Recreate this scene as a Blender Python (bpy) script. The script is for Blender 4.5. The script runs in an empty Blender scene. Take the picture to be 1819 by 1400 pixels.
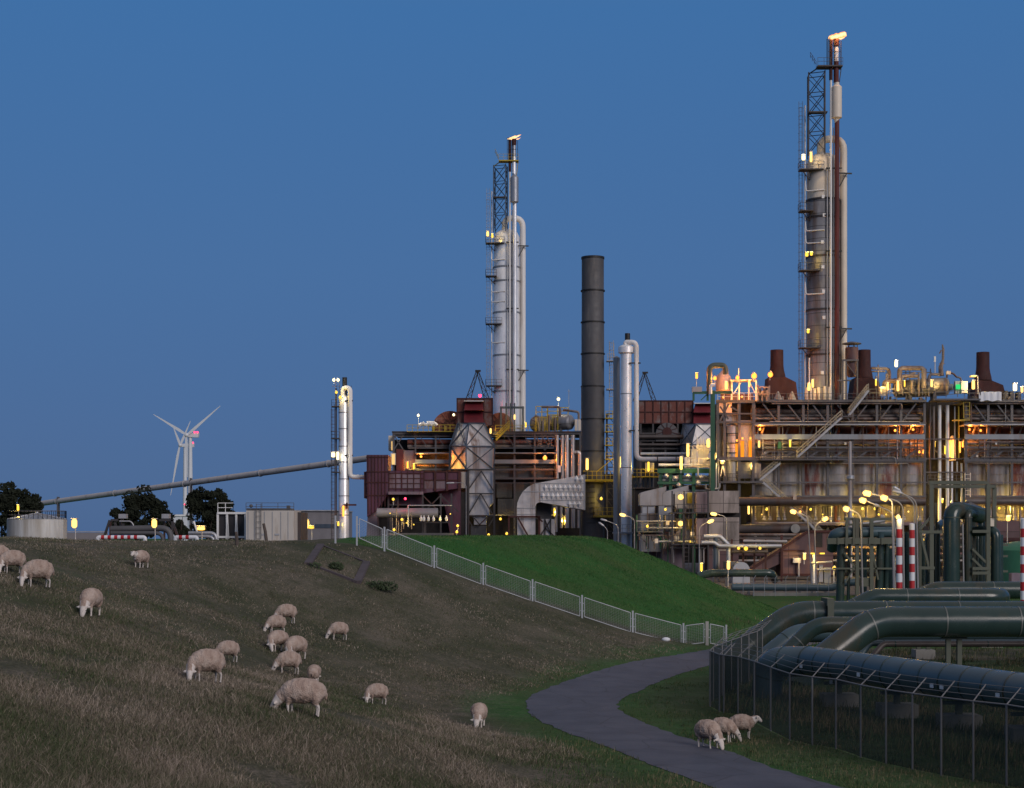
GRASS1, GRASS2, GRASS3 = 42000, 6000, 7000
import bpy, bmesh, math, random
import numpy as np
from mathutils import Vector, Matrix, noise as mnoise
R = math.radians
rnd = random.Random(7)
nrs = np.random.RandomState(11)
sc = bpy.context.scene
COL = sc.collection
F, HZ, CX, EYE = 2885.0, 954.0, 909.5, 5.7      # measured from the photograph: focal length in its pixels, horizon row, centre, eye height

def X(px, d): return (px-CX)*d/F
def Z(py, d): return EYE-(py-HZ)*d/F
def P(px, py, d): return Vector((X(px, d), d, Z(py, d)))

# ------------------------------------------------------------------ materials
def newmat(name):
    m = bpy.data.materials.new(name); m.use_nodes = True
    nt = m.node_tree; nt.nodes.clear()
    out = nt.nodes.new('ShaderNodeOutputMaterial')
    return m, nt, out
def N(nt, t, **kw):
    n = nt.nodes.new(t)
    for k, v in kw.items():
        if hasattr(n, k): setattr(n, k, v)
    return n
def L(nt, a, b): nt.links.new(a, b)
def noise(nt, scale, stretch=(1, 1, 1), detail=5, rough=.6, src='Object'):
    tc = N(nt, 'ShaderNodeNewGeometry'); mp = N(nt, 'ShaderNodeMapping')
    L(nt, tc.outputs['Position'], mp.inputs['Vector']); mp.inputs['Scale'].default_value = stretch
    n = N(nt, 'ShaderNodeTexNoise'); n.inputs['Scale'].default_value = scale
    n.inputs['Detail'].default_value = detail; n.inputs['Roughness'].default_value = rough
    L(nt, mp.outputs['Vector'], n.inputs['Vector']); return n.outputs['Fac']
def ramp(nt, fac, stops):
    r = N(nt, 'ShaderNodeValToRGB'); e = r.color_ramp.elements
    while len(e) < len(stops): e.new(.5)
    for k, (p, c) in enumerate(stops):
        e[k].position = p; e[k].color = (c[0], c[1], c[2], 1) if not isinstance(c, float) else (c, c, c, 1)
    L(nt, fac, r.inputs['Fac']); return r.outputs['Color']
def mix(nt, fac, a, b, mode='MIX'):
    m = N(nt, 'ShaderNodeMix', data_type='RGBA', blend_type=mode)
    if isinstance(fac, (int, float)): m.inputs[0].default_value = fac
    else: L(nt, fac, m.inputs[0])
    for s, v in ((m.inputs[6], a), (m.inputs[7], b)):
        if isinstance(v, (tuple, list)): s.default_value = (v[0], v[1], v[2], 1)
        else: L(nt, v, s)
    return m.outputs[2]
MATS = {}
def metal(name, c, rough=.5, metallic=0., var=.25, scale=.6, stain=None, amount=.0, streak=.18, bump=0., bscale=8, stainscale=.35, spec=.5, plates=None):
    """painted or bare steel: mottled base, optional stain (rust, soot) in vertical streaks, optional plate seams"""
    m, nt, out = newmat(name); b = N(nt, 'ShaderNodeBsdfPrincipled')
    L(nt, b.outputs[0], out.inputs[0])
    f = noise(nt, scale, (1, 1, .35))
    lo = tuple(v*(1-var) for v in c); hi = tuple(min(1, v*(1+var)) for v in c)
    col = ramp(nt, f, [(.3, lo), (.7, hi)])
    if stain:
        s = noise(nt, stainscale, (1, 1, streak), 8, .68)
        k = ramp(nt, s, [(max(0, .68-amount*.5), 0.), (min(1, .76-amount*.42), 1.)])
        col = mix(nt, k, col, stain)
    if plates:
        br = N(nt, 'ShaderNodeTexBrick'); g = N(nt, 'ShaderNodeNewGeometry')
        sp = N(nt, 'ShaderNodeSeparateXYZ'); cb = N(nt, 'ShaderNodeCombineXYZ')
        L(nt, g.outputs['Position'], sp.inputs[0]); ad = N(nt, 'ShaderNodeMath', operation='ADD')
        L(nt, sp.outputs[0], ad.inputs[0]); L(nt, sp.outputs[1], ad.inputs[1])
        L(nt, ad.outputs[0], cb.inputs[0]); L(nt, sp.outputs[2], cb.inputs[1])
        L(nt, cb.outputs[0], br.inputs['Vector'])
        br.inputs['Scale'].default_value = 1; br.inputs['Brick Width'].default_value = plates[0]; br.inputs['Row Height'].default_value = plates[1]
        br.inputs['Mortar Size'].default_value = .05; br.offset = plates[2] if len(plates) > 2 else 0
        br.inputs['Color1'].default_value = (1, 1, 1, 1); br.inputs['Color2'].default_value = (.72, .72, .72, 1); br.inputs['Mortar'].default_value = (.3, .3, .3, 1)
        col = mix(nt, 1., col, br.outputs['Color'], 'MULTIPLY')
    L(nt, col, b.inputs['Base Color'])
    b.inputs['Metallic'].default_value = metallic
    b.inputs['Specular IOR Level'].default_value = spec
    L(nt, ramp(nt, noise(nt, scale*2.2), [(.2, max(.05, rough-.12)), (.8, min(1., rough+.15))]), b.inputs['Roughness'])
    if bump:
        bp = N(nt, 'ShaderNodeBump'); bp.inputs['Strength'].default_value = bump; bp.inputs['Distance'].default_value = .05
        L(nt, noise(nt, bscale), bp.inputs['Height']); L(nt, bp.outputs[0], b.inputs['Normal'])
    MATS[name] = m; return m
def glow(name, c, s, rim=None):
    """something that gives off light; with a rim colour the edge is painted dimmer to imitate a soft glow"""
    m, nt, out = newmat(name); e = N(nt, 'ShaderNodeEmission')
    e.inputs[0].default_value = (*c, 1); e.inputs[1].default_value = s
    if rim:
        lw = N(nt, 'ShaderNodeLayerWeight'); lw.inputs[0].default_value = .5
        k = ramp(nt, lw.outputs['Facing'], [(.25, 0.), (.85, 1.)])
        L(nt, mix(nt, k, tuple(v*s for v in c), rim), e.inputs[0]); e.inputs[1].default_value = 1
    L(nt, e.outputs[0], out.inputs[0]); MATS[name] = m; return m

RUST = (.10, .035, .022); SOOT = (.03, .027, .027)
metal('steel_dark', (.04, .036, .039), .55, stain=RUST, amount=.25)
metal('steel_frame', (.086, .082, .09), .55, stain=(.08, .052, .046), amount=.25)
metal('steel_blue', (.05, .07, .10), .5)
metal('stair_rail', (.36, .31, .22), .55, var=.2)
metal('galvanised', (.34, .34, .35), .45, .5, var=.2)
metal('aluminium', (.84, .84, .86), .32, .3, var=.18, scale=.8, bump=.12, bscale=3)
metal('aluminium_worn', (.58, .54, .52), .40, .7, var=.25, scale=.5, stain=(.25, .17, .13), amount=.28, streak=.06, bump=.15, bscale=3)
metal('column_worn', (.25, .25, .27), .5, .3, var=.35, scale=.45, stain=(.14, .085, .06), amount=.3, streak=.06, plates=(2.4, 1.9, .5))
metal('white_pipe', (.74, .73, .72), .5, var=.08, stain=(.5, .44, .38), amount=.2, streak=.05)
metal('cream', (.68, .6, .5), .5, var=.1, stain=(.35, .2, .12), amount=.25)
metal('rust', (.05, .014, .013), .8, var=.35, bump=.2)
metal('rust_red', (.105, .02, .018), .7, var=.3, stain=(.06, .02, .018), amount=.3)
metal('rust_pale', (.18, .155, .15), .7, var=.25, stain=(.14, .04, .028), amount=.62, streak=.5, stainscale=.5)
metal('stack', (.075, .075, .082), .62, var=.2, stain=(.13, .125, .12), amount=.22, streak=.12)
metal('purple_steel', (.078, .024, .046), .65, var=.3, stain=(.10, .06, .085), amount=.25)
metal('shade_dark', (.018, .016, .017), .8, var=.4)  # near black stands in for the deep shade inside openings
metal('purple_grey', (.165, .125, .15), .65, var=.25, stain=(.10, .05, .05), amount=.3)
metal('wall_panel', (.235, .23, .245), .6, var=.28, stain=(.14, .115, .105), amount=.45, streak=.05, scale=.9)
metal('wall_panel_rust', (.235, .23, .245), .6, var=.28, stain=(.12, .035, .03), amount=.5, streak=.2, scale=.9, stainscale=.6)
metal('fascia', (.25, .265, .29), .55, var=.15, stain=(.2, .16, .14), amount=.25)
metal('louvre', (.19, .17, .165), .6, var=.2, stain=(.12, .07, .05), amount=.4)
metal('manifold', (.19, .155, .14), .55, .1, var=.25, stain=(.09, .05, .04), amount=.4)
metal('clad_grey', (.36, .375, .41), .45, .55, var=.15, scale=.4)
metal('concrete', (.36, .305, .28), .85, var=.2, stain=(.2, .17, .15), amount=.4, streak=.2, plates=(3.2, 2.6))
metal('concrete_plain', (.30, .29, .27), .9, var=.25, bump=.3)
metal('brown_clad', (.12, .062, .064), .6, var=.2, stain=(.10, .045, .04), amount=.25, plates=(3.4, 3.2))
metal('gravel', (.06, .054, .056), .95, var=.35, scale=.3, bump=.4, bscale=20)
metal('pipe_pale', (.44, .41, .40), .5, var=.08, stain=(.3, .26, .24), amount=.25, streak=.3)
metal('yellow_paint', (.42, .31, .02), .5, var=.2, stain=(.22, .13, .03), amount=.25)
metal('green_paint', (.015, .085, .04), .5, var=.2)
metal('green_pipe', (.024, .045, .042), .22, var=.14, scale=.5, stain=(.05, .05, .036), amount=.32, streak=.5)
metal('green_pipe_skylit', (.055, .095, .115), .33, var=.14, scale=.5, stain=(.085, .11, .115), amount=.2, streak=.7)  # paler bluish copy of the green pipe, sky reflection put into the colour
metal('pipe_seam', (.16, .17, .16), .4, .3)
metal('clad_panel', (.27, .275, .30), .5, .4, var=.18, scale=.4, stain=(.18, .14, .12), amount=.3, streak=.08, plates=(1.3, 1.1))
metal('post_grey', (.19, .185, .19), .5, .3, var=.15)
metal('inlet_concrete', (.075, .06, .066), .9, var=.3, bump=.3)
metal('soil', (.04, .035, .03), .95)
metal('olive_steel', (.075, .085, .062), .55, var=.18, stain=(.06, .05, .035), amount=.2)
metal('green_tank', (.03, .14, .075), .5, var=.12)
metal('red_stripe', (.42, .02, .025), .45, var=.1)
metal('white_stripe', (.68, .7, .74), .45, var=.08)
metal('tank_white', (.52, .53, .53), .6, var=.14, stain=(.32, .30, .27), amount=.42, streak=.07)
metal('container_beige', (.5, .46, .42), .55, var=.1, stain=(.36, .29, .22), amount=.3, streak=.15)
metal('louvre_dark', (.02, .018, .022), .6)
metal('building_grey', (.2, .19, .2), .8, var=.1)
metal('turbine_white', (.62, .64, .68), .5, var=.04)
metal('pole_grey', (.42, .42, .44), .45, .4, var=.12)
metal('pole_dull', (.24, .24, .26), .5, .2, var=.12)
metal('fence_grey', (.42, .44, .47), .5, .3, var=.1)
metal('wire', (.28, .28, .28), .5, .4)
metal('old_wood', (.09, .07, .06), .9, var=.35, scale=6)
metal('black_steel', (.014, .014, .015), .6)
metal('vessel_pink', (.38, .31, .3), .5, var=.15)
metal('duct_pale', (.34, .32, .32), .5, .3, var=.16, stain=(.25, .2, .17), amount=.3)
metal('hood_red', (.14, .015, .022), .55, var=.2)
metal('pipe_brown', (.075, .062, .06), .5, .2, var=.25, stain=(.07, .04, .03), amount=.3)
metal('tyre', (.02, .02, .02), .8)
glow('lamp_warm', (1., .62, .15), 2.6, (.60, .25, .012))
glow('lamp_yellow', (1., .62, .07), 1.9, (.46, .22, .006))
glow('lamp_orange', (1., .36, .05), 3, (.75, .10, .004))
glow('lamp_street', (1., .64, .18), 3, (.72, .30, .02))
glow('lamp_white', (1., .86, .48), 2.8, (.6, .46, .16))
glow('lamp_red', (1., .03, .08), 6)
glow('lamp_green', (.05, 1., .25), .8)
glow('window_warm', (1., .62, .22), 1.1)

# ------------------------------------------------------------------ mesh builder
ROOT = {}
def wloc(o): return ROOT.get(o.name, Vector((0, 0, 0))) if o else Vector((0, 0, 0))
class MB:
    def __init__(s): s.v = []; s.f = []; s.mi = []; s.cur = 0
    def quad(s, *pts):
        b = len(s.v); s.v += [tuple(p) for p in pts]; s.f.append(tuple(range(b, b+len(pts)))); s.mi.append(s.cur); return s
    def box(s, x0, x1, y0, y1, z0, z1):
        if x0 > x1: x0, x1 = x1, x0
        if y0 > y1: y0, y1 = y1, y0
        if z0 > z1: z0, z1 = z1, z0
        b = len(s.v)
        s.v += [(x, y, z) for z in (z0, z1) for x, y in ((x0, y0), (x1, y0), (x1, y1), (x0, y1))]
        for q in ((0, 3, 2, 1), (4, 5, 6, 7), (0, 1, 5, 4), (1, 2, 6, 5), (2, 3, 7, 6), (3, 0, 4, 7)):
            s.f.append(tuple(b+i for i in q)); s.mi.append(s.cur)
        return s
    def bar(s, a, b, w=.1, h=None):
        a = Vector(a); b = Vector(b); h = h or w; t = b-a
        if t.length < 1e-6: return s
        t.normalize(); u = Vector((0, 0, 1)) if abs(t.z) < .9 else Vector((0, 1, 0))
        p = t.cross(u).normalized(); q = p.cross(t)
        k = len(s.v)
        for c in (a, b):
            for i, j in ((-1, -1), (1, -1), (1, 1), (-1, 1)): s.v.append(tuple(c+p*(i*w/2)+q*(j*h/2)))
        for fq in ((0, 1, 2, 3), (7, 6, 5, 4), (0, 4, 5, 1), (1, 5, 6, 2), (2, 6, 7, 3), (3, 7, 4, 0)):
            s.f.append(tuple(k+i for i in fq)); s.mi.append(s.cur)
        return s
    def tube(s, pts, r, n=8, cap=True):
        pts = [Vector(p) for p in pts]; m = len(pts)
        rr = list(r) if isinstance(r, (list, tuple)) else [r]*m
        tg = []
        for i in range(m):
            t = (pts[min(i+1, m-1)]-pts[max(i-1, 0)])
            tg.append(t.normalized() if t.length > 1e-9 else Vector((0, 0, 1)))
        u = Vector((0, 1, 0)) if abs(tg[0].y) < .9 else Vector((0, 0, 1))
        u = (u-tg[0]*u.dot(tg[0])).normalized(); k = len(s.v)
        for i in range(m):
            if i:
                u = u-tg[i]*u.dot(tg[i])
                u = u.normalized() if u.length > 1e-6 else tg[i].orthogonal().normalized()
            w = tg[i].cross(u)
            for j in range(n):
                a = 2*math.pi*j/n; s.v.append(tuple(pts[i]+(u*math.cos(a)+w*math.sin(a))*rr[i]))
        for i in range(m-1):
            for j in range(n):
                j2 = (j+1) % n
                s.f.append((k+i*n+j, k+i*n+j2, k+(i+1)*n+j2, k+(i+1)*n+j)); s.mi.append(s.cur)
        if cap:
            s.f.append(tuple(k+j for j in reversed(range(n)))); s.mi.append(s.cur)
            s.f.append(tuple(k+(m-1)*n+j for j in range(n))); s.mi.append(s.cur)
        return s
    def cyl(s, a, b, r, r2=None, n=16): return s.tube([a, b], [r, r if r2 is None else r2], n)
    def lathe(s, c, prof, n=24, cap=True):
        k = len(s.v); c = Vector(c)
        for r, z in prof:
            for j in range(n):
                a = 2*math.pi*j/n; s.v.append((c.x+r*math.cos(a), c.y+r*math.sin(a), c.z+z))
        m = len(prof)
        for i in range(m-1):
            for j in range(n):
                j2 = (j+1) % n; s.f.append((k+i*n+j, k+i*n+j2, k+(i+1)*n+j2, k+(i+1)*n+j)); s.mi.append(s.cur)
        if cap:
            s.f.append(tuple(k+j for j in reversed(range(n)))); s.mi.append(s.cur)
            s.f.append(tuple(k+(m-1)*n+j for j in range(n))); s.mi.append(s.cur)
        return s
    def prism(s, pts2, y0, y1):
        """outline in x,z extruded along y"""
        m = len(pts2); k = len(s.v)
        ar = sum(pts2[i][0]*pts2[(i+1) % m][1]-pts2[(i+1) % m][0]*pts2[i][1] for i in range(m))
        p = list(pts2) if ar > 0 else list(reversed(pts2))
        s.v += [(x, y0, z) for x, z in p]+[(x, y1, z) for x, z in p]
        s.f.append(tuple(range(k, k+m))); s.f.append(tuple(reversed(range(k+m, k+2*m)))); s.mi += [s.cur]*2
        for i in range(m):
            j = (i+1) % m; s.f.append((k+j, k+i, k+m+i, k+m+j)); s.mi.append(s.cur)
        return s
    def ball(s, c, r, n=10, sc=(1, 1, 1)):
        prof = []
        h = n//2+2
        k = len(s.v); c = Vector(c)
        for i in range(h+1):
            th = math.pi*i/h-math.pi/2; rr = max(math.cos(th), .001)
            for j in range(n):
                a = 2*math.pi*j/n
                s.v.append((c.x+r*sc[0]*rr*math.cos(a), c.y+r*sc[1]*rr*math.sin(a), c.z+r*sc[2]*math.sin(th)))
        for i in range(h):
            for j in range(n):
                j2 = (j+1) % n; s.f.append((k+i*n+j, k+i*n+j2, k+(i+1)*n+j2, k+(i+1)*n+j)); s.mi.append(s.cur)
        return s
    def mesh(s, name, mats, off=Vector((0, 0, 0)), smooth=40):
        me = bpy.data.meshes.new(name)
        v = [(a-off.x, b-off.y, c-off.z) for a, b, c in s.v]
        me.from_pydata(v, [], s.f)
        for m in (mats if isinstance(mats, (list, tuple)) else [mats]):
            me.materials.append(MATS[m] if isinstance(m, str) else m)
        if any(s.mi): me.polygons.foreach_set('material_index', s.mi)
        if smooth:
            me.polygons.foreach_set('use_smooth', [True]*len(s.f)); me.set_sharp_from_angle(angle=R(smooth))
        me.update(); return me
    def build(s, name, mat, parent=None, smooth=40, loc=None, label=None):
        if not s.v: return None
        off = wloc(parent) if parent else (Vector(loc) if loc is not None else Vector((0, 0, 0)))
        o = bpy.data.objects.new(name, s.mesh(name, mat, off, smooth)); COL.objects.link(o)
        if parent: o.parent = parent
        else: o.location = off
        ROOT[o.name] = off.copy()
        if label: o['label'] = label
        return o
def bend(pts, r, seg=6):
    """polyline with its corners rounded"""
    pts = [Vector(p) for p in pts]; out = [pts[0]]
    for i in range(1, len(pts)-1):
        a, b, c = pts[i-1], pts[i], pts[i+1]
        u = (a-b); w = (c-b); lu, lw = u.length, w.length; u /= lu; w /= lw
        ang = u.angle(w); t = min(r/max(math.tan(ang/2), .05), lu*.49, lw*.49)
        p0, p1 = b+u*t, b+w*t
        for k in range(seg+1):
            q = k/seg; out.append(p0*(1-q)**2+b*2*q*(1-q)+p1*q*q)
    return out+[pts[-1]]
def thing(name, label, cat, loc, group=None, rz=0):
    o = bpy.data.objects.new(name, None); COL.objects.link(o)
    o.empty_display_size = .5; o.location = loc; o.rotation_euler = (0, 0, rz)
    ROOT[o.name] = Vector(loc); return tag(o, label, cat, group)
def tag(o, label, cat, group=None):
    o['label'] = label; o['category'] = cat
    if group: o['group'] = group
    return o
def struct(o, kind='structure'): o['kind'] = kind; return o
def kids(o): return [c for c in bpy.data.objects if c.parent == o]
def dup(o, parent=None, depth=0):
    ch = CH(o); c = o.copy(); COL.objects.link(c); c.parent = parent
    for k in ch: dup(k, c)
    return c
def CH(o): return list(o.children)
def copy_thing(o, loc, rz=None, label=None, scale=None):
    c = dup(o); c.location = loc
    if rz is not None: c.rotation_euler = (0, 0, rz)
    if scale is not None: c.scale = (scale,)*3
    if label: c['label'] = label
    return c
def railing(mb, pts, h=1.05, step=1.6, r=.035):
    pts = [Vector(p) for p in pts]
    for a, b in zip(pts, pts[1:]):
        n = max(1, round((b-a).length/step))
        for i in range(n+1):
            p = a.lerp(b, i/n); mb.bar(p, p+Vector((0, 0, h)), r*1.7)
        for q in (.5, 1): mb.bar(a+Vector((0, 0, h*q)), b+Vector((0, 0, h*q)), r*1.6)
    return mb
def ladder(mb, x, y, z0, z1, w=.55, cage=True, r=.035, out=(0, -1)):
    mb.bar((x-w/2, y, z0), (x-w/2, y, z1), r*2); mb.bar((x+w/2, y, z0), (x+w/2, y, z1), r*2)
    k = z0
    while k < z1: mb.bar((x-w/2, y, k), (x+w/2, y, k), r*1.3); k += .6
    if cage:
        k = z0+2.4
        rows = []
        while k < z1:
            pts = [Vector((x+math.cos(a)*.42, y-math.sin(a)*.7, k)) for a in (0, .8, 1.57, 2.34, math.pi)]
            for a, b in zip(pts, pts[1:]): mb.bar(a, b, r*1.3)
            rows.append(pts); k += 1.3
        for i in (1, 2, 3):
            if len(rows) > 1: mb.bar(rows[0][i], rows[-1][i], r*1.3)
    return mb
TINT = {'lamp_warm': (1, .62, .16), 'lamp_yellow': (1, .68, .12), 'lamp_orange': (1, .27, .03), 'lamp_street': (1, .64, .2), 'lamp_white': (1, .85, .6), 'lamp_red': (1, .04, .06)}
def bulb(parent, p, mat, power):
    """the light a lit fitting gives"""
    l = bpy.data.lights.new('bulb', 'POINT'); l.energy = power; l.color = TINT[mat]; l.shadow_soft_size = .12
    o = bpy.data.objects.new('bulb', l); COL.objects.link(o); o.parent = parent; o.location = Vector(p)-wloc(parent)
def tube_lamp(parent, p, h=1.5, r=.2, mat='lamp_warm', pole=None, name='lamp', power=260):
    """vertical fluorescent fitting"""
    p = Vector(p)
    o = MB().lathe(p-Vector((0, 0, h/2)), [(r*.6, 0), (r, .12), (r, h-.12), (r*.6, h)], 10).build(name, mat, parent)
    m = MB().box(p.x-r*1.1, p.x+r*1.1, p.y-r, p.y+r, p.z+h/2, p.z+h/2+.14)
    if pole: m.bar((p.x, p.y+r+.04, p.z-pole), (p.x, p.y+r+.04, p.z+h/2+.1), .1)
    m.build('lamp_bracket', 'pole_grey', o); bulb(o, p-Vector((0, r+.15, 0)), mat, power)
    return o
def ball_lamp(parent, p, r=.3, mat='lamp_warm', pole=1.2, name='lamp', power=220):
    p = Vector(p)
    o = MB().ball(p, r, 10).build(name, mat, parent)
    m = MB().cyl(p+Vector((0, 0, r*.8)), p+Vector((0, 0, r*1.3)), r*.7, r*.4, 8)
    if pole: m.bar(p-Vector((0, -r-.05, pole)), p+Vector((0, r+.05, r)), .1)
    m.build('lamp_bracket', 'pole_grey', o); bulb(o, p-Vector((0, r+.15, 0)), mat, power); return o

# ------------------------------------------------------------------ camera, sky, sun
cam = bpy.data.cameras.new('camera'); co = bpy.data.objects.new('camera', cam); COL.objects.link(co)
co.location = (0, 0, EYE); co.rotation_euler = (R(90), 0, 0)
cam.sensor_width = 36; cam.lens = 36*F/1819; cam.shift_y = (HZ-700)/1819; cam.shift_x = 0
cam.clip_start = .5; cam.clip_end = 9000; sc.camera = co
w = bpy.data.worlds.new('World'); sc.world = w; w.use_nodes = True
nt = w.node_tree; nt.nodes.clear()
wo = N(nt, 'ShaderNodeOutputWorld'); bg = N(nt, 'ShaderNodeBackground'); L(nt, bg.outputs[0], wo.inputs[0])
SUN_EL, SUN_AZ = 24., 146.
sky = N(nt, 'ShaderNodeTexSky', sky_type='NISHITA'); sky.sun_disc = False      # the afterglow behind the camera
sky.sun_elevation = R(SUN_EL); sky.sun_rotation = R(SUN_AZ)
sky.air_density = 1.; sky.dust_density = .6; sky.ozone_density = 6.
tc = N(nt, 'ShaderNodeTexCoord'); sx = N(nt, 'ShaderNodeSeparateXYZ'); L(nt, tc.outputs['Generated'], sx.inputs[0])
dusk = ramp(nt, sx.outputs[2], [(0., (.056, .117, .262)), (.06, (.057, .124, .285)), (.16, (.057, .142, .322)), (.31, (.046, .150, .358)), (.42, (.09, .15, .28)), (.62, (.25, .25, .29)), (1., (.31, .29, .30))])  # last stops, overhead and out of view, raised greyish to add top light
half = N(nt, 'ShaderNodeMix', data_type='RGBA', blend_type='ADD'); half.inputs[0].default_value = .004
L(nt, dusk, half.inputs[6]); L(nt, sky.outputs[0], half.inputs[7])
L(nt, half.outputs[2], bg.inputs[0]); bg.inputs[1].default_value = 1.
sun = bpy.data.lights.new('sun', 'SUN'); so = bpy.data.objects.new('sun', sun); COL.objects.link(so)
sun.energy = 1.7; sun.angle = R(30); sun.color = (1., .89, .83)
a, e = R(SUN_AZ), R(SUN_EL)
so.rotation_euler = Vector((math.sin(a)*math.cos(e), math.cos(a)*math.cos(e), math.sin(e))).to_track_quat('Z', 'Y').to_euler()
sc.view_settings.view_transform = 'Standard'; sc.view_settings.look = 'None'; sc.view_settings.exposure = 0; sc.view_settings.gamma = 1
sc.render.engine = 'CYCLES'
sc.cycles.use_denoising = True
sc.cycles.max_bounces = 6; sc.cycles.transparent_max_bounces = 16; sc.cycles.sample_clamp_indirect = 4
sc.cycles.use_light_tree = True; sc.cycles.caustics_reflective = False; sc.cycles.caustics_refractive = False
glow('panel_orange', (1., .30, .02), 1.2)
# ------------------------------------------------------------------ terrain: a sea dike curving round the plain
CTRL = []
def cp(px, py, d): CTRL.append((X(px, d), d, Z(py, d)))
for q in [(68, 1043, 48), (250, 1010, 70), (165, 1095, 46), (370, 1212, 38), (540, 1272, 33.5), (510, 1105, 62), (602, 1137, 60), (670, 1250, 50), (852, 1291, 48.8),
          (683, 976, 82), (770, 1008, 82), (857, 1040, 82), (945, 1068, 82), (1033, 1097, 82), (1125, 1125, 82), (1215, 1145, 82), (1255, 1149, 82),
          (0, 1400, 22), (200, 1400, 24), (400, 1400, 26.5), (600, 1400, 29.2), (800, 1400, 32), (1000, 1400, 34.6), (1150, 1400, 36.6), (0, 1250, 28), (0, 1150, 36), (0, 1060, 45)]: cp(*q)
for px, d in [(-120, 50), (0, 56), (150, 62), (300, 68), (420, 74), (560, 79)]: CTRL.append((X(px, d), d, 5.3))
for px, d in [(-120, 58), (0, 64), (150, 70), (700, 92), (800, 97), (930, 104)]: CTRL.append((X(px, d), d, 5.62))
for px, d in [(150, 72), (300, 78), (430, 83), (560, 88)]: CTRL.append((X(px, d), d, 5.46))
for px, d in [(860, 110), (1000, 108), (700, 104)]: CTRL.append((X(px, d), d, 5.75))
for px, d in [(1290, 82), (1340, 100), (1390, 116), (1425, 131)]: CTRL.append((X(px, d), d, .15))
for px, d in [(1350, 148), (1150, 160), (950, 158), (800, 150)]: CTRL.append((X(px, d), d, -.6))
for r, z in [(63, 5.3), (72, 2.6), (82, -.2), (100, -1.2)]:
    for ang in range(108, 200, 13):
        q = R(ang)
        if r*math.sin(q) > -30 or r > 80: CTRL.append((35.5+r*math.cos(q), 54.5+r*math.sin(q)*1.05, z))
for q in [(0, 0, 4.), (-8, 10, 3.5), (0, 12, 2.9), (8, 12, 1.7), (12, 0, 2.4), (15, 22, .1), (20, 10, .2), (-6, -12, 4.2), (30, 0, -.2),
          (35, 54, -1.2), (25, 40, -1), (45, 30, -1.2), (20, 54, -.9), (14, 60, -.7), (9, 53, -.5), (12, 44, -.5), (28, 70, -1), (22, 84, -.9), (50, 80, -1.2), (30, 100, -.8), (38, 125, -.8), (60, 140, -1), (45, 160, -1), (60, 20, -1),
          (3.4, 54, -.2), (4.3, 62, -.2), (5.5, 44, -.2), (8.5, 73, -.2), (20, 165, -1)]: CTRL.append(q)
CA = np.array(CTRL)
def _phi(r): return r
def _solve():
    d = np.hypot(CA[:, None, 0]-CA[None, :, 0], CA[:, None, 1]-CA[None, :, 1])
    # thin-plate with light smoothing
    K = np.where(d > 0, (d/30)**2*np.log(np.maximum(d/30, 1e-9)), 0)+np.eye(len(CA))*.008
    Pm = np.c_[np.ones(len(CA)), CA[:, :2]/30]
    A = np.block([[K, Pm], [Pm.T, np.zeros((3, 3))]])
    return np.linalg.solve(A, np.r_[CA[:, 2], np.zeros(3)])
WT = _solve()
def ground_np(x, y):
    x = np.asarray(x, float); y = np.asarray(y, float); sh = x.shape; x = x.ravel(); y = y.ravel()
    out = np.empty(len(x))
    for i in range(0, len(x), 20000):
        xx, yy = x[i:i+20000], y[i:i+20000]
        d = np.hypot(xx[:, None]-CA[None, :, 0], yy[:, None]-CA[None, :, 1])/30
        out[i:i+20000] = (np.where(d > 0, d*d*np.log(np.maximum(d, 1e-9)), 0))@WT[:-3]+WT[-3]+WT[-2]*xx/30+WT[-1]*yy/30
    def ss(a, b, t): t = np.clip((t-a)/(b-a), 0, 1); return t*t*(3-2*t)
    keep = ss(-75, -52, x)*(1-ss(30, 50, x))*(1-ss(150, 162, y))*ss(-40, -15, y)
    # beyond the fence: straight bank between a toe line and a crest line, ending in a rounded nose
    toe = np.interp(y, [75, 82, 100, 116, 130, 145], [7.6, 10.9, 15.2, 19.6, 23.4, 27]); crest = np.interp(y, [75, 82, 92, 100, 112, 125, 145], [-10, -7.7, -3, 1.2, 6.0, 9.3, 13])
    t = np.clip((toe-x)/(toe-crest), -.3, 1.6)
    bank = 5.78*(.5*(t+1-np.sqrt((t-1)**2+.008)))
    bank = np.where(x < crest-5, bank*np.clip(1-((crest-5-x)/17), -.2, 1), bank)
    bank = bank-6.2*ss(117, 146, y+.25*(toe-x))
    wb = ss(83, 95, y)*ss(-22, -12, x)
    z = np.minimum(out*(1-wb)+bank*wb, 6.1)
    z = .5*(z+np.sqrt(z*z+.06))*keep
    z = z+(np.sin(x*1.9+y*.7)*np.sin(y*1.3-x*.5)*.022+np.sin(x*.63+1.3)*np.sin(y*.41+x*.2)*.035)*np.clip(z, 0, 1)
    return z.reshape(sh)
def gz(x, y): return float(ground_np(np.array([x]), np.array([y]))[0])
def on_ground(px, py, dmin=18, dmax=150):
    """where the line of sight through a photo pixel meets the ground"""
    ds = np.arange(dmin, dmax, .1); zs = ground_np((px-CX)*ds/F, ds); ray = EYE-(py-HZ)*ds/F
    k = np.argmax(zs >= ray); d = ds[k]
    return Vector((X(px, d), d, float(zs[k])))

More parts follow.
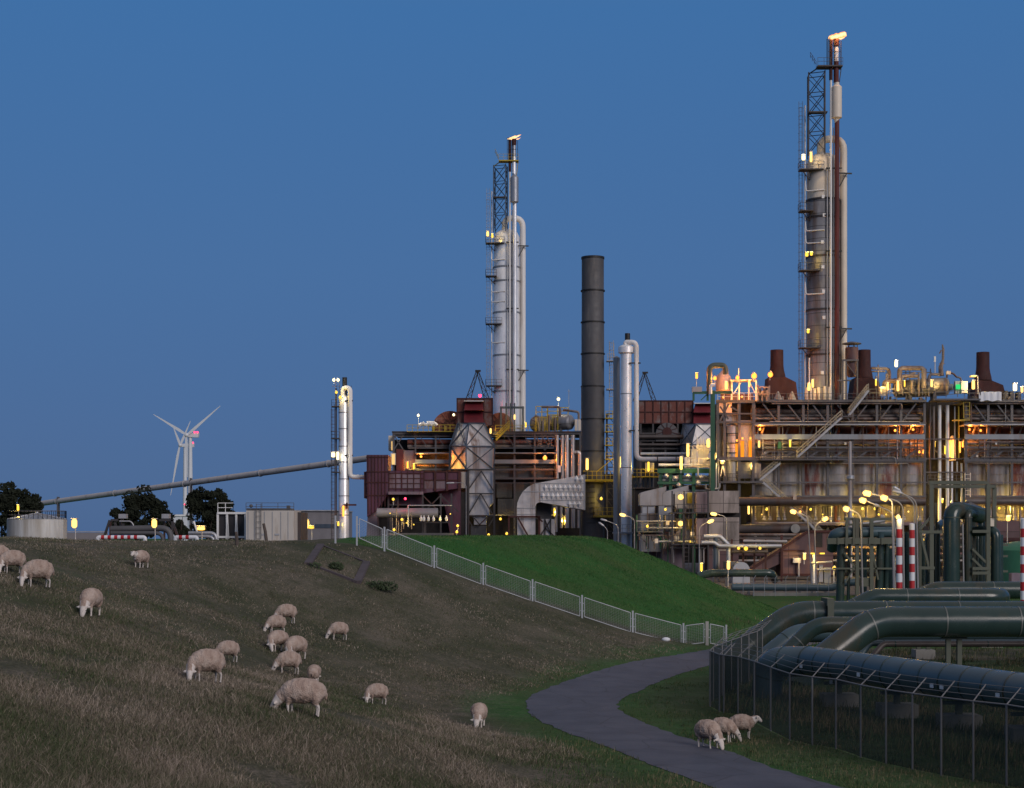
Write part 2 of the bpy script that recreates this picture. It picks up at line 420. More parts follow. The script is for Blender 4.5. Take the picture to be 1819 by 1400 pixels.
ROADL = [(12, 18), (9, 26), (4.35, 36.9), (2.2, 44.3), (.9, 49.5), (.47, 53.7), (.95, 57.7), (3.2, 65.2), (6.8, 74), (10.2, 81), (15, 90), (20, 102), (25, 115), (31, 132), (36, 142)]
ROADR = [(15.5, 19), (12.3, 27), (7.35, 36.9), (5.6, 43), (4.4, 47.5), (3.55, 52.4), (3.7, 55.8), (4.6, 59.4), (6.6, 66), (9.3, 72.7), (13, 80.2), (17.6, 89), (22.5, 101), (28, 114), (34, 131), (39, 141)]
def spline(pts, n=12):
    p = [Vector((*q, 0)) for q in pts]; out = []
    for i in range(len(p)-1):
        a, b, c, d = p[max(0, i-1)], p[i], p[i+1], p[min(len(p)-1, i+2)]
        for k in range(n):
            t = k/n
            out.append(.5*((2*b)+(c-a)*t+(2*a-5*b+4*c-d)*t*t+(3*b-a-3*c+d)*t**3))
    return out+[p[-1]]
def resample(pts, n):
    s = [0]
    for a, b in zip(pts, pts[1:]): s.append(s[-1]+(b-a).length)
    out = []; j = 0
    for i in range(n):
        t = s[-1]*i/(n-1)
        while j < len(pts)-2 and s[j+1] < t: j += 1
        out.append(pts[j].lerp(pts[j+1], (t-s[j])/max(1e-9, s[j+1]-s[j])))
    return out
rl, rr_ = resample(spline(ROADL), 420), resample(spline(ROADR), 420)
RC = np.array([((a+b)/2)[:2] for a, b in zip(rl, rr_)])
def road_dist(x, y): return np.sqrt(((x[:, None]-RC[None, :, 0])**2+(y[:, None]-RC[None, :, 1])**2).min(1))

def axis(lo, hi, step, far): 
    a = list(np.arange(lo, hi+1e-6, step)); o = []
    k = step*2; v = hi
    while v < far: v += k; k *= 1.5; o.append(v)
    p = []; k = step*2; v = lo
    while v > -far: v -= k; k *= 1.5; p.append(v)
    return np.array(list(reversed(p))+a+o)
gx, gy = axis(-60, 52, .6, 5200), axis(-20, 166, .6, 5200)
GX, GY = np.meshgrid(gx, gy); GZ = ground_np(GX, GY)
# the fence line splits the grazed slope from the mown slope
FENCE0, FENCE1 = P(598, 945, 82.6), P(1291, 1148, 82)
dist = road_dist(GX.ravel(), GY.ravel()).reshape(GX.shape)
nz = np.array([mnoise.noise(Vector((x*.11, y*.11, 3))) for x, y in zip(GX.ravel(), GY.ravel())]).reshape(GX.shape)
nz2 = np.array([mnoise.noise(Vector((x*.5, y*.5, 9))) for x, y in zip(GX.ravel(), GY.ravel())]).reshape(GX.shape)
def sst(a, b, t): t = np.clip((t-a)/(b-a), 0, 1); return t*t*(3-2*t)
green = np.zeros_like(GX)                       # 0 dry pasture, 1 mown grass
green = np.maximum(green, sst(81.2, 84.5, GY+nz*1.2)*(GX > -9.5))
green = np.maximum(green, .66*(1-sst(2.0, 4.6, dist+nz*1.1))*(GY < 84))
green = np.maximum(green, .52*(GX > 4.5+0*GX)*(GY < 75)*(GY > 20)*(1-sst(.8, 1.6, GZ)))
green = np.maximum(green, sst(60, 70, np.hypot(GX-35.5, GY-54.5)+nz*3)*.9*(GX < 0)*(GY > 50))
green = np.maximum(green, (.5*sst(.05, .5, nz+nz2*.4)*(GY < 82))*sst(.3, 3, 8.-GZ)*.55)
gm = bpy.data.meshes.new('ground'); ny, nx = GX.shape
gm.vertices.add(nx*ny); gm.vertices.foreach_set('co', np.c_[GX.ravel(), GY.ravel(), GZ.ravel()].astype(np.float32).ravel())
ii = np.arange(nx*ny).reshape(ny, nx); q = np.stack([ii[:-1, :-1], ii[:-1, 1:], ii[1:, 1:], ii[1:, :-1]], -1).reshape(-1, 4)
gm.loops.add(q.size); gm.loops.foreach_set('vertex_index', q.ravel().astype(np.int32))
gm.polygons.add(len(q)); gm.polygons.foreach_set('loop_start', np.arange(0, q.size, 4, dtype=np.int32)); gm.polygons.foreach_set('use_smooth', np.ones(len(q), bool))
at = gm.attributes.new('green', 'FLOAT', 'POINT'); at.data.foreach_set('value', green.ravel().astype(np.float32))
gm.update(calc_edges=True)
def ground_material():
    m, nt, out = newmat('ground_cover'); b = N(nt, 'ShaderNodeBsdfPrincipled'); L(nt, b.outputs[0], out.inputs[0])
    a = N(nt, 'ShaderNodeAttribute'); a.attribute_name = 'green'
    big, mid, fine = noise(nt, .16, detail=6), noise(nt, 1.3, detail=6), noise(nt, 9., (1, .55, 1), 7, .7)
    dry = ramp(nt, mid, [(.3, (.088, .090, .057)), (.48, (.142, .128, .094)), (.66, (.20, .17, .138))])
    dry = mix(nt, ramp(nt, big, [(.42, 0.), (.62, 1.)]), dry, (.068, .078, .042))
    dry = mix(nt, ramp(nt, fine, [(.3, .75), (.6, 0.)]), dry, (.046, .045, .032))
    band = noise(nt, .5, (1, .45, 1), 4, .55)
    dry = mix(nt, ramp(nt, band, [(.48, 0.), (.7, .5)]), dry, (.22, .182, .145))
    dry = mix(nt, ramp(nt, noise(nt, 14, (1, .6, 1), 6, .75), [(.36, .85), (.56, 0.)]), dry, (.05, .052, .032))
    dry = mix(nt, ramp(nt, noise(nt, 5, (1, .6, 1), 6, .75), [(.58, 0.), (.72, .5)]), dry, (.25, .21, .165))
    gr = ramp(nt, mid, [(.3, (.026, .10, .022)), (.7, (.045, .142, .034))])
    gr = mix(nt, ramp(nt, big, [(.4, 0.), (.62, .8)]), gr, (.066, .098, .034))
    gr = mix(nt, ramp(nt, fine, [(.3, .5), (.6, 0.)]), gr, (.015, .06, .015))
    n2 = N(nt, 'ShaderNodeMath', operation='ADD'); L(nt, a.outputs['Fac'], n2.inputs[0])
    s = N(nt, 'ShaderNodeMath', operation='MULTIPLY_ADD'); L(nt, noise(nt, 3.5, detail=5), s.inputs[0]); s.inputs[1].default_value = .6; s.inputs[2].default_value = -.3
    L(nt, s.outputs[0], n2.inputs[1])
    L(nt, mix(nt, ramp(nt, n2.outputs[0], [(.2, 0.), (.8, 1.)]), dry, gr), b.inputs['Base Color'])
    b.inputs['Roughness'].default_value = .95; b.inputs['Specular IOR Level'].default_value = .1
    bp = N(nt, 'ShaderNodeBump'); bp.inputs['Strength'].default_value = .8; bp.inputs['Distance'].default_value = .09
    hh = N(nt, 'ShaderNodeMath', operation='ADD'); L(nt, fine, hh.inputs[0]); L(nt, mid, hh.inputs[1])
    L(nt, hh.outputs[0], bp.inputs['Height']); L(nt, bp.outputs[0], b.inputs['Normal'])
    return m
gm.materials.append(ground_material())
go = bpy.data.objects.new('ground', gm); COL.objects.link(go); struct(go)

# road
def road_material():
    m, nt, out = newmat('asphalt'); b = N(nt, 'ShaderNodeBsdfPrincipled'); L(nt, b.outputs[0], out.inputs[0])
    c = ramp(nt, noise(nt, .7, detail=8), [(.3, (.052, .056, .080)), (.5, (.074, .079, .110)), (.7, (.098, .102, .134))])
    c = mix(nt, ramp(nt, noise(nt, 40, detail=2), [(.35, .35), (.65, 0.)]), c, (.035, .034, .036))
    cr = N(nt, 'ShaderNodeTexVoronoi', feature='DISTANCE_TO_EDGE'); cr.inputs['Scale'].default_value = .55
    g = N(nt, 'ShaderNodeNewGeometry'); L(nt, g.outputs['Position'], cr.inputs['Vector'])
    c = mix(nt, ramp(nt, cr.outputs['Distance'], [(.0, .7), (.02, 0.)]), c, (.03, .028, .03))
    L(nt, c, b.inputs['Base Color']); b.inputs['Roughness'].default_value = .72
    bp = N(nt, 'ShaderNodeBump'); bp.inputs['Strength'].default_value = .3; bp.inputs['Distance'].default_value = .02
    L(nt, noise(nt, 60), bp.inputs['Height']); L(nt, bp.outputs[0], b.inputs['Normal']); return m
MATS['asphalt'] = road_material()
mb = MB(); NW = 9; rows = []
for i, (a, b) in enumerate(zip(rl, rr_)):
    wob = .13*mnoise.noise(Vector((a.x*1.4, a.y*1.4, 1)))+.05*mnoise.noise(Vector((a.x*4, a.y*4, 2))); wob2 = .13*mnoise.noise(Vector((b.x*1.4, b.y*1.4, 5)))+.05*mnoise.noise(Vector((b.x*4, b.y*4, 6)))
    rows.append([(a+(a-b).normalized()*wob).lerp(b+(b-a).normalized()*wob2, k/(NW-1)) for k in range(NW)])
fl = [p for r_ in rows for p in r_]; zz = ground_np(np.array([p.x for p in fl]), np.array([p.y for p in fl]))
mb.v = [(p.x, p.y, z+.014+(.04*(1-abs(2*(k % NW)/(NW-1)-1)))) for k, (p, z) in enumerate(zip(fl, zz))]
for i in range(len(rows)-1):
    for k in range(NW-1): mb.f.append((i*NW+k, i*NW+k+1, (i+1)*NW+k+1, (i+1)*NW+k)); mb.mi.append(0)
struct(mb.build('road', 'asphalt', smooth=60))

struct(MB().quad((-90, 158, .03), (230, 158, .03), (230, 460, .03), (-90, 460, .03)).build('yard', 'gravel', smooth=0))
# grass: tufts of blades on the near slope and along the road (uncountable)
def grass_material(name, stops):
    m, nt, out = newmat(name); b = N(nt, 'ShaderNodeBsdfPrincipled'); L(nt, b.outputs[0], out.inputs[0])
    a = N(nt, 'ShaderNodeAttribute'); a.attribute_name = 'tone'
    L(nt, ramp(nt, a.outputs['Fac'], stops), b.inputs['Base Color']); b.inputs['Roughness'].default_value = .8
    b.inputs['Specular IOR Level'].default_value = .15; return m
def blades(name, x, y, n_per, hmin, hmax, width, spread, mat, toneshift=0., lean=.5):
    T = len(x); n = T*n_per
    bx = np.repeat(x, n_per)+nrs.normal(0, spread, n); by = np.repeat(y, n_per)+nrs.normal(0, spread, n)
    th = np.repeat(nrs.uniform(.5, 1, T), n_per)
    keep = road_dist(bx, by) > 1.5; bx, by, th = bx[keep], by[keep], th[keep]; n = len(bx)
    bz = ground_np(bx, by)-.015
    h = (hmin+(hmax-hmin)*nrs.uniform(0, 1, n)**2.2)*th
    az = nrs.uniform(0, 2*np.pi, n); ln = nrs.uniform(.05, lean, n)*h
    wa = nrs.uniform(0, np.pi, n); wd = width*nrs.uniform(.6, 1.3, n)*(.4+.6*by/35)
    dx, dy = np.cos(wa)*wd/2, np.sin(wa)*wd/2
    tx, ty = bx+np.cos(az)*ln+.12*h, by+np.sin(az)*ln-.05*h
    mx, my, mz = (bx*.62+tx*.38), (by*.62+ty*.38), bz+h*.62
    v = np.stack([np.c_[bx-dx, by-dy, bz], np.c_[bx+dx, by+dy, bz], np.c_[mx+dx*.8, my+dy*.8, mz], np.c_[mx-dx*.8, my-dy*.8, mz], np.c_[tx, ty, bz+h]], 1).reshape(-1, 3)
    me = bpy.data.meshes.new(name); me.vertices.add(len(v)); me.vertices.foreach_set('co', v.astype(np.float32).ravel())
    k = np.arange(n)[:, None]*5
    lp = np.concatenate([k+np.array([[0, 1, 2, 3]]), k+np.array([[3, 2, 4]])], 1).ravel()
    me.loops.add(len(lp)); me.loops.foreach_set('vertex_index', lp.astype(np.int32))
    st = (np.arange(n)[:, None]*7+np.array([[0, 4]])).ravel()
    me.polygons.add(2*n); me.polygons.foreach_set('loop_start', st.astype(np.int32))
    tn = np.array([mnoise.noise(Vector((a*.35, b*.35, 2))) for a, b in zip(bx, by)])*.55+.5+nrs.normal(0, .2, n)+toneshift
    tn = tn+(nrs.uniform(0, 1, n) < .12)*.35
    at = me.attributes.new('tone', 'FLOAT', 'POINT'); at.data.foreach_set('value', np.repeat(np.clip(tn, 0, 1), 5).astype(np.float32))
    me.update(calc_edges=True); me.materials.append(mat)
    o = bpy.data.objects.new(name, me); COL.objects.link(o); return o
DRY = [(.0, (.055, .085, .034)), (.3, (.098, .102, .058)), (.55, (.165, .142, .106)), (.8, (.27, .22, .17)), (1., (.36, .30, .25))]
def tuft_points(n, fx, dlo, dhi, thresh=-.1, power=2.2, accept=None):
    xs, ys = [], []
    while len(xs) < n:
        k = 40000; d = (dlo**-power+(dhi**-power-dlo**-power)*nrs.uniform(0, 1, k))**(-1/power)
        px = nrs.uniform(*fx, k); x = (px-CX)*d/F; g = ground_np(x, d)
        py = HZ+(EYE-g)*F/d
        ok = (py < 1460) & (px > -80)
        ok &= np.array([mnoise.noise(Vector((a*.45, b*.3, 7))) for a, b in zip(x, d)]) > nrs.uniform(thresh-.35, thresh+.35, k)
        if accept is not None: ok &= accept(x, d, g)
        xs += list(x[ok]); ys += list(d[ok])
    return np.array(xs[:n]), np.array(ys[:n])
dike = lambda x, y, g: (g > .25) & (np.hypot(x-35.5, y-54.5) < 62) & (y < 81)
md = grass_material('dry_grass', DRY)
x, y = tuft_points(GRASS1, (-60, 1500), 21, 80, accept=dike)
o = blades('dry_grass', x, y, 11, .03, .16, .013, .12, md, -.1, 1.4); struct(o, 'stuff')
x, y = tuft_points(GRASS1//2, (-60, 1400), 38, 81, thresh=-.25, power=.6, accept=dike)
o = blades('short_turf', x, y, 7, .02, .11, .016, .16, md, -.02, 1.3); struct(o, 'stuff')
x, y = tuft_points(GRASS2, (-60, 1400), 20, 48, thresh=.12, accept=dike)
o = blades('tall_straw', x, y, 5, .1, .38, .008, .14, md, .14, 1.3); struct(o, 'stuff')
mg = grass_material('green_grass', [(0, (.03, .075, .024)), (.4, (.06, .095, .038)), (.7, (.13, .125, .065)), (1, (.24, .19, .125))])
x, y = tuft_points(GRASS3, (950, 1900), 33, 84, thresh=-.3, accept=lambda x, y, g: (g < .6))
o = blades('verge_grass', x, y, 10, .04, .2, .014, .12, mg, -.05); struct(o, 'stuff')
x, y = tuft_points(GRASS3//2, (1290, 1900), 40, 105, thresh=-.1, accept=lambda x, y, g: (g < .6) & (x > 7.5+(52-y)*.32))
o = blades('wild_meadow', x, y, 9, .1, .55, .018, .2, mg, .05); struct(o, 'stuff')

x = nrs.uniform(-14, 24, GRASS3*4); y = nrs.uniform(83, 122, GRASS3*4); g_ = ground_np(x, y); ok = (g_ > .3) & (x > -.12*y+2)
o = blades('mown_grass', x[ok], y[ok], 7, .03, .15, .016, .18, grass_material('mown_blades', [(0, (.018, .07, .018)), (.5, (.045, .125, .032)), (1, (.12, .16, .06))])); struct(o, 'stuff')
# ------------------------------------------------------------------ sheep
def wool_material():
    m, nt, out = newmat('wool'); b = N(nt, 'ShaderNodeBsdfPrincipled'); L(nt, b.outputs[0], out.inputs[0])
    tc = N(nt, 'ShaderNodeTexCoord'); n = N(nt, 'ShaderNodeTexNoise'); n.inputs['Scale'].default_value = 3.5; n.inputs['Detail'].default_value = 6
    L(nt, tc.outputs['Object'], n.inputs['Vector'])
    c = ramp(nt, n.outputs['Fac'], [(.3, (.27, .19, .155)), (.5, (.41, .315, .265)), (.75, (.52, .43, .375))])
    L(nt, c, b.inputs['Base Color']); b.inputs['Roughness'].default_value = .95; b.inputs['Specular IOR Level'].default_value = .05
    v = N(nt, 'ShaderNodeTexVoronoi'); v.inputs['Scale'].default_value = 26; L(nt, tc.outputs['Object'], v.inputs['Vector'])
    bp = N(nt, 'ShaderNodeBump'); bp.inputs['Strength'].default_value = .55; bp.inputs['Distance'].default_value = .03
    L(nt, v.outputs['Distance'], bp.inputs['Height']); L(nt, bp.outputs[0], b.inputs['Normal']); return m
MATS['wool'] = wool_material()
metal('sheep_face', (.62, .56, .52), .85, var=.06); metal('hoof', (.05, .04, .035), .7); metal('eye_black', (.012, .01, .01), .25); metal('nose', (.16, .09, .08), .7)
def sheep_mesh(pose):
    """one continuous body grown from overlapping volumes, then remeshed"""
    mb = MB()
    def limb(pts, rs, n=12):
        mb.tube(pts, rs, n); [mb.ball(p, r, n) for p, r in zip(pts, rs)]
    # chunky barrel: high rump, deep chest
    limb([(.50, 0, .58), (.42, 0, .595), (.26, 0, .615), (.05, 0, .62), (-.16, 0, .62), (-.34, 0, .605), (-.46, 0, .585)], [.17, .235, .285, .305, .30, .262, .19], 18)
    mb.ball((.36, .08, .52), .2, 12, (1, .9, 1.1)); mb.ball((.36, -.08, .52), .2, 12, (1, .9, 1.1))
    mb.ball((-.36, 0, .52), .2, 12, (.9, 1, 1.1))
    if pose == 'graze':
        nk = [(-.46, 0, .55), (-.62, 0, .47), (-.74, 0, .36)]; hd = [(-.76, 0, .31), (-.82, 0, .22), (-.885, 0, .10), (-.90, 0, .06)]; ear = Vector((-.75, 0, .33)); eye = Vector((-.835, 0, .235))
    elif pose == 'turn':
        nk = [(-.5, 0, .57), (-.62, -.07, .47), (-.70, -.17, .34)]; hd = [(-.71, -.19, .32), (-.74, -.25, .23), (-.77, -.32, .12), (-.78, -.34, .08)]; ear = Vector((-.70, -.17, .34)); eye = Vector((-.75, -.27, .24))
    else:
        nk = [(-.48, 0, .64), (-.62, 0, .71), (-.74, 0, .76)]; hd = [(-.76, 0, .78), (-.84, 0, .76), (-.96, 0, .69), (-.99, 0, .67)]; ear = Vector((-.75, 0, .81)); eye = Vector((-.85, 0, .79))
    limb(nk, [.205, .165, .125], 14); limb(hd, [.105, .102, .074, .058], 12)
    side = Vector((0, 1, 0)); f = Vector(hd[2])-Vector(hd[0])
    if pose == 'turn': side = Vector((f.y, -f.x, 0)).normalized()
    for s in (-1, 1):
        a = ear+side*(s*.07); e = ear+side*(s*.235)+Vector((.0, 0, .015)); limb([a, a.lerp(e, .55), e], [.026, .044, .014], 8)
    for s in (-1, 1):
        y = .125*s; k = .03*s if pose == 'graze' else -.02*s
        limb([(-.36, y, .46), (-.37+k, y, .31), (-.355+k, y, .19), (-.37+k, y, .03)], [.095, .05, .032, .03], 10)
        mb.ball((-.385+k, y, .025), .04, 8, (1.15, .9, .7))
        k = -.04*s
        limb([(.36, y*1.05, .47), (.30+k, y*1.05, .36), (.42+k, y, .24), (.40+k, y, .03)], [.13, .085, .038, .031], 10)
        mb.ball((.385+k, y, .025), .04, 8, (1.15, .9, .7))
    limb([(.60, 0, .62), (.645, 0, .52), (.64, 0, .42)], [.05, .045, .03], 8)
    me = mb.mesh('body', ['wool', 'sheep_face', 'hoof'], smooth=0)
    t = bpy.data.objects.new('tmp', me); COL.objects.link(t)
    rm = t.modifiers.new('r', 'REMESH'); rm.mode = 'VOXEL'; rm.voxel_size = .02
    sm = t.modifiers.new('s', 'SMOOTH'); sm.iterations = 3; sm.factor = .5
    dg = bpy.context.evaluated_depsgraph_get(); out = bpy.data.meshes.new_from_object(t.evaluated_get(dg))
    bpy.data.objects.remove(t); out.name = 'body'
    out.materials.clear()
    for v in out.vertices:
        if v.co.z > .33 and v.co.x > -.62: v.co += v.normal*(.016*mnoise.noise(v.co*9)+.009*mnoise.noise(v.co*22))
    for q in ('wool', 'sheep_face', 'hoof'): out.materials.append(MATS[q])
    h0 = Vector(hd[0]); fd = f.normalized()
    for p in out.polygons:
        c = p.center; i = 0
        if c.z < .04 and abs(c.x) < .6 and (Vector((c.x, c.y, 0))-Vector((hd[-1][0], hd[-1][1], 0))).length > .12: i = 2
        elif c.z < .30 and abs(c.y) > .04 and abs(c.x) < .55 and (abs(abs(c.x)-.37) < .13): i = 1
        elif (c-h0).dot(fd) > -.01 and (c-h0).length < .45 and c.x < -.6: i = 1
        elif (c-ear).length < .24 and abs((c-ear).dot(side)) > .085: i = 1
        p.material_index = i; p.use_smooth = True
    parts = [('body', out)]
    for s in (-1, 1):
        parts.append(('eye', MB().ball(eye+side*(s*.09), .019, 8).mesh('eye', 'eye_black')))
    parts.append(('nose', MB().ball(Vector(hd[-1])+fd*.03+Vector((0, 0, .005)), .036, 8, (1, 1, .8)).mesh('nose', 'nose')))
    return parts
SM = {k: sheep_mesh(k) for k in ('graze', 'turn', 'stand')}
SH = [(-6, 1011, 42, 8, 'graze', 'woolly sheep half cut off by the left edge of the pasture'),
      (23, 1020, 41, 30, 'turn', 'grazing sheep between one cut by the left edge and the fattest one there'),
      (68, 1045, 49, 25, 'turn', 'fat sheep grazing high on the left slope, lowest of the three by the left edge'),
      (251, 1010, 31, 62, 'stand', 'lone small sheep standing near the dike crest with its head up'),
      (162, 1096, 49, 80, 'graze', 'round sheep grazing towards the camera alone on the upper left slope'),
      (368, 1214, 59, 26, 'turn', 'large sheep grazing on the slope with a smaller sheep close behind its rump'),
      (405, 1177, 38, 24, 'graze', 'smaller sheep just behind the rump of a large grazing sheep'),
      (509, 1108, 34, 20, 'graze', 'topmost sheep of the loose column in mid slope'),
      (491, 1127, 33, 32, 'graze', 'sheep with its pale head low to the left, second from top of the column'),
      (494, 1158, 37, 45, 'turn', 'narrow looking sheep third from top of the column, ears out to the left'),
      (526, 1172, 41, 50, 'turn', 'sheep on the right of the column facing half towards the camera'),
      (513, 1199, 41, 18, 'graze', 'sheep grazing to the left at the bottom of the column'),
      (558, 1216, 34, 268, 'graze', 'sheep seen as a round back right behind the largest sheep'),
      (538, 1273, 66, 0, 'graze', 'largest and nearest sheep, long pinkish body and white head with dark eye patch'),
      (602, 1138, 32, 22, 'graze', 'sheep grazing on its own in mid slope to the right of the column'),
      (670, 1252, 37, 22, 'turn', 'sheep grazing low on the slope right of the largest sheep'),
      (851, 1292, 42, 82, 'graze', 'sheep grazing towards the camera at the foot of the dike beside the road bend'),
      (1257, 1329, 49, 128, 'graze', 'round front sheep of the three by the fence, head down at the road edge'),
      (1283, 1319, 43, 152, 'turn', 'middle sheep of the three by the fence, between a round one and one looking out'),
      (1317, 1312, 42, 176, 'stand', 'rearmost sheep of the three by the fence, head stretched out to the right')]
for i, (px, py, hpx, rz, pose, lab) in enumerate(SH):
    g = on_ground(px, py); s = max(.6, min(1.3, hpx*g.y/F/.87))
    t = thing('sheep', lab, 'sheep', g-Vector((0, 0, .015)), 'sheep grazing on the dike', R(rz))
    t.scale = (s*(.85 if i == 13 else .73), s*1.04, s)
    for nme, me in SM[pose]:
        o = bpy.data.objects.new(nme, me); COL.objects.link(o); o.parent = t
# ------------------------------------------------------------------ wire-mesh fence down the dike slope
DF = 82.
posts = [(596, 916, 952), (634, 917, 958), (683, 936, 976), (771.5, 969, 1010), (858.5, 1000, 1042), (946, 1029, 1070), (1034, 1057, 1099), (1124, 1085, 1127), (1214, 1107, 1147), (1256, 1104, 1149), (1290, 1110, 1147)]
root = thing('mesh_fence', 'pale grey wire mesh fence running down the dike slope between brown pasture and green grass', 'fence', (X(1290, DF), DF, 0))
for i, (px, yt, yb) in enumerate(posts):
    x = X(px, DF); g = gz(x, DF); w_ = .16 if i == 9 else .085
    zt = max(Z(yt, DF), g+.9)
    MB().box(x-w_/2, x+w_/2, DF-.05, DF+.05, g-.15, zt).build('post', 'concrete_plain' if i == 9 else 'fence_grey', root, smooth=0)
for i in range(1, len(posts)-1):
    xa, xb = X(posts[i][0], DF)+(.12 if i != 9 else .16), X(posts[i+1][0], DF)-(.12 if i != 8 else .16)
    za, zb = max(Z(posts[i][1], DF), gz(xa, DF)+.9)-.13, max(Z(posts[i+1][1], DF), gz(xb, DF)+.9)-.10
    hh = .97
    fr = MB(); c = [(xa, DF, za), (xb, DF, zb), (xb, DF, zb-hh), (xa, DF, za-hh)]
    for a, b in zip(c, c[1:]+c[:1]): fr.tube([a, b], .026, 6)
    for q in (.3, .7):
        fr.bar((xa-.1, DF, za-hh*q), (xa, DF, za-hh*q), .03); fr.bar((xb, DF, zb-hh*q), (xb+.1, DF, zb-hh*q), .03)
    pn = fr.build('panel', 'fence_grey', root)
    wr = MB(); n = int((xb-xa)/.085)
    for k in range(1, n):
        t = k/n; x = xa+(xb-xa)*t; z = za+(zb-za)*t; wr.bar((x, DF, z), (x, DF, z-hh), .0085)
    for k in range(1, 12): wr.bar((xa, DF, za-hh*k/12), (xb, DF, zb-hh*k/12), .0085)
    wr.build('wire_mesh', 'wire', pn, smooth=0)
# concrete drain inlet on the slope
pts = [on_ground(547, 1004), on_ground(634, 1037), on_ground(651, 1001), on_ground(570, 970)]
root = thing('drain_inlet', 'weathered concrete drain inlet set in the brown slope below the fence top', 'drain', (pts[0]+pts[2])/2-Vector((0, 0, .2)))
up = Vector((0, 0, -.03))
MB().bar(pts[0]+up, pts[1]+up, .14, .3).build('kerb', 'inlet_concrete', root, smooth=0)
MB().bar(pts[3]+up*2.2, pts[2]+up*2.2, .12, .3).build('kerb', 'inlet_concrete', root, smooth=0)
MB().bar(pts[0]+up, pts[3]+up, .34, .3).build('wing_wall', 'inlet_concrete', root, smooth=0)
MB().bar(pts[1]+up, pts[2]+up, .34, .3).build('wing_wall', 'inlet_concrete', root, smooth=0)
MB().quad(*[p+up*.6 for p in pts]).build('channel_floor', 'soil' if 'soil' in MATS else 'old_wood', root, smooth=0)
def leafy(mb, c, rad, n, size, rs, squash=(1, 1, 1)):
    for _ in range(n):
        v = Vector((rs.normal(), rs.normal(), rs.normal())); v.normalize(); v *= rs.uniform(.35, 1)**.6
        p = c+Vector((v.x*rad*squash[0], v.y*rad*squash[1], v.z*rad*squash[2]))
        a = Vector((rs.normal(), rs.normal(), rs.normal())).normalized(); b = a.orthogonal().normalized(); s_ = size*rs.uniform(.5, 1.3)
        mb.quad(p-a*s_, p+b*s_*.55, p+a*s_, p-b*s_*.55)
metal('leaf_dark', (.016, .020, .013), .85, var=.5, scale=.5, spec=.15); metal('leaf_shrub', (.035, .055, .022), .8, var=.4, scale=3); metal('bark', (.07, .055, .045), .9)
for (px, py, r_, lab) in [(668, 1046, .55, 'dark green shrub on the brown slope just below the concrete drain inlet'), (596, 1012, .5, 'weedy dark shrub growing inside the concrete drain inlet')]:
    g = on_ground(px, py); t = thing('shrub', lab, 'shrub', g); mb = MB()
    for k in range(5): leafy(mb, g+Vector((nrs.normal()*.3, nrs.normal()*.25, .12)), r_*.7, 170, .06, nrs, (1, 1, .6))
    mb.build('foliage', 'leaf_shrub', t, smooth=0); MB().cyl(g-Vector((0, 0, .1)), g+Vector((0, 0, .25)), .03, .02, 6).build('stem', 'bark', t)
for (px, py, hp, lean, lab) in [(475, 961, 31, -.22, 'leaning old wooden post on the crest in front of the beige container'), (422, 969, 24, -.12, 'short old wooden post on the crest in front of the dark louvred bays')]:
    g = on_ground(px, py); s = g.y/F; t = thing('wooden_post', lab, 'post', g, 'old fence posts on the crest')
    MB().tube([g-Vector((0, 0, .3)), g+Vector((lean*hp*s*.55, 0, hp*s*.55)), g+Vector((lean*hp*s, 0, hp*s))], [.085, .08, .07], 7).build('post_shaft', 'old_wood', t)
# ------------------------------------------------------------------ dark security fence round the pipe yard
fb = [(1286, 1267), (1311, 1271), (1340, 1283), (1369, 1299), (1403, 1316), (1443, 1325), (1485, 1331), (1529, 1346), (1574, 1358), (1621, 1368), (1672, 1378), (1729, 1388), (1788, 1397)]
plan = [Vector((10.4, 67.5, 0)), Vector((9.9, 65.6, 0)), Vector((9.3, 63.8, 0)), Vector((8.75, 62, 0)), Vector((8.1, 60, 0)), Vector((7.5, 58, 0)), Vector((6.95, 56.1, 0)), Vector((6.62, 54.3, 0)), Vector((6.72, 52.6, 0))]
for px, py in fb:
    d = F*EYE/(py-HZ)*.995; plan.append(Vector((X(px, d), d, 0)))
for k in range(1, 5): plan.append(plan[-1]+Vector((.55, -1.62, 0)))
for p in plan: p.z = gz(p.x, p.y)
root = thing('security_fence', 'dark green mesh security fence with angled barbed wire arms around the pipe yard', 'fence', plan[9])
m, nt, out = newmat('screen_mesh'); b = N(nt, 'ShaderNodeBsdfPrincipled'); b.inputs['Base Color'].default_value = (.014, .024, .022, 1); b.inputs['Roughness'].default_value = .8
tr = N(nt, 'ShaderNodeBsdfTransparent'); mx = N(nt, 'ShaderNodeMixShader'); mx.inputs[0].default_value = .76
L(nt, tr.outputs[0], mx.inputs[1]); L(nt, b.outputs[0], mx.inputs[2]); L(nt, mx.outputs[0], out.inputs[0]); MATS['screen_mesh'] = m
FH = 1.86; tips = []; tops = []
for i, p in enumerate(plan):
    q = plan[min(i+1, len(plan)-1)]-plan[max(0, i-1)]; q.z = 0; q.normalize(); nin = Vector((-q.y, q.x, 0))
    if i < 8: nin = Vector((.95, .3, 0))
    tp = p+Vector((0, 0, FH)); tip = tp+nin*.42+Vector((0, 0, .37)); tops.append(tp); tips.append(tip)
    po = MB().tube([p-Vector((0, 0, .2)), tp], .026, 8).build('post', 'post_grey', root)
    MB().tube([tp, tip], .017, 6).build('barb_arm', 'post_grey', po)
for i in range(len(plan)-1):
    a, b = plan[i]+Vector((.0, .035, .02)), plan[i+1]+Vector((0, .035, .02)); h = Vector((0, 0, FH-.04))
    MB().quad(a, b, b+h, a+h).build('mesh_panel', 'screen_mesh', root, smooth=0)
MB().tube(tops, .02, 6).build('top_rail', 'post_grey', root)
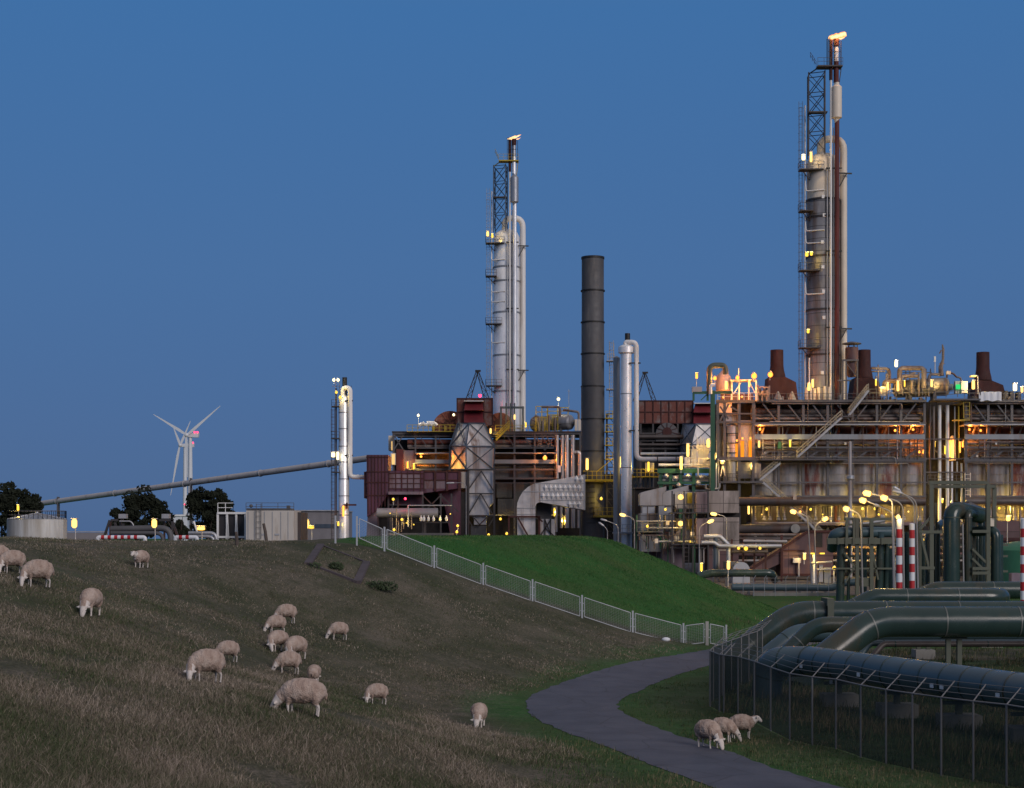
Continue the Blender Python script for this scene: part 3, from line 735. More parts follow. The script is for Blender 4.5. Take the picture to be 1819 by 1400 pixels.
for q in (.35, .68, .98): MB().tube([a.lerp(b, q) for a, b in zip(tops, tips)], .008, 4).build('barbed_wire', 'post_grey', root)
# ------------------------------------------------------------------ big green pipes
def big_pipe(label, pts, r, mat, bendr, loc=None, seams=4.0, marks=(), group='green pipes of the pipe yard'):
    path = bend(pts, bendr, 10); root = thing('pipeline', label, 'pipe', loc or Vector((pts[0][0], pts[0][1], 0)), group)
    MB().tube(path, r, 32).build('pipe_shell', mat, root, smooth=60)
    acc = 0; nxt = seams*.6; k = 0
    for a, b in zip(path, path[1:]):
        l = (b-a).length
        while acc+l > nxt and k < 40:
            p = a.lerp(b, (nxt-acc)/l); t = (b-a).normalized()
            MB().tube([p-t*.025, p+t*.025], r+.014, 32).build('seam_band', 'pipe_seam' if mat == 'green_pipe' else 'green_pipe', root); nxt += seams; k += 1
        acc += l
    for (p, s_) in marks: MB().box(p.x-s_, p.x+s_, p.y-.02, p.y+.02, p.z-s_*.8, p.z+s_*.8).build('label_plate', 'white_stripe', root, smooth=0)
    return root
z0 = 1.38
A, B = Vector((10.05, 57.2, z0)), Vector((14.5, 44.6, z0)); dB = (B-A).normalized()
rt = big_pipe('long slate blue pipe running low behind the security fence towards the lower right corner', [A+Vector((-1.1, .55, -2.3)), A+Vector((-.9, .5, -.1)), A+dB*.9, A+dB*8, B, B+dB*22], .53, 'green_pipe_skylit', .75, seams=1.05)
side = Vector((-dB.y, dB.x, 0)); side = side if side.y < 0 else -side
for q in (1.2, 3.2, 4.9, 9.0, 9.5, 12.2):
    p = A+dB*q+side*.535+Vector((0, 0, -.12 if q != 3.2 else -.5)); MB().bar(p-dB*.09, p+dB*.09, .02, .13).build('label_plate', 'white_stripe', rt, smooth=0)
big_pipe('thick green pipe rising from behind the blue pipe and crossing level to the right edge', [(10.9, 62.2, -.3), (11.7, 63.4, .55), (14.2, 64, 2.36), (42, 64, 2.36)], .6, 'green_pipe', 2.2, seams=2.9)
big_pipe('large green pipe elbow at the left end of the yard rising behind the fence corner', [(9.9, 74.5, -.4), (10.7, 75.7, .4), (13.2, 76, 2.12), (46, 76, 2.12)], .59, 'green_pipe', 2.6, seams=3.4)
big_pipe('thin green pipe bending up between two thick green elbows', [(10.6, 68, -.2), (11.3, 68.8, .45), (12.9, 69, 1.98), (30, 69, 1.98)], .34, 'green_pipe', 1.4)
big_pipe('low dark pipe slanting up just left of the thin bent pipe', [(10.5, 71, -.3), (11.0, 71.6, .25), (12.6, 72, 1.45), (30, 72, 1.45)], .42, 'green_pipe_skylit', 1.4)
big_pipe('slim bluish pipe slanting under the thick level pipe', [(14.4, 69.6, -.1), (15.5, 70.4, 1.1), (26, 71, 1.1)], .14, 'green_pipe_skylit', .4)
big_pipe('slim brown pipe slanting beside the slim bluish pipe', [(14.7, 69.0, -.1), (15.95, 69.8, 1.1), (27, 70, 1.1)], .13, 'pipe_brown', .4)
big_pipe('green pipe with a rounded right end lying behind the two thick elbows', [(20.4, 104, .2), (21.6, 104, 1.05), (23.2, 104, 1.85), (31.6, 104, 1.85), (31.9, 110, 1.7)], .56, 'green_pipe', 1.5, seams=3.3)
big_pipe('farthest green level pipe reaching the right edge in front of the striped posts', [(26.2, 112, .4), (27.3, 112, 1.2), (29.2, 112, 2.03), (60, 112, 2.03)], .6, 'green_pipe', 1.6, seams=4.6)
def support(px, py, d, top, label, w=1.1, two=False):
    x = X(px, d); g = gz(x, d); t = thing('pipe_support', label, 'pipe support', (x, d, g), 'concrete footed pipe supports')
    MB().box(x-w/2, x+w/2, d-.45, d+.45, g-.2, g+.42).build('concrete_block', 'concrete_plain', t, smooth=0)
    for dx in ((-.22, .22) if two else (0,)): MB().box(x+dx-.09, x+dx+.09, d-.09, d+.09, g+.42, top).build('steel_leg', 'olive_steel', t, smooth=0)
    MB().box(x-.5, x+.5, d-.1, d+.1, top, top+.1).build('saddle', 'olive_steel', t, smooth=0)
for i, q in enumerate((2.8, 6.3, 9.6, 12.9)):
    p = A+dB*q; support(CX+p.x*F/p.y, 0, p.y, z0-.64, ['concrete block support under the left end of the blue pipe', 'second concrete block support from the left under the blue pipe', 'broad concrete block support near the middle of the blue pipe', 'concrete block support nearest the lower right corner'][i], 1.15)
support(1694, 0, 64.3, 1.66, 'twin legged green steel support under the thick level pipe', .9, True)
support(1640, 0, 76, 1.42, 'pipe support half hidden behind the thick level pipe', .9, True)
def block(px, py, d, w, h, lab):
    g = gz(X(px, d), d); t = thing('concrete_footing', lab, 'concrete block', (X(px, d), d, g)); x = X(px, d)
    MB().prism([(x-w/2, g-.1), (x+w/2, g-.1), (x+w/2-.12, g+h), (x-w/2+.12, g+h)], d-.5, d+.5).build('block_body', 'concrete_plain', t, smooth=0)
    MB().box(x-.06, x+.06, d-.06, d+.06, g+h, g+h+.12).build('anchor_stub', 'olive_steel', t, smooth=0)
block(1758, 0, 84, 1.1, .75, 'pale concrete footing in the meadow right of the twin legged support')
block(1625, 0, 88, 1.5, .45, 'low concrete footing in the meadow left of the twin legged support')
x = X(1470, 76); t = thing('pipe_clamp', 'dark clamp post standing astride the large green elbow pipe', 'clamp', (x, 76, 0))
MB().box(x-.16, x+.16, 75.2, 76.8, 2.5, 2.85).build('clamp_head', 'olive_steel', t, smooth=0)
for s_ in (-.75, .75): MB().box(x-.14, x+.14, 76+s_-.06, 76+s_+.06, -.1, 2.5).build('clamp_leg', 'olive_steel', t, smooth=0)
g = on_ground(1183, 1139); t = thing('stone', 'pale rounded stone lying in the grass by the foot of the mesh fence', 'stone', g)
MB().ball(g+Vector((0, 0, .08)), .17, 10, (1.3, 1, .7)).build('stone_body', 'white_stripe', t)
# ------------------------------------------------------------------ helpers for the far plant: px/py are photo pixels at distance d
def bx(mb, x0, x1, y0, y1, d, t, dz=0): return mb.box(X(x0, d), X(x1, d), d, d+t, Z(y1, d), Z(y0, d))
def pp(pts, d): return [P(x, y, d if len(q) == 0 else q[0]) for x, y, *q in pts]
def pr(mb, pts, d, t): return mb.prism([(X(x, d), Z(y, d)) for x, y in pts], d, d+t)
def vpost(mb, px, y0, y1, d, w=.3): x = X(px, d); return mb.box(x-w/2, x+w/2, d-w/2, d+w/2, Z(y1, d), Z(y0, d))
def ground_post(mb, px, y0, d, w=.3): x = X(px, d); return mb.box(x-w/2, x+w/2, d-w/2, d+w/2, -.2, Z(y0, d))
def hb(mb, x0, x1, y, d, w=.25, h=None, y2=None): return mb.bar(P(x0, y, d), P(x1, y if y2 is None else y2, d), w, h or w)
def base(px, d): return (X(px, d), d, 0)
def pipe(name, pts, r, mat, parent, br=.8, n=12): return MB().tube(bend(pts, br, 5), r, n).build(name, mat, parent)
# ------------------------------------------------------------------ far left: wind turbines, trees, tank
def turbine(hub, tips, towx, d, label, ends):
    h = P(*hub, d); t = thing('wind_turbine', label, 'wind turbine', (X(towx, d), d+5, 0), 'wind turbines on the horizon'); s = d/F
    tx = X(towx, d); zt = h.z-1.5
    MB().tube([(tx, d+5, -1), (tx, d+5, zt*.5), (tx, d+5, zt)], [2.7, 2.3, 1.75], 20).build('tower', 'turbine_white', t)
    e = P(ends, hub[1], d); na = MB().prism([(h.x, h.z-1.6), (e.x, h.z-2), (e.x+.5, h.z+2.2), (h.x, h.z+1.8)], d+2.5, d+7).build('nacelle', 'turbine_white', t)
    MB().ball((h.x, d+1, h.z), 2., 14).build('hub', 'turbine_white', t)
    for q in tips:
        tp = P(*q, d); dr = (tp-h); n_ = Vector((dr.z, 0, -dr.x)).normalized(); mb = MB(); k = 9; L_, R_ = [], []
        for i in range(k):
            f = i/(k-1); wd = 3.4*(.38+.62*min(1, f*5))*(1-f*.86); c = h+dr*f; c.y = d+.6; L_.append(c-n_*wd*.38); R_.append(c+n_*wd*.62)
        for a, b, c, e_ in zip(L_, R_, R_[1:], L_[1:]):
            for o in (-.18, .18): mb.quad(a+Vector((0, o, 0)), b+Vector((0, o, 0)), c+Vector((0, o, 0)), e_+Vector((0, o, 0)))
            mb.quad(a+Vector((0, -.18, 0)), a+Vector((0, .18, 0)), e_+Vector((0, .18, 0)), e_+Vector((0, -.18, 0))); mb.quad(b+Vector((0, -.18, 0)), b+Vector((0, .18, 0)), c+Vector((0, .18, 0)), c+Vector((0, -.18, 0)))
        mb.build('blade', 'turbine_white', t, smooth=30)
    for dx in (-3.2, -.6): MB().ball((e.x+dx, d+2.3, h.z+2.9), .8, 8).build('warning_light', 'lamp_red', na)
    MB().ball((tx, d+2.3, h.z-105*s*1.0), .55, 8).build('warning_light', 'lamp_red', t)
turbine((331, 773), [(272, 736), (391, 721), (333, 848)], 336, 1500, 'nearer white wind turbine with two long blades spread in a wide vee', 351)
turbine((319.5, 791), [(303, 880), (307, 757), (338, 748)], 327, 1760, 'farther white wind turbine partly behind the other, one blade hanging down', 343)
def tree(lumps, d, label, trunk):
    g = Vector((X(trunk, d), d, 0)); t = thing('tree', label, 'tree', g, 'dark trees on the left')
    mb = MB(); s = d/F
    for px, py, rx, ry in lumps:
        c = P(px, py, d)
        for k in range(20):
            v = Vector((nrs.normal(), nrs.normal(), nrs.normal())).normalized()*nrs.uniform(.3, .98)
            leafy(mb, c+Vector((v.x*rx*s, v.y*rx*s*.8, v.z*ry*s)), min(rx, ry)*s*nrs.uniform(.26, .5), 105, .42, nrs, (1.05, 1, .95))
    mb.build('crown', 'leaf_dark', t, smooth=0)
    tk = MB().tube([g-Vector((0, 0, .3)), g+Vector((.1, 0, 3)), g+Vector((0, 0, 8))], [.42, .3, .14], 9)
    for q in range(5):
        a = q*1.26; b0 = g+Vector((0, 0, 3+q*.7)); tk.tube([b0, b0+Vector((math.cos(a)*1.4, math.sin(a)*1.2, 1.7)), b0+Vector((math.cos(a)*2.6, math.sin(a)*2, 3.6))], [.16, .1, .04], 6)
    tk.build('trunk', 'bark', t)
tree([(240, 896, 37, 33), (216, 922, 22, 28), (274, 903, 24, 28), (290, 928, 18, 24), (250, 935, 36, 18)], 335, 'broad dark tree in the middle, hiding a stretch of the long sloping pipe', 245)
tree([(356, 892, 24, 27), (386, 896, 24, 27), (372, 924, 38, 30), (402, 922, 16, 26)], 325, 'dark twin-topped tree right of the turbine towers', 372)
tree([(8, 886, 28, 28), (-20, 900, 30, 36), (22, 918, 30, 32)], 330, 'tall dark tree cut by the left edge', 3)
tree([(46, 895, 21, 24), (63, 910, 15, 22), (42, 926, 32, 24)], 315, 'shorter dark tree between the left edge tree and the sloping pipe', 47)
tree([(318, 938, 13, 12), (326, 945, 14, 10)], 300, 'small bush below the turbine towers between two dark trees', 320)
# white storage tank
d = 204; c = Vector((X(66, d), d, 0)); r = 51.5*d/F; zt = Z(922, 200)
t = thing('storage_tank', 'squat white round storage tank with weather streaks on the far left', 'tank', c)
MB().lathe(c, [(r, -.3), (r, zt)], 48).build('shell', 'tank_white', t)
rf = MB().lathe(c, [(r+.04, zt), (r*.55, zt+.38), (.25, zt+.72), (.2, zt+.95), (.01, zt+.97)], 48).build('roof', 'galvanised', t)
m_ = MB()
for k in range(12): a = k*math.pi/6; m_.bar(c+Vector((math.cos(a)*r, math.sin(a)*r, zt+.06)), c+Vector((0, 0, zt+.8)), .1)
m_.build('roof_rib', 'pole_grey', rf)
m_ = MB()
for k in range(40):
    a, b = (c+Vector((math.cos(q)*(r-.1), math.sin(q)*(r-.1), zt+.05)) for q in (k*math.pi/20, (k+1)*math.pi/20))
    railing(m_, [a, b], 1.0, 9, .03)
m_.build('railing', 'steel_frame', t)
def flood(px, py, d, label, pole=True, r=.36, h=1.1, mat='lamp_warm', group='lit yard lamps on the left', basez=0.):
    p = P(px, py, d); t = thing('yard_lamp', label, 'lamp', (p.x, d, basez), group)
    MB().tube([(p.x, d+r+.12, basez-.1), (p.x, d+r+.12, p.z+h*.55)], .06, 8).build('pole', 'pole_grey', t)
    lp = MB().lathe((p.x, d, p.z-h/2), [(r*.5, 0), (r, h*.2), (r, h*.8), (r*.5, h)], 12).build('lamp', mat, t)
    MB().box(p.x-r, p.x+r, d-r*.6, d+r+.16, p.z+h/2, p.z+h/2+.1).build('lamp_cap', 'pole_grey', lp); bulb(lp, (p.x, d-r-.15, p.z), mat, 160)
flood(132, 930, 196, 'bright yard lamp just right of the squat white tank')
flood(274, 930, 205, 'bright yard lamp in front of the right end of the pipe trestle')
flood(357, 939, 195, 'dim yellow yard lamp just left of the louvred bays', r=.5, h=.5)
flood(545, 931, 230, 'bright yard lamp right of the beige container', h=1.3)
flood(553, 937, 228, 'low yellow lamp beside the bright lamp right of the beige container', r=.4, h=.45, mat='lamp_yellow')
flood(32, 903, 206, 'small yellow lamp on a pole rising behind the squat white tank', r=.16, h=.8, mat='lamp_yellow')
t = thing('bund_wall', 'low pale wall running behind the squat white tank', 'wall', base(150, 235)); bx(MB(), 108, 190, 946, 975, 235, .4).build('wall_body', 'building_grey', t)
MB().bar(P(100, 944.5, 235.2), P(192, 944.5, 235.2), .55, .14).build('coping', 'pole_grey', t)
# pipe trestle and striped guards
d = 220; t = thing('pipe_trestle', 'dark pipe trestle with two level pipes and two small boxes on top', 'pipe rack', base(247, d))
m_ = MB()
for a, b in (((195, 924), (183, 960)), ((305, 923), (317, 956)), ((197, 924), (210, 924)), ((283, 924), (308, 924)), ((204, 928), (207, 940)), ((219, 930), (219, 940)), ((233, 930), (237, 945))): m_.bar(P(*a, d), P(*b, d), .3)
for px in (196, 214, 292, 306): ground_post(m_, px, 926, d+2, .25)
m_.build('frame', 'steel_dark', t)
pipe('pipe', [P(197, 940, d-1), P(303, 938, d-1), P(304, 975, d-1)], .42, 'stack', t, 1.4)
pipe('pipe', [P(197, 947, d-2), P(289, 947, d-2), P(290, 975, d-2)], .26, 'stack', t, 1.)
for px in (217, 293.5): bx(MB(), px-6.5, px+6.5, 913, 921, d, 1.2).build('equipment_box', 'pole_grey', t, smooth=0); vpost(MB(), px, 921, 926, d+.5, .4).build('box_leg', 'steel_dark', t)
pipe('handrail', [P(212, 926, d-.5), P(232, 926, d-.5), P(237, 932, d-.5), P(237, 952, d-.5)], .09, 'pole_grey', t, .5)
def striped_guard(x0, x1, d, label):
    t = thing('striped_guard', label, 'barrier', base((x0+x1)/2, d), 'red and white guards on the left'); z = Z(954.5, d); n = int((x1-x0)/5.5); xs = [X(x0+(x1-x0)*k/n, d) for k in range(n+1)]
    for k in range(n): MB().tube([(xs[k], d, z), (xs[k+1], d, z)], .24, 12).build('band', 'red_stripe' if k % 2 == 0 else 'white_stripe', t)
    MB().tube(bend([(xs[-1], d, z), (xs[-1]+.5, d, z), (xs[-1]+.7, d, -.2)], .4), .24, 12).build('end_bend', 'white_stripe', t); MB().tube(bend([(xs[0], d, z), (xs[0]-.4, d, z), (xs[0]-.6, d, -.2)], .4), .24, 12).build('end_bend', 'white_stripe', t)
striped_guard(180, 250, 192, 'longer red and white striped guard rail in front of the pipe trestle'); striped_guard(318, 342, 188, 'short red and white striped guard rail in front of the low looped pipes')
d = 198; t = thing('low_pipe_loop', 'two low pale pipes turning down just left of the louvred bays', 'pipe', base(360, d))
for y, x1 in ((947, 384), (953, 380)): pipe('pipe', [P(335, y, d), P(x1, y, d), P(x1+1, 985, d)], .22, 'clad_grey', t, .8)
pipe('vent_pipe', [P(351, 948, d), P(344, 926, d)], .12, 'white_pipe', t)
# louvred cooler and beige container
d = 176; t = thing('cooling_unit', 'cooling unit of three dark louvred bays in a pale frame with a roof railing', 'cooling unit', base(410, d))
for i, (a, b) in enumerate(((388, 402), (404.5, 418.5), (421, 435))): bx(MB(), a, b, 913, 990, d+.3, 4).build('louvre_bay', 'louvre_dark', t, smooth=0)
m_ = MB()
for px in (387, 403.3, 419.8, 436): vpost(m_, px, 911, 990, d+.1, .22)
for px in (404, 420): m_.bar(P(px-2.5, 957, d-.1), P(px, 913, d), .1); m_.bar(P(px+2.5, 957, d-.1), P(px, 913, d), .1)
for y in (911.5, 954): hb(m_, 386, 437, y, d, .22)
m_.build('frame', 'white_pipe', t); m_ = MB(); railing(m_, [P(387, 910, d), P(414, 910, d), P(414, 910, d+4)], 1.0, .7, .04); m_.build('railing', 'white_pipe', t)
d = 172; t = thing('equipment_container', 'beige ribbed equipment container with a wall ladder and rooftop gear', 'container', base(480, d))
bx(MB(), 437, 522, 907, 990, d, 6).build('body', 'container_beige', t, smooth=0)
m_ = MB()
for px in (441, 452, 470, 484, 499, 512): vpost(m_, px, 909, 958, d-.03, .06)
for px in (468, 492): bx(m_, px-4, px+4, 948, 951, d-.06, .06)
m_.build('panel_rib', 'pole_grey', t); m_ = MB(); ladder(m_, X(460, d), d-.25, Z(957, d), Z(895, d), .5, False, .03); m_.build('ladder', 'steel_frame', t)
m_ = MB(); bx(m_, 438, 516, 903, 906.9, d+.8, 3); bx(m_, 509, 514, 898, 903, d+.8, .8); railing(m_, [P(437, 906.8, d), P(522, 906.8, d)], .8, 1.6, .03); m_.ball(P(446, 899, d+1), .2, 8); m_.build('roof_gear', 'stack', t)
bx(MB(), 523, 534, 910, 990, d+3, 6).build('side_block', 'steel_dark', t, smooth=0)  # dark block paints the container's shaded end
d = 420; t = thing('warehouse', 'long low grey building behind the silver column on the left', 'building', base(570, d)); bx(MB(), 520, 612, 908, 990, d, 20).build('wall', 'building_grey', t, smooth=0)
m_ = MB(); bx(m_, 560, 612, 931, 938, d-.15, .15); m_.build('window_band', 'steel_blue', t, smooth=0)
bx(MB(), 519, 613, 906, 908, d-.5, 21).build('roof', 'pole_grey', t, smooth=0)
d = 1350; t = thing('distant_shed', 'tiny pale shed at the foot of the wind turbines', 'building', base(318, d)); bx(MB(), 305, 333, 917, 960, d, 12).build('wall', 'turbine_white', t, smooth=0); pr(MB(), [(304, 917), (334, 917), (330, 914), (308, 914)], d-1, 14).build('roof', 'white_pipe', t, smooth=0)
# long sloping conveyor pipe
t = thing('sloping_pipe', 'long pale pipe sloping across the sky from the left trees up to the plant', 'pipe', base(360, 345))
A1, B1 = P(655, 814, 312), P(62, 896, 385); q_ = [B1.lerp(A1, k/8) for k in range(9)]
MB().tube(q_, .62, 20).build('pipe_shell', 'pipe_pale', t)
for f in (.08, .28, .5, .72, .9): p = B1.lerp(A1, f); MB().tube([p-(A1-B1).normalized()*.15, p+(A1-B1).normalized()*.15], .74, 20).build('flange', 'pole_grey', t)
for f in (.085, .52, .93):
    p = B1.lerp(A1, f); m_ = MB()
    for s_ in (-.9, .9): m_.bar((p.x, p.y+s_, -.2), (p.x, p.y+s_*.6, p.z+1.), .32)
    m_.bar((p.x, p.y-.8, p.z-.75), (p.x, p.y+.8, p.z-.75), .25); m_.build('support', 'steel_frame', t)
# silver column with white swan-neck pipe, left of the plant
d = 290; s = d/F; t = thing('silver_column', 'slim silver column with a white swan-neck pipe standing alone left of the plant', 'column', base(611, d)); cx = X(611, d)
sh = MB().lathe((cx, d, 0), [(.93, -.2), (.93, Z(708, d)), (.7, Z(704, d)), (.15, Z(702, d))], 28).build('shell', 'aluminium', t)
for y in (733, 762, 793, 821, 851, 881, 915): MB().lathe((cx, d, Z(y, d)-.08), [(.93, 0), (.98, 0), (.98, .16), (.93, .16)], 28, False).build('ring_band', 'galvanised', sh)
pipe('swan_neck_pipe', [P(609, 704, d-.2), P(609, 689, d-.2), P(622, 689, d-.9), P(622, 847, d-.9), P(652, 848, d-.9)], .42, 'white_pipe', t, .75)
MB().lathe((X(612, d), d+.3, Z(706, d)), [(.42, 0), (.42, 3.6), (.3, 3.6)], 16).build('vent_stub', 'black_steel', t)
m_ = MB()
for y in (712, 809): hb(m_, 613, 627, y, d-1, .22)
m_.build('pipe_bracket', 'black_steel', t)
m_ = MB(); ladder(m_, X(592, d), d-.3, 0, Z(718, d)); vpost(m_, 597, 690, 1000, d, .28); m_.build('caged_ladder', 'steel_dark', t)
for y in (721, 778, 838):
    m_ = MB(); bx(m_, 589, 603, y, y+1.6, d-1.2, 1.8); railing(m_, [P(589, y, d-1.2), P(603, y, d-1.2)], 1.1, .7, .035); railing(m_, [P(589, y, d-1.2), P(589, y, d+.6)], 1.1, .9, .035); m_.build('platform', 'steel_dark', t)
m_ = MB(); vpost(m_, 596.5, 676, 722, d-.6, .1); vpost(m_, 603, 680, 706, d-.6, .08); vpost(m_, 624, 685, 690, d, .08); hb(m_, 590, 604, 686, d-.6, .08); m_.build('lamp_mast', 'steel_dark', t)
for x, y in ((593, 675), (600.5, 675)): ball_lamp(t, P(x, y, d-1), .3, 'lamp_white', .6, power=90)
for x, y in ((597.5, 697), (604, 706)): ball_lamp(t, P(x, y, d-1.2), .26, 'lamp_yellow', 0, power=60)
tube_lamp(t, P(592, 808, d-1.4), .9, .38, 'lamp_white', power=90); tube_lamp(t, P(600, 810, d-1.4), 1.4, .26, 'lamp_white', power=90)
tube_lamp(t, P(610, 908, d-1.6), 1.9, .2, 'lamp_orange', power=120); tube_lamp(t, P(601, 931, d-1.6), .7, .2, 'lamp_yellow', power=80)
m_ = MB(); hb(m_, 610, 633, 897, d-1.5, .3); vpost(m_, 616, 893, 904, d-1.5, .3); m_.build('hoist_beam', 'rust', t)
# ------------------------------------------------------------------ flare towers (one kind, built in metres round the column axis)
def tower(cx, d, label, mt):
    t = thing('flare_tower', label, 'tower', (cx, d, 0), 'tall flare towers')
    def V(x, y, z): return (cx+x, d+y, z)
    sh = MB().lathe((cx, d, 0), [(2.56, -.2), (2.56, 57.4), (2.5, 57.5)], 48).build('column_shell', mt['shell'], t)
    MB().lathe((cx, d, 0), [(2.5, 57.5), (2.5, 63.2), (2.1, 64.1), (1.2, 64.6), (.01, 64.7)], 40).build('column_head', mt['head'], t)
    for z in (12, 19, 26.5, 33.6, 40.5, 48.7, 54.7, 57.4):
        MB().lathe((cx, d, z-.14), [(2.55, 0), (2.66, 0), (2.66, .28), (2.55, .28)], 48, False).build('ring_band', mt['ring'], sh)
    pipe('downcomer_pipe', [V(-.4, 0, 64.2), V(-.4, -.2, 66.9), V(3.1, -.2, 66.9), V(3.1, -.2, 8)], .56, mt['down'], t, 1.75, 18)
    pipe('flare_riser', [V(.62, -3, 8), V(.62, -3, 75.2)], .17, 'white_pipe', t); pipe('flare_riser', [V(.62, -3, 75.2), V(.62, -3, 81.3)], .27, mt['tip'], t)
    pipe('flare_riser', [V(1.55, -3, 8), V(1.55, -3, 69.4)], .36, mt['main'], t)
    for x in (.1, 1.06): pipe('slim_riser', [V(x, -2.85, 8), V(x, -2.85, 62 if x < .5 else 68)], .09, 'galvanised', t, n=8)
    MB().lathe(V(1.5, -3, 69.2), [(.3, -.6), (.4, 0), (.78, .25), (.78, 4.9), (.4, 5.3), (.4, 5.6)], 24).build('silencer', mt['sil'], t)
    MB().lathe(V(1.42, -3, 74.8), [(.4, 0), (.4, 3.2)], 20).build('flare_pipe', mt['main'], t)
    MB().lathe(V(1.42, -3, 78), [(.36, 0), (.36, 2.2)], 20).build('flare_pipe', mt['mid'], t)
    tp = MB().lathe(V(1.42, -3, 80.2), [(.4, 0), (.44, .2), (.44, 1.2)], 20).build('flare_tip', mt['tip'], t)
    m_ = MB()
    for x, y in ((.12, -3.4), (.12, -2.5), (2.1, -3.4), (2.1, -2.5), (.35, -3.5), (1., -3.5)): m_.bar(V(x, y, 77.3), V(x, y, 81.6 if x < .5 else 81.0), .09)
    for z in (79.4, 81): m_.bar(V(.12, -3.4, z), V(2.1, -3.4, z), .05)
    m_.build('wind_guard', 'black_steel', t)
    # lattice mast
    m_ = MB(); zs = [64.6, 67.6, 70.6, 73.6, 76.6]
    cs = [(-2.5, -1.6), (-.2, -2.6), (.15, -.2), (-2.2, .9)]
    for x, y in cs: m_.bar(V(x, y, 64), V(x, y, 76.8), .17)
    for (xa, ya), (xb, yb) in zip(cs, cs[1:]+cs[:1]):
        for a, b in zip(zs, zs[1:]):
            m_.bar(V(xa, ya, a), V(xb, yb, b), .1); m_.bar(V(xb, yb, a), V(xa, ya, b), .1); m_.bar(V(xa, ya, b), V(xb, yb, b), .1)
    m_.build('lattice_mast', 'steel_blue' if mt['clean'] else 'steel_dark', t)
    m_ = MB(); m_.box(cx-1.5, cx+2.3, d-3.7, d-1.8, 77.1, 77.3); m_.bar(V(2.2, -3, 77.1), V(1.9, -2.8, 74.6), .12); m_.bar(V(-1.5, -2.6, 77), V(-2.5, -1.6, 76.5), .14)
    MB().box(cx-2.6, cx+.2, d-2.6, d-1.4, 70.4, 70.6).build('mast_landing', 'steel_dark', t, smooth=0); railing(m_, [V(-1.5, -3.7, 77.3), V(2.3, -3.7, 77.3)], 1.1, 1, .03); railing(m_, [V(-1.5, -2.4, 77.3), V(-2.2, -1.4, 79)], .9, .6, .03)
    m_.build('mast_platform', 'yellow_paint' if mt['clean'] else 'steel_dark', t)
    m_ = MB(); ladder(m_, cx-3.55, d-.6, 8, 72.6, .55, True, .028); m_.build('caged_ladder', 'galvanised' if mt['clean'] else 'steel_frame', t)
    pipe('side_pole', [V(-2.85, -.4, 20), V(-2.85, -.4, 72)], .12, 'white_pipe', t, n=8)
    for z, x1 in ((61.8, -.4), (55.5, -1.9), (46.4, -.9), (34.6, -.9)):
        m_ = MB(); m_.box(cx-4., cx+x1, d-2.9, d-.9, z-.14, z); railing(m_, [V(-4, -.9, z), V(-4, -2.9, z), V(x1, -2.9, z)], 1.1, 1., .035)
        for x in (-3.7, -2.2): m_.bar(V(x, -2.4, z-.1), V(-2.3, -1.1, z-1.4), .09)
        m_.build('platform', 'steel_dark', t)
    for z in (58.6, 50.6, 42.8, 52.5): MB().tube(bend([V(-2.9, -.6, z+2.4), V(-2.9, -1.5, z), V(-.3, -2.65, z)], .5), .1, 8).build('nozzle_pipe', 'white_pipe', t)
    for z in (61.8, 49.2, 37.6, 21.5): MB().bar(V(-.1, -2.95, z), V(2.3, -2.95, z), .2).build('pipe_bracket', 'black_steel', t, smooth=0)
    for z in (61.4, 37.6): MB().bar(V(2.2, -1.4, z), V(4.2, -1.1, z), .2).bar(V(2.3, -1.2, z-2), V(3.4, -1.1, z), .14).build('wall_bracket', 'black_steel', t, smooth=0)
    if not mt['clean']:
        for z in (57.3, 54.5, 50.4, 46.6, 42.9, 38.9, 30.5, 24.1):
            MB().box(cx-.85+.07*(z % 5), cx-.4+.07*(z % 5), d-2.64, d-2.4, z, z+.5).build('label_plate', 'white_pipe', t, smooth=0)
    return t
TA = dict(shell='column_worn', head='cream', ring='steel_dark', down='cream', main='rust_red', sil='cream', mid='white_pipe', tip='rust', clean=False)
TB = dict(shell='aluminium', head='aluminium', ring='galvanised', down='white_pipe', main='aluminium', sil='clad_grey', mid='clad_grey', tip='rust', clean=True)
ta = tower(X(1462, 250), 250, 'tallest flare tower, grimy grey column with rust red pipes and a flame on top', TA)
tb = tower(X(900, 312), 312, 'clean silver flare tower behind the middle of the plant with a small flame', TB)
def lampset(t, cx, d, lst):
    for x, z, r, h, mat in lst: tube_lamp(t, (cx+x, d-3.3, z), h, r, mat, power=110)
lampset(ta, X(1462, 250), 250, [(-3.6, 63.3, .3, .75, 'lamp_white'), (-2.45, 63.4, .2, 1.5, 'lamp_warm'), (-3.1, 48.6, .26, .6, 'lamp_yellow'), (-2.4, 48.7, .22, .5, 'lamp_yellow'), (-2.9, 36.9, .22, .5, 'lamp_yellow'), (-2.2, 29, .2, 1.2, 'lamp_warm')])
lampset(tb, X(900, 312), 312, [(-3.6, 63.3, .25, .9, 'lamp_warm'), (-2.7, 62.9, .2, .7, 'lamp_yellow')])
def flame(c, pts, label):
    t = thing('flame', label, 'flame', c, 'burning flares'); m_ = MB()
    for off, sc_, k in ((Vector((0, 0, 0)), 1., 0), (Vector((-.25, .1, .1)), .7, 1), (Vector((.5, .2, .22)), .62, 2), (Vector((.1, -.2, -.05)), .8, 3), (Vector((1.1, .1, -.12)), .45, 4)):
        path = [Vector(c)+off+Vector((x*sc_, .12*math.sin(x*3+k), z*sc_)) for x, z, r in pts]; m_.tube(path, [r*sc_*(1+.3*math.sin(i*2.1+k)) for i, (x, z, r) in enumerate(pts)], 10)
    m_.build('flame_body', 'flame', t); return t
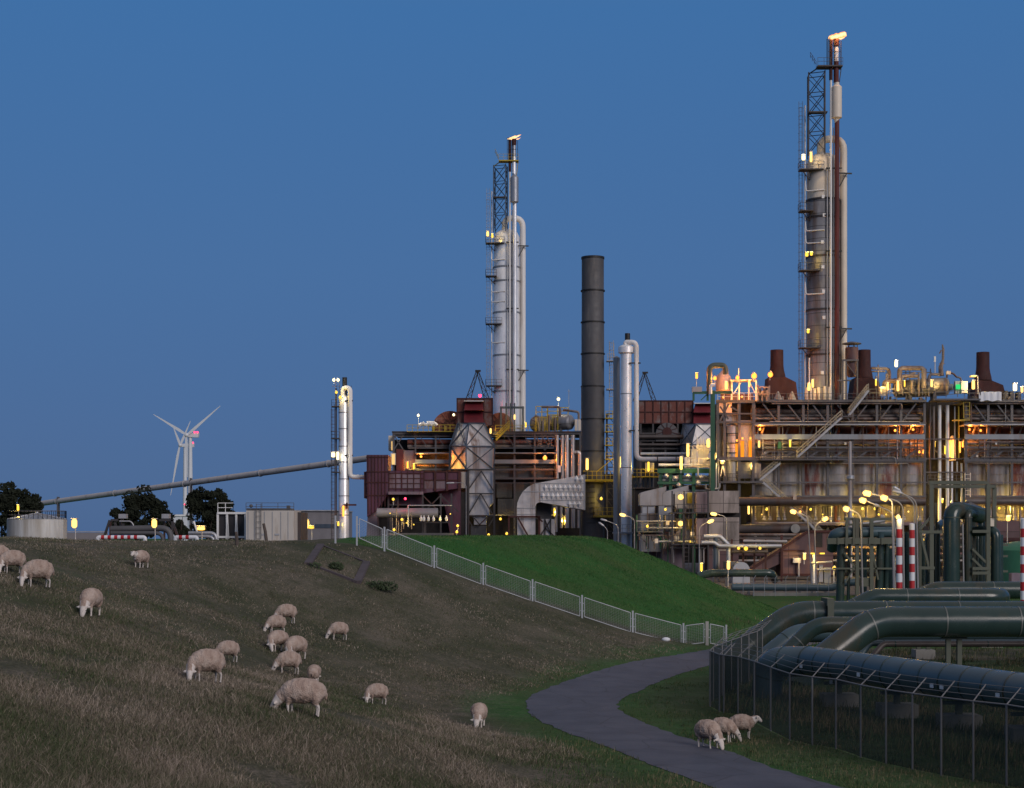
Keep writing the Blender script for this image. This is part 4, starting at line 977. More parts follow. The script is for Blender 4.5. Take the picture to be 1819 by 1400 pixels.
def flame_mat():
    m, nt, out = newmat('flame'); e = N(nt, 'ShaderNodeEmission'); tr = N(nt, 'ShaderNodeBsdfTransparent'); mx = N(nt, 'ShaderNodeMixShader')
    n = noise(nt, 1.6, (.6, 1, 1.6), 4)
    lw = N(nt, 'ShaderNodeLayerWeight'); lw.inputs[0].default_value = .5; ad = N(nt, 'ShaderNodeMath', operation='MULTIPLY_ADD'); L(nt, n, ad.inputs[0]); ad.inputs[1].default_value = 1.3; ad.inputs[2].default_value = -.65
    sm = N(nt, 'ShaderNodeMath', operation='ADD'); L(nt, lw.outputs['Facing'], sm.inputs[0]); L(nt, ad.outputs[0], sm.inputs[1])
    L(nt, ramp(nt, sm.outputs[0], [(.1, (1., .72, .36)), (.35, (1., .42, .12)), (.65, (.9, .14, .03))]), e.inputs[0]); e.inputs[1].default_value = 1.7
    L(nt, ramp(nt, sm.outputs[0], [(.3, 0.), (.85, 1.)]), mx.inputs[0]); L(nt, e.outputs[0], mx.inputs[1]); L(nt, tr.outputs[0], mx.inputs[2])
    L(nt, mx.outputs[0], out.inputs[0]); MATS['flame'] = m
flame_mat()
fa = flame((X(1469, 250), 247, 81.6), [(-.1, -.15, .15), (.2, .12, .33), (.9, .25, .42), (1.6, .4, .46), (2.1, .6, .36), (2.3, .85, .12)], 'bright orange flame blowing right from the tallest flare tower')
l = bpy.data.lights.new('flame_light', 'POINT'); l.energy = 900; l.color = (1, .42, .12); l.shadow_soft_size = .4; o = bpy.data.objects.new('flame_light', l); COL.objects.link(o); o.parent = fa; o.location = (1, -.9, .3)
fb_ = flame((X(906, 312), 309, 81.5), [(-.3, -.2, .1), (.3, -.02, .2), (1, .22, .22), (1.6, .5, .15), (2.1, .75, .03)], 'small pale flame licking right from the silver flare tower')
# ------------------------------------------------------------------ dark smokestack and the silver vessel beside it
d = 275; cx = X(1053, d)
t = thing('smokestack', 'tall dark plain smokestack in the middle of the plant', 'chimney', (cx, d, 0))
sh = MB().lathe((cx, d, 0), [(1.98, -.2), (1.98, Z(687, d)), (1.92, Z(686.5, d)), (1.92, Z(573, d)), (1.88, Z(572, d)), (1.88, Z(459, d)), (1.7, Z(459, d)), (1.7, Z(470, d))], 40).build('shaft', 'stack', t)
for y in (517, 573, 629, 687, 745, 802, 860): MB().lathe((cx, d, Z(y, d)-.1), [(1.9, 0), (2.06, 0), (2.06, .2), (1.9, .2)], 40, False).build('ring_band', 'black_steel', sh)
MB().lathe((cx, d, Z(459.5, d)-.1), [(1.86, 0), (1.97, 0), (1.97, .35), (1.86, .35)], 40, False).build('rim', 'black_steel', sh)
m_ = MB()
for y in range(866, 936, 9): hb(m_, 1043, 1057, y, d-2.05, .1)
m_.build('rungs', 'black_steel', t)
for x0, x1, yt, yb, lab in ((1036, 1092, 838, 853, 0), (1054, 1104, 903, 917, 1)):
    dd = d-3.2; m_ = MB(); bx(m_, x0, x1, yb-1.5, yb+2, dd, 4.5); m_.box(X(x0, dd), X(x1, dd), dd-.05, dd, Z(yb+1, dd), Z(yb-1, dd)); railing(m_, [P(x0, yb-1, dd+2), P(x0, yb-1, dd), P(x1, yb-1, dd)], (yb-yt)*dd/F, .75, .05); m_.build('platform', 'yellow_paint', t)
m_ = MB(); m_.bar(P(1092, 812, d-3), P(1060, 838, d-3), .14); m_.bar(P(1098, 812, d-3), P(1090, 812, d-3), .2); vpost(m_, 1097, 812, 853, d-3, .2); m_.build('davit', 'yellow_paint', t)
for x, y, h in ((1043, 825, 1.9), (1101.5, 821, 1.8)): tube_lamp(t, P(x, y, d-3.3), h, .26, 'lamp_warm', .8)
ball_lamp(t, P(1068, 886, d-2.6), .26, 'lamp_yellow', 0)
t = thing('ladder_tower', 'slim steel ladder tower between the dark smokestack and the silver vessel', 'ladder tower', base(1084, 274))
m_ = MB(); ladder(m_, X(1086, 274), 274, Z(730, 274), Z(605, 274), .7, True, .04); vpost(m_, 1090, 610, 735, 274.4, .2); railing(m_, [P(1079, 640, 273), P(1092, 640, 273)], 1.1, .6, .04); bx(m_, 1078, 1094, 640, 641.5, 272.6, 2); bx(m_, 1078, 1096, 690, 692, 272.6, 2); m_.build('upper_ladder', 'galvanised', t)
m_ = MB()
for px in (1078, 1092): ground_post(m_, px, 735, 274, .3)
for k in range(12): y = 735+k*19; hb(m_, 1078, 1092, y, 274, .16); hb(m_, 1078, 1092, y, 274, .1, None, y+19)
m_.build('lower_tower', 'steel_dark', t)
m_ = MB()
for y in (742, 766, 790, 815): railing(m_, [P(1076, y, 273), P(1094, y, 273)], 1.1, .5, .05); bx(m_, 1075, 1095, y, y+1.5, 272.8, 2)
m_.build('landing', 'yellow_paint', t)
d = 262; cx = X(1112.5, d)
t = thing('silver_vessel', 'smooth tall silver vessel with a white swan-neck pipe beside the dark smokestack', 'column', (cx, d, 0))
sh = MB().lathe((cx, d, 0), [(.9, -.2), (.9, Z(629, d)), (1.3, Z(627, d)), (1.3, Z(617, d)), (.9, Z(614, d)), (.2, Z(611, d))], 36).build('shell', 'aluminium', t)
for y in (831, 700): MB().lathe((cx, d, Z(y, d)-.05), [(.9, 0), (.93, 0), (.93, .1), (.9, .1)], 36, False).build('seam_band', 'stack', sh)
MB().lathe((X(1097.5, d), d+3, 0), [(.55, -.2), (.55, Z(632, d)), (.1, Z(629, d))], 20).build('rear_column', 'galvanised', t)
pipe('swan_neck_pipe', [P(1111, 612, d), P(1112, 608, d), P(1130.5, 608, d-.8), P(1130.5, 816, d-.8), P(1215, 816, d-.8)], .4, 'white_pipe', t, 1.05, 16)
pipe('branch_pipe', [P(1138, 806, d-.5), P(1226, 806, d-.5)], .2, 'white_pipe', t)
MB().lathe((X(1115, d), d+.4, Z(616, d)), [(.42, 0), (.42, 2.2)], 14).build('vent_stub', 'black_steel', t)
m_ = MB()
for y in (645, 765): hb(m_, 1118, 1138, y, d-1, .2)
for x in (1168, 1201): vpost(m_, x, 809, 822, d-1.2, .12)
m_.build('pipe_bracket', 'black_steel', t)
m_ = MB(); bx(m_, 1090, 1130, 945, 948, d-2, 3); railing(m_, [P(1090, 945, d-2), P(1130, 945, d-2)], 1.2, .8, .045); vpost(m_, 1101, 945, 1000, d-2, .12); m_.build('base_platform', 'pole_grey', t)
d = 265; t = thing('yellow_gallery', 'yellow railed gallery right of the silver vessel', 'gallery', base(1148, d))
m_ = MB(); bx(m_, 1124, 1169, 846, 848, d, 2.5); railing(m_, [P(1124, 846, d), P(1169, 846, d)], 1.15, .7, .05); m_.build('deck', 'yellow_paint', t)
m_ = MB()
for px in (1125, 1134, 1143, 1151, 1158): ground_post(m_, px, 848, d+1, .28)
for a, b in ((1125, 1143), (1143, 1125)): m_.bar(P(a, 852, d+1), P(b, 885, d+1), .2); m_.bar(P(a, 890, d+1), P(b, 925, d+1), .2)
hb(m_, 1120, 1168, 888, d+1, .25); m_.build('frame', 'steel_blue', t)
tube_lamp(t, P(1152, 829, d), 1.6, .2, 'lamp_yellow'); bx(MB(), 1147, 1162, 822, 838, d+1.2, 1).build('lit_cabinet', 'cream', t, smooth=0)
# ------------------------------------------------------------------ left gas furnace
d = 300
t = thing('left_furnace', 'dark multi-level steel furnace building on the left with glowing orange gaps', 'furnace', base(865, d))
bx(MB(), 700, 1033, 781, 990, d+3, 13).build('core', 'shade_dark', t, smooth=0)  # filler box, coloured dark as the shaded interior
m_ = MB()
for px, w_ in ((699, .4), (738, .3), (774, .3), (914, .35), (950, .35), (987, .4), (1031, .4)): ground_post(m_, px, 769, d, w_)
for y, a, b, h in ((769.5, 697, 1034, .5), (775, 697, 1000, .2), (796, 725, 990, .2), (834, 725, 990, .35), (850, 880, 990, .35), (858, 880, 990, .15), (915, 725, 1000, .3)): hb(m_, a, b, y, d-.1, .3, h)
for a, b in ((699, 717), (950, 968), (968, 987)): m_.bar(P(a, 772, d), P(b, 800, d), .2); m_.bar(P(b, 772, d), P(a, 800, d), .2)
for k in range(8): x = 745+k*31; m_.bar(P(x, 773, d), P(x+14, 794, d), .12)
m_.build('frame', 'steel_frame', t)
bx(MB(), 696, 1036, 766, 768.4, d-.4, 17).build('deck', 'steel_dark', t, smooth=0)
for y, r, mt in ((785, .5, 'rust_pale'), (793, .32, 'manifold'), (829, .3, 'manifold')): pipe('manifold', [P(724, y, d+1), P(988, y, d+1)], r, mt, t)
bx(MB(), 738, 990, 804, 805.6, d-1.2, 3).build('eave', 'galvanised', t, smooth=0)
bx(MB(), 737, 986, 816.5, 823.5, d-.5, .3).build('fascia', 'fascia', t, smooth=0)
def louvres(x0, x1, y0, y1, d, t, step=2.6, mat='louvre'):
    m_ = MB(); bx(m_, x0, x1, y0, y1, d+.25, .2); x = x0
    while x < x1-.5: vpost(m_, x+.6, y0, y1, d+.18, .1); x += step
    m_.build('louvre_wall', mat, t, smooth=0)
louvres(740, 800, 825, 834, d+.8, t); louvres(880, 982, 836, 849, d+1, t); louvres(880, 982, 825, 831, d+1.4, t)
for x0, x1, y0, y1 in ((882, 910, 859, 884), (884, 912, 886, 915), (915, 948, 859, 914), (951, 986, 859, 914), (726, 737, 800, 834)): bx(MB(), x0, x1, y0, y1, d+1.5, .4).build('wall_panel', 'wall_panel' if x0 < 800 else 'stack', t, smooth=0)
bx(MB(), 690, 697, 774, 800, d+8, 4).build('lit_cabin', 'cream', t, smooth=0); bx(MB(), 695.5, 698, 784, 800, d+7.9, .06).build('window', 'window_warm', t, smooth=0)
bx(MB(), 694, 703, 805, 826, d-.6, 2).build('lit_cabin', 'cream', t, smooth=0); bx(MB(), 696, 701, 807, 825, d-.7, .06).build('window', 'window_warm', t, smooth=0)
bx(MB(), 704, 716, 798, 836, d-.8, 2.5).build('red_duct', 'rust_red', t, smooth=0); bx(MB(), 717, 738, 800, 836, d+.2, 2).build('panel_house', 'purple_grey', t, smooth=0)
for px, r, y0, y1 in ((990, .3, 773, 850), (999, .32, 773, 850), (1007, .42, 773, 850), (1017.5, .42, 773, 850), (988, .25, 900, 945), (997, .25, 900, 938), (1007, .4, 900, 938), (1018, .42, 900, 938), (1027, .25, 900, 938)): pipe('vertical_pipe', [P(px, y0, d-.8), P(px, y1, d-.8)], r, 'aluminium_worn', t)
pipe('elbow_pipe', [P(1020, 804, d-1), P(1030, 804, d-1), P(1030, 850, d-1)], .42, 'aluminium_worn', t, 1.)
bx(MB(), 991, 996, 827, 839, d-1.2, .8).build('cabinet', 'white_pipe', t, smooth=0)
ball_lamp(t, P(968, 813.5, d-1.5), .42, 'lamp_orange', 0, power=900)
for x, y, h, m2 in ((724, 826, 1.2, 'lamp_orange'), (735, 829, 1., 'lamp_yellow'), (1032, 832, 1.1, 'lamp_yellow'), (985, 910, 1.5, 'lamp_yellow'), (1003, 925, 1.6, 'lamp_yellow')): tube_lamp(t, P(x, y, d-.6), h, .18, m2)
for x, y in ((748, 811), (812, 811)): ball_lamp(t, P(x, y, d+1.2), .25, 'lamp_orange', 0, power=600)
for x, y in ((889, 922), (868, 950), (900, 948)): ball_lamp(t, P(x, y, d-.4), .26, 'lamp_yellow', 0, power=120)
ball_lamp(t, P(743, 738, d+2), .26, 'lamp_white', 2.5); ball_lamp(t, P(806, 737, d+1), .26, 'lamp_white', 0); ball_lamp(t, P(992, 709, d+3), .33, 'lamp_white', 5); tube_lamp(t, P(871.5, 766, d-1.4), .9, .18, 'lamp_warm'); tube_lamp(t, P(914, 741, d+1), .9, .16, 'lamp_warm'); tube_lamp(t, P(934, 755, d+1), .9, .16, 'lamp_yellow')
ball_lamp(t, P(852.5, 703, d+6), .3, 'lamp_red', 0, power=80)
# deck equipment
m_ = MB(); bx(m_, 723, 809, 766, 767, d-1.6, 3); railing(m_, [P(723, 766, d-1.4), P(809, 766, d-1.4)], 1.15, 1., .055); m_.build('yellow_railing', 'yellow_paint', t)
m_ = MB()
for a, b in ((745, 752), (757, 763), (766, 772)): m_.tube([P(a, 756, d+1), P(b, 752, d+1), P(b+4, 756, d+1)], .35, 8)
bx(m_, 758, 772, 748, 757, d+2, 1.5); m_.build('pump_set', 'white_pipe', t)
m_ = MB()
for px in (770, 792): bx(m_, px-2, px+2, 757, 765, d-.2, .6)
m_.build('valve_box', 'yellow_paint', t, smooth=0)
def stairs(name, a, b, d, t, mat='galvanised', wide=1.0, rail='stair_rail'):
    A_, B_ = P(*a, d), P(*b, d); m_ = MB(); up = Vector((0, 0, 1.05))
    for y in (0, wide):
        o = Vector((0, y, 0)); m_.bar(A_+o, B_+o, .09, .28)
    n = max(4, int(abs(A_.z-B_.z)/.28))
    for k in range(1, n): p = A_.lerp(B_, k/n); m_.box(p.x-.13, p.x+.13, d, d+wide, p.z-.02, p.z+.02)
    so_ = m_.build(name, mat, t, smooth=0); m_ = MB()
    for y in (0, wide):
        o = Vector((0, y, 0))
        for q in (.55, 1.): m_.bar(A_+o+up*q, B_+o+up*q, .07)
        for k in range(0, 9): p = A_.lerp(B_, k/8)+o; m_.bar(p, p+up, .07)
    m_.build('handrail', rail, so_, smooth=0)
stairs('staircase', (905, 757), (881, 782), d-1.2, t, 'yellow_paint', rail='yellow_paint')
m_ = MB(); railing(m_, [P(880, 766, d-1.3), P(950, 766, d-1.3)], 1.1, 1.2, .045); m_.build('deck_railing', 'yellow_paint', t)
m_ = MB()
for px in (890, 929): vpost(m_, px, 722, 766, d+3, .35)
hb(m_, 888, 931, 724, d+3, .4); 
for px in (899, 907, 914): vpost(m_, px, 716, 768, d+3, .25)
m_.build('portal_frame', 'steel_blue', t)
def fan(cx_, cy_, r, d, t, mat='rust_pale', w=3.2):
    m_ = MB(); c = P(cx_, cy_, d); R_ = r*d/F; n = 28; prev = None
    pts = [(c.x+R_*math.cos(math.pi*k/n), c.z+R_*math.sin(math.pi*k/n)) for k in range(n+1)]+[(c.x-R_, c.z-1.5), (c.x+R_, c.z-1.5)]
    m_.prism(pts, d, d+w); o = m_.build('fan_casing', mat, t)
    m_ = MB(); m_.tube([(c.x, d-.15, c.z+.4), (c.x, d+.1, c.z+.4)], R_*.42, 20)
    for k in range(7): a = math.pi*k/6; m_.bar((c.x+math.cos(a)*R_*.45, d-.08, c.z+.3+math.sin(a)*R_*.45), (c.x+math.cos(a)*R_*.98, d-.08, c.z+math.sin(a)*R_*.98), .12)
    m_.build('fan_rib', 'rust', o)
fan(800, 763, 33, d+3, t); fan(888, 757, 24, d+3, t)
# rust red inlet house with faceted hood
def drumset(cx_, cy_, rpx, d, t, axis, ln, mat='column_worn'):
    r = rpx*d/F; c = P(cx_, cy_, d); ax = Vector(axis).normalized(); b0 = c+ax*ln
    pts = [c-ax*(r*.42)]; rs = [.02]
    for k in range(1, 7): a = k/6*math.pi/2; pts.append(c-ax*(r*.42*math.cos(a))); rs.append(r*math.sin(a))
    pts += [b0]; rs += [r]
    for k in range(1, 7): a = k/6*math.pi/2; pts.append(b0+ax*(r*.42*math.sin(a))); rs.append(max(.02, r*math.cos(a)))
    o = MB().tube(pts, rs, 28, False).build('steam_drum', mat, t); f = c-ax*(r*.36)+Vector((ax.y*.0, 0, 0))+Vector((r*.25, 0, -.1))
    MB().tube([f-ax*.25, f+ax*.3], r*.36, 18).build('manhole', 'galvanised', o)
    for f_ in (.25, .75):
        p = c+ax*ln*f_; MB().box(p.x-.25, p.x+.25, p.y-r*.7, p.y+r*.7, p.z-r-.7, p.z-r*.6).build('saddle', 'steel_frame', o, smooth=0)
drumset(1012, 750, 13.5, d+1, t, (-.8, .6, 0), 8)
m_ = MB()
for a, b, y0, y1, dd in ((952, 973, 722, 742, d+2), (972, 1009, 724, 737, d+3), (982, 991, 738, 745, d+1), (957, 968, 742, 766, d+1)):
    for px in (a, (a+b)/2, b): vpost(m_, px, y0, 766, dd, .15)
    for y in (y0, (y0+y1)/2, y1): hb(m_, a, b, y, dd, .13)
m_.build('valve_frame', 'yellow_paint', t)
for pts_ in ([(962, 723), (995, 723), (995, 740)], [(975, 738), (975, 766)], [(1000, 728), (1028, 732), (1028, 745)], [(964, 748), (964, 766)], [(986, 742), (986, 766)], [(949, 740), (958, 740), (958, 766)]): pipe('drum_pipe', [P(x, y, d+.5) for x, y in pts_], .22, 'manifold', t, .5, 8)
for x in (1023, 1029): bx(MB(), x-2, x+3, 745, 765, d-.4, 1).build('control_box', 'cream', t, smooth=0)
m_ = MB(); vpost(m_, 1010.5, 692, 735, d+3, .09); hb(m_, 1008, 1013, 695, d+3, .06); m_.build('antenna', 'galvanised', t)
def inlet_house(x0, x1, y0, y1, fx0, fx1, hood, d, label, lattice, wide=1.):
    """rusty box with red sloped louvres over a faceted sheet-metal hood"""
    t = thing('inlet_house', label, 'furnace inlet', base((fx0+fx1)/2, d), 'rusty inlet houses with faceted hoods')
    bo = bx(MB(), x0, x1, y0, y1, d+1, 7).build('box', 'rust_pale', t, smooth=0)
    m_ = MB(); n = max(2, int((x1-x0)/14))
    for k in range(n+1): vpost(m_, x0+(x1-x0)*k/n, y0-1, y1, d+.95, .22)
    for y in (y0, (y0+y1)/2, y1): hb(m_, x0, x1, y, d+.95, .2)
    m_.build('stiffener', 'rust', bo)
    for ya, yb in ((y0+5, y0+20), (y0+21, y0+42)):
        w_ = (fx1-fx0); o = MB(); a, b = P(fx0+(3 if ya < y0+10 else 0), ya, d), P(fx1-2, ya, d); c, e = P(fx1, yb, d-2.2), P(fx0, yb, d-2.2); c.y = e.y = d-1.3
        o.quad(e, c, b+Vector((0, .9, 0)), a+Vector((0, .9, 0))); o.quad(e, e+Vector((0, 2.2, 0)), c+Vector((0, 2.2, 0)), c); o.quad(a+Vector((0, .9, 0)), e+Vector((0, 2.2, 0)), e); o.quad(c, c+Vector((0, 2.2, 0)), b+Vector((0, .9, 0)))
        o.build('red_louvre', 'hood_red', t, smooth=0); q = MB(); bx(q, fx0, fx1, ya-1.4, ya, d-.8, 1.7); q.build('ledge', 'white_pipe', t, smooth=0)
    (tl, tr, ty), (ml, mc, mr, my), (bl, bc, br_, by) = hood
    dn = 6*wide
    def ring(l_, c_, r_, y, k=1.): return [P(l_, y, d+.5), P(c_, y, d-dn*k*.8), P(r_, y, d-dn*.25*k), P((l_+r_)/2, y, d+4)]
    r0, r1, r2 = ring(tl, tl+(tr-tl)*.42, tr, ty, .55), ring(ml, mc, mr, my), ring(bl, bc, br_, by)
    m_ = MB()
    for a, b in ((r0, r1), (r1, r2)):
        for k in range(4): m_.quad(b[k], b[(k+1) % 4], a[(k+1) % 4], a[k])
    m_.quad(*r0); m_.quad(*reversed(r2)); ho = m_.build('faceted_hood', 'aluminium_worn', t, smooth=0)
    m_ = MB(); ot = Vector((0, -.25, 0))
    for a, b in ((r0, r1), (r1, r2)):
        for k in range(3): m_.bar(a[k]+ot, b[k]+ot, .2)
        for k in range(2): m_.bar(a[k]+ot, b[k+1]+ot, .13); m_.bar(a[k+1]+ot, b[k]+ot, .13); m_.bar(b[k]+ot, b[k+1]+ot, .22); m_.bar(a[k]+ot, a[k+1]+ot, .16)
    m_.build('hood_brace', 'steel_blue', ho)
    # lattice A-frame on the roof
    tp, l_, r_, yb = lattice; m_ = MB()
    for xx in (l_, r_):
        A_, B_ = P(tp[0], tp[1], d+5), P(xx, yb, d+5); o = Vector((.45, 0, 0)); m_.bar(A_-o*.4, B_-o, .16); m_.bar(A_+o*.4, B_+o, .16); n = 7
        for k in range(n):
            p, q = A_.lerp(B_, k/n), A_.lerp(B_, (k+1)/n); s_ = 1 if k % 2 else -1; f = .4+.6*k/n; m_.bar(p+o*s_*f, q-o*s_*f, .1); m_.bar(q-o*f, q+o*f, .08)
    hb(m_, tp[0]-4, tp[0]+6, tp[1], d+5, .35); m_.build('lattice_frame', 'black_steel', t); return t
th = inlet_house(812, 875, 708, 756, 824, 859, ((813, 861, 752), (799, 828, 879, 793), (798, 828, 877, 834)), 297, 'left inlet house, a rusty box with red louvres over a silver faceted hood', ((848, 659), 832, 865, 709))
m_ = MB(); d2 = 291.5
pr(m_, [(832, 836), (876, 836), (876, 893), (869, 900), (869, 916), (832, 916)], d2+1, 5); m_.build('lower_duct', 'aluminium_worn', th)
m_ = MB()
for a, b in (((832, 836), (832, 955)), ((878, 836), (878, 955))): m_.bar(P(*a, d2), P(*b, d2), .35)
for a, b in (((855, 837), (833, 868)), ((855, 837), (878, 874)), ((854, 877), (833, 912)), ((854, 877), (874, 912)), ((832, 877), (878, 877)), ((832, 916), (878, 916)), ((840, 918), (852, 932)), ((866, 918), (852, 932)), ((796, 834), (881, 834)), ((829, 918), (839, 935)), ((878, 918), (868, 935))): m_.bar(P(*a, d2), P(*b, d2), .22)
m_.build('duct_frame', 'steel_dark', th)
bx(MB(), 842, 864, 916, 932, d2+2, 3).build('duct_outlet', 'aluminium_worn', th, smooth=0); bx(MB(), 836, 864, 934, 965, d2+1, 4).build('base_box', 'stack', th, smooth=0)
pr(MB(), [(816, 838), (834, 838), (834, 867), (816, 867)], d2+.5, 2).build('side_cabinet', 'container_beige', th, smooth=0)
# second inlet house, half hidden behind the silver vessel
d = 330; th = inlet_house(1132, 1231, 712, 752, 1233, 1267, ((1213, 1268, 753), (1208, 1228, 1276, 790), (1210, 1230, 1275, 828)), d, 'right inlet house, a long rust-patched box with red louvres near the green gooseneck', ((1145, 662), 1128, 1162, 713))
bx(MB(), 1130, 1215, 752, 990, d+3, 8).build('back_wall', 'shade_dark', th, smooth=0)
m_ = MB()
for px in (1138, 1160, 1182, 1204): ground_post(m_, px, 753, d+1, .35)
for y in (770, 783, 797): hb(m_, 1130, 1212, y, d+.8, .3)
m_.build('frame', 'steel_dark', th)
for y, r in ((776, .45), (790, .3)): pipe('manifold', [P(1132, y, d+.2), P(1212, y, d+.2)], r, 'pipe_brown', th)
fan(1185, 771, 20, d+.5, th, 'steel_frame')
# ------------------------------------------------------------------ rusty flue duct casing on the left
d = 286
t = thing('flue_casing', 'dark purplish rusted flue casing with ribbed walls at the left end of the plant', 'duct', base(715, d))
pr(MB(), [(651, 808), (689, 808), (689, 836), (752, 837), (752, 876), (690, 877), (668, 908), (652, 918)], d, 8).build('casing', 'purple_steel', t, smooth=0)
pr(MB(), [(752, 837), (818, 838), (818, 867), (776, 873), (752, 876)], d+.6, 6).build('tapered_duct', 'purple_steel', t, smooth=0)
pr(MB(), [(646.5, 838), (651, 838), (651, 885), (646.5, 885)], d+.5, 6).build('side_lip', 'rust', t, smooth=0)
m_ = MB()
for px in range(654, 690, 6): vpost(m_, px, 809, 900 if px > 668 else 912, d-.05, .14)
for y in (812, 838, 857, 880): hb(m_, 650, 690, y, d-.08, .16)
for px in (691, 703, 713, 724, 735, 747): vpost(m_, px, 837, 877, d-.06, .15)
for y in (841, 850, 859, 868): hb(m_, 690, 752, y, d-.08, .13)
for px in (752, 773, 794, 816): vpost(m_, px, 838, 872, d+.5, .4)
for y in (838, 853): hb(m_, 752, 818, y, d+.5, .2)
m_.build('stiffener', 'rust', t, smooth=0)
for x0, x1, y0, y1 in ((692, 712, 842, 869), (715, 746, 843, 868)): bx(MB(), x0, x1, y0, y1, d-.03, .1).build('grey_panel', 'purple_grey', t, smooth=0)
for x0, x1 in ((754, 771), (775, 792)): bx(MB(), x0, x1, 854, 868, d+.55, .1).build('grey_panel', 'purple_grey', t, smooth=0)
hb(MB(), 690, 752, 876, d-.7, .5).build('bottom_ledge', 'purple_grey', t)
m_ = MB()
for px in (690, 707, 751, 783, 802): ground_post(m_, px, 877, d+1, .3)
for a, b in (((707, 880), (690, 915)), ((751, 880), (783, 912)), ((783, 880), (751, 912)), ((783, 880), (815, 910))): m_.bar(P(*a, d+1), P(*b, d+1), .2)
for y in (897, 928): hb(m_, 690, 806, y, d+1, .2)
m_.build('leg_frame', 'steel_dark', t)
MB().prism([(X(652, d), Z(917, d)), (X(668, d), Z(907, d)), (X(674, d), -.2), (X(647, d), -.2)], d+1, d+5).build('foot_wall', 'purple_grey', t, smooth=0)
bx(MB(), 664, 832, 874, 990, d+6, 6).build('rear_wall', 'shade_dark', t, smooth=0)  # dark sheet fills the shaded space under the casing
bx(MB(), 690, 752, 876, 897, d+3, 3).build('hopper', 'purple_steel', t, smooth=0); pr(MB(), [(776, 874), (818, 868), (818, 950), (800, 950), (790, 900)], d+3, 3).build('hopper', 'purple_steel', t, smooth=0)
d = 283; t = thing('horizontal_drum', 'dull grey horizontal drum lying under the purplish flue casing', 'vessel', base(722, d))
MB().tube([P(669, 911, d), P(670, 911, d), P(778, 911, d)], [.5, .82, .82], 24).build('drum_shell', 'pole_dull', t); 
for px in (694, 755): bx(MB(), px-2, px+2, 915, 975, d-.4, .8).build('saddle', 'steel_dark', t, smooth=0)
t = thing('valve_station', 'cluster of small valves and yellow lit pipework below the flue casing', 'pipework', base(745, 281)); d = 281
pipe('header_pipe', [P(725, 898, d), P(803, 898, d)], .09, 'pole_grey', t); pipe('riser_pipe', [P(725, 898, d), P(725, 936, d)], .14, 'pole_grey', t)
for px in (748, 753, 761, 770, 782, 793): MB().lathe((X(px, d), d, Z(926, d)), [(.12, 0), (.25, .15), (.25, .6), (.1, .75), (.1, 1.)], 10).build('valve', 'white_pipe', t)
for px, y0, y1 in ((697, 920, 945), (704, 902, 945), (713, 915, 945), (717, 920, 940), (708, 925, 948), (731, 910, 940)): pipe('riser_pipe', [P(px, y0, d), P(px, y1, d)], .1, 'manifold', t, n=8)
hb(MB(), 690, 806, 949, d, .4).build('kerb_pipe', 'stack', t)
for x, y, m2, pw in ((698.5, 887, 'lamp_yellow', 30), (714, 923, 'lamp_yellow', 70), (813, 934, 'lamp_yellow', 80), (811.5, 945, 'lamp_yellow', 30), (700, 941, 'lamp_yellow', 50)): ball_lamp(t, P(x, y, d-.5), .25, m2, 1, power=pw)
ball_lamp(t, P(720, 886, d), .2, 'lamp_red', 0, power=150)
for k in range(5): ball_lamp(t, P((722, 781, 800, 693, 735)[k], (929, 922, 913, 912, 932)[k], d-.2), .12, 'lamp_yellow', 0, power=20)
# ------------------------------------------------------------------ quilted aluminium elbow duct
d = 268
t = thing('elbow_duct', 'large quilted aluminium duct bending from the ground into the dark smokestack', 'duct', base(940, d))
pr(MB(), [(918, 903), (919, 893), (923, 883), (929, 873), (938, 865), (948, 859.5), (957.6, 857.6), (1039, 843), (1039.4, 906), (960, 892), (955.5, 893), (952.5, 895.5), (951, 900), (951, 952), (944, 1000), (926, 1000), (919, 950)], d, 6).build('duct_body', 'aluminium_worn', t, smooth=25)
m_ = MB(); rows_ = [(844, 859, 8), (859, 873.5, 8), (873.5, 888.5, 8), (888.5, 903, 6)]
for ri, (ya, yb, n) in enumerate(rows_):
    for k in range(9):
        xc = 964+k*8.6+(4.3 if ri % 2 else 0); yc = (ya+yb)/2
        top = 857.6-(xc-957.6)*.18; bot = 892+(xc-960)*.176
        if xc+4 > 1038.5 or ya < top-2 or yb > bot+2: continue
        c = P(xc, yc, d-.5); e = [P(xc-4.3, yc, d-.02), P(xc, ya, d-.02), P(xc+4.3, yc, d-.02), P(xc, yb, d-.02)]
        for q in range(4): m_.quad(e[q], e[(q+1) % 4], c)
m_.build('quilting', 'aluminium', t, smooth=0)
m_ = MB()
for y, a, b in ((859, 950, 1039), (873.5, 930, 1039), (888.5, 958, 1039), (902.5, 918, 951), (913.5, 918, 951)): hb(m_, a, b, y, d-.06, .1)
vpost(m_, 1038.6, 843, 906, d-.05, .2); m_.build('seam', 'galvanised', t)
m_ = MB()
for a, b in (((903, 918), (960, 918)), ((920, 920), (938, 952)), ((952, 917), (964, 927)), ((904, 918), (904, 960)), ((958, 918), (958, 955))): m_.bar(P(*a, d-.7), P(*b, d-.7), .28)
m_.build('support_frame', 'rust', t)
bx(MB(), 953, 980, 893, 922, d+4, 3).build('back_plate', 'stack', t, smooth=0)
t = thing('clad_pier', 'silver clad pier with dark cross braces right of the elbow duct foot', 'pier', base(972, 272)); bx(MB(), 959, 986, 922, 990, 272, 4).build('cladding', 'aluminium_worn', t, smooth=0)
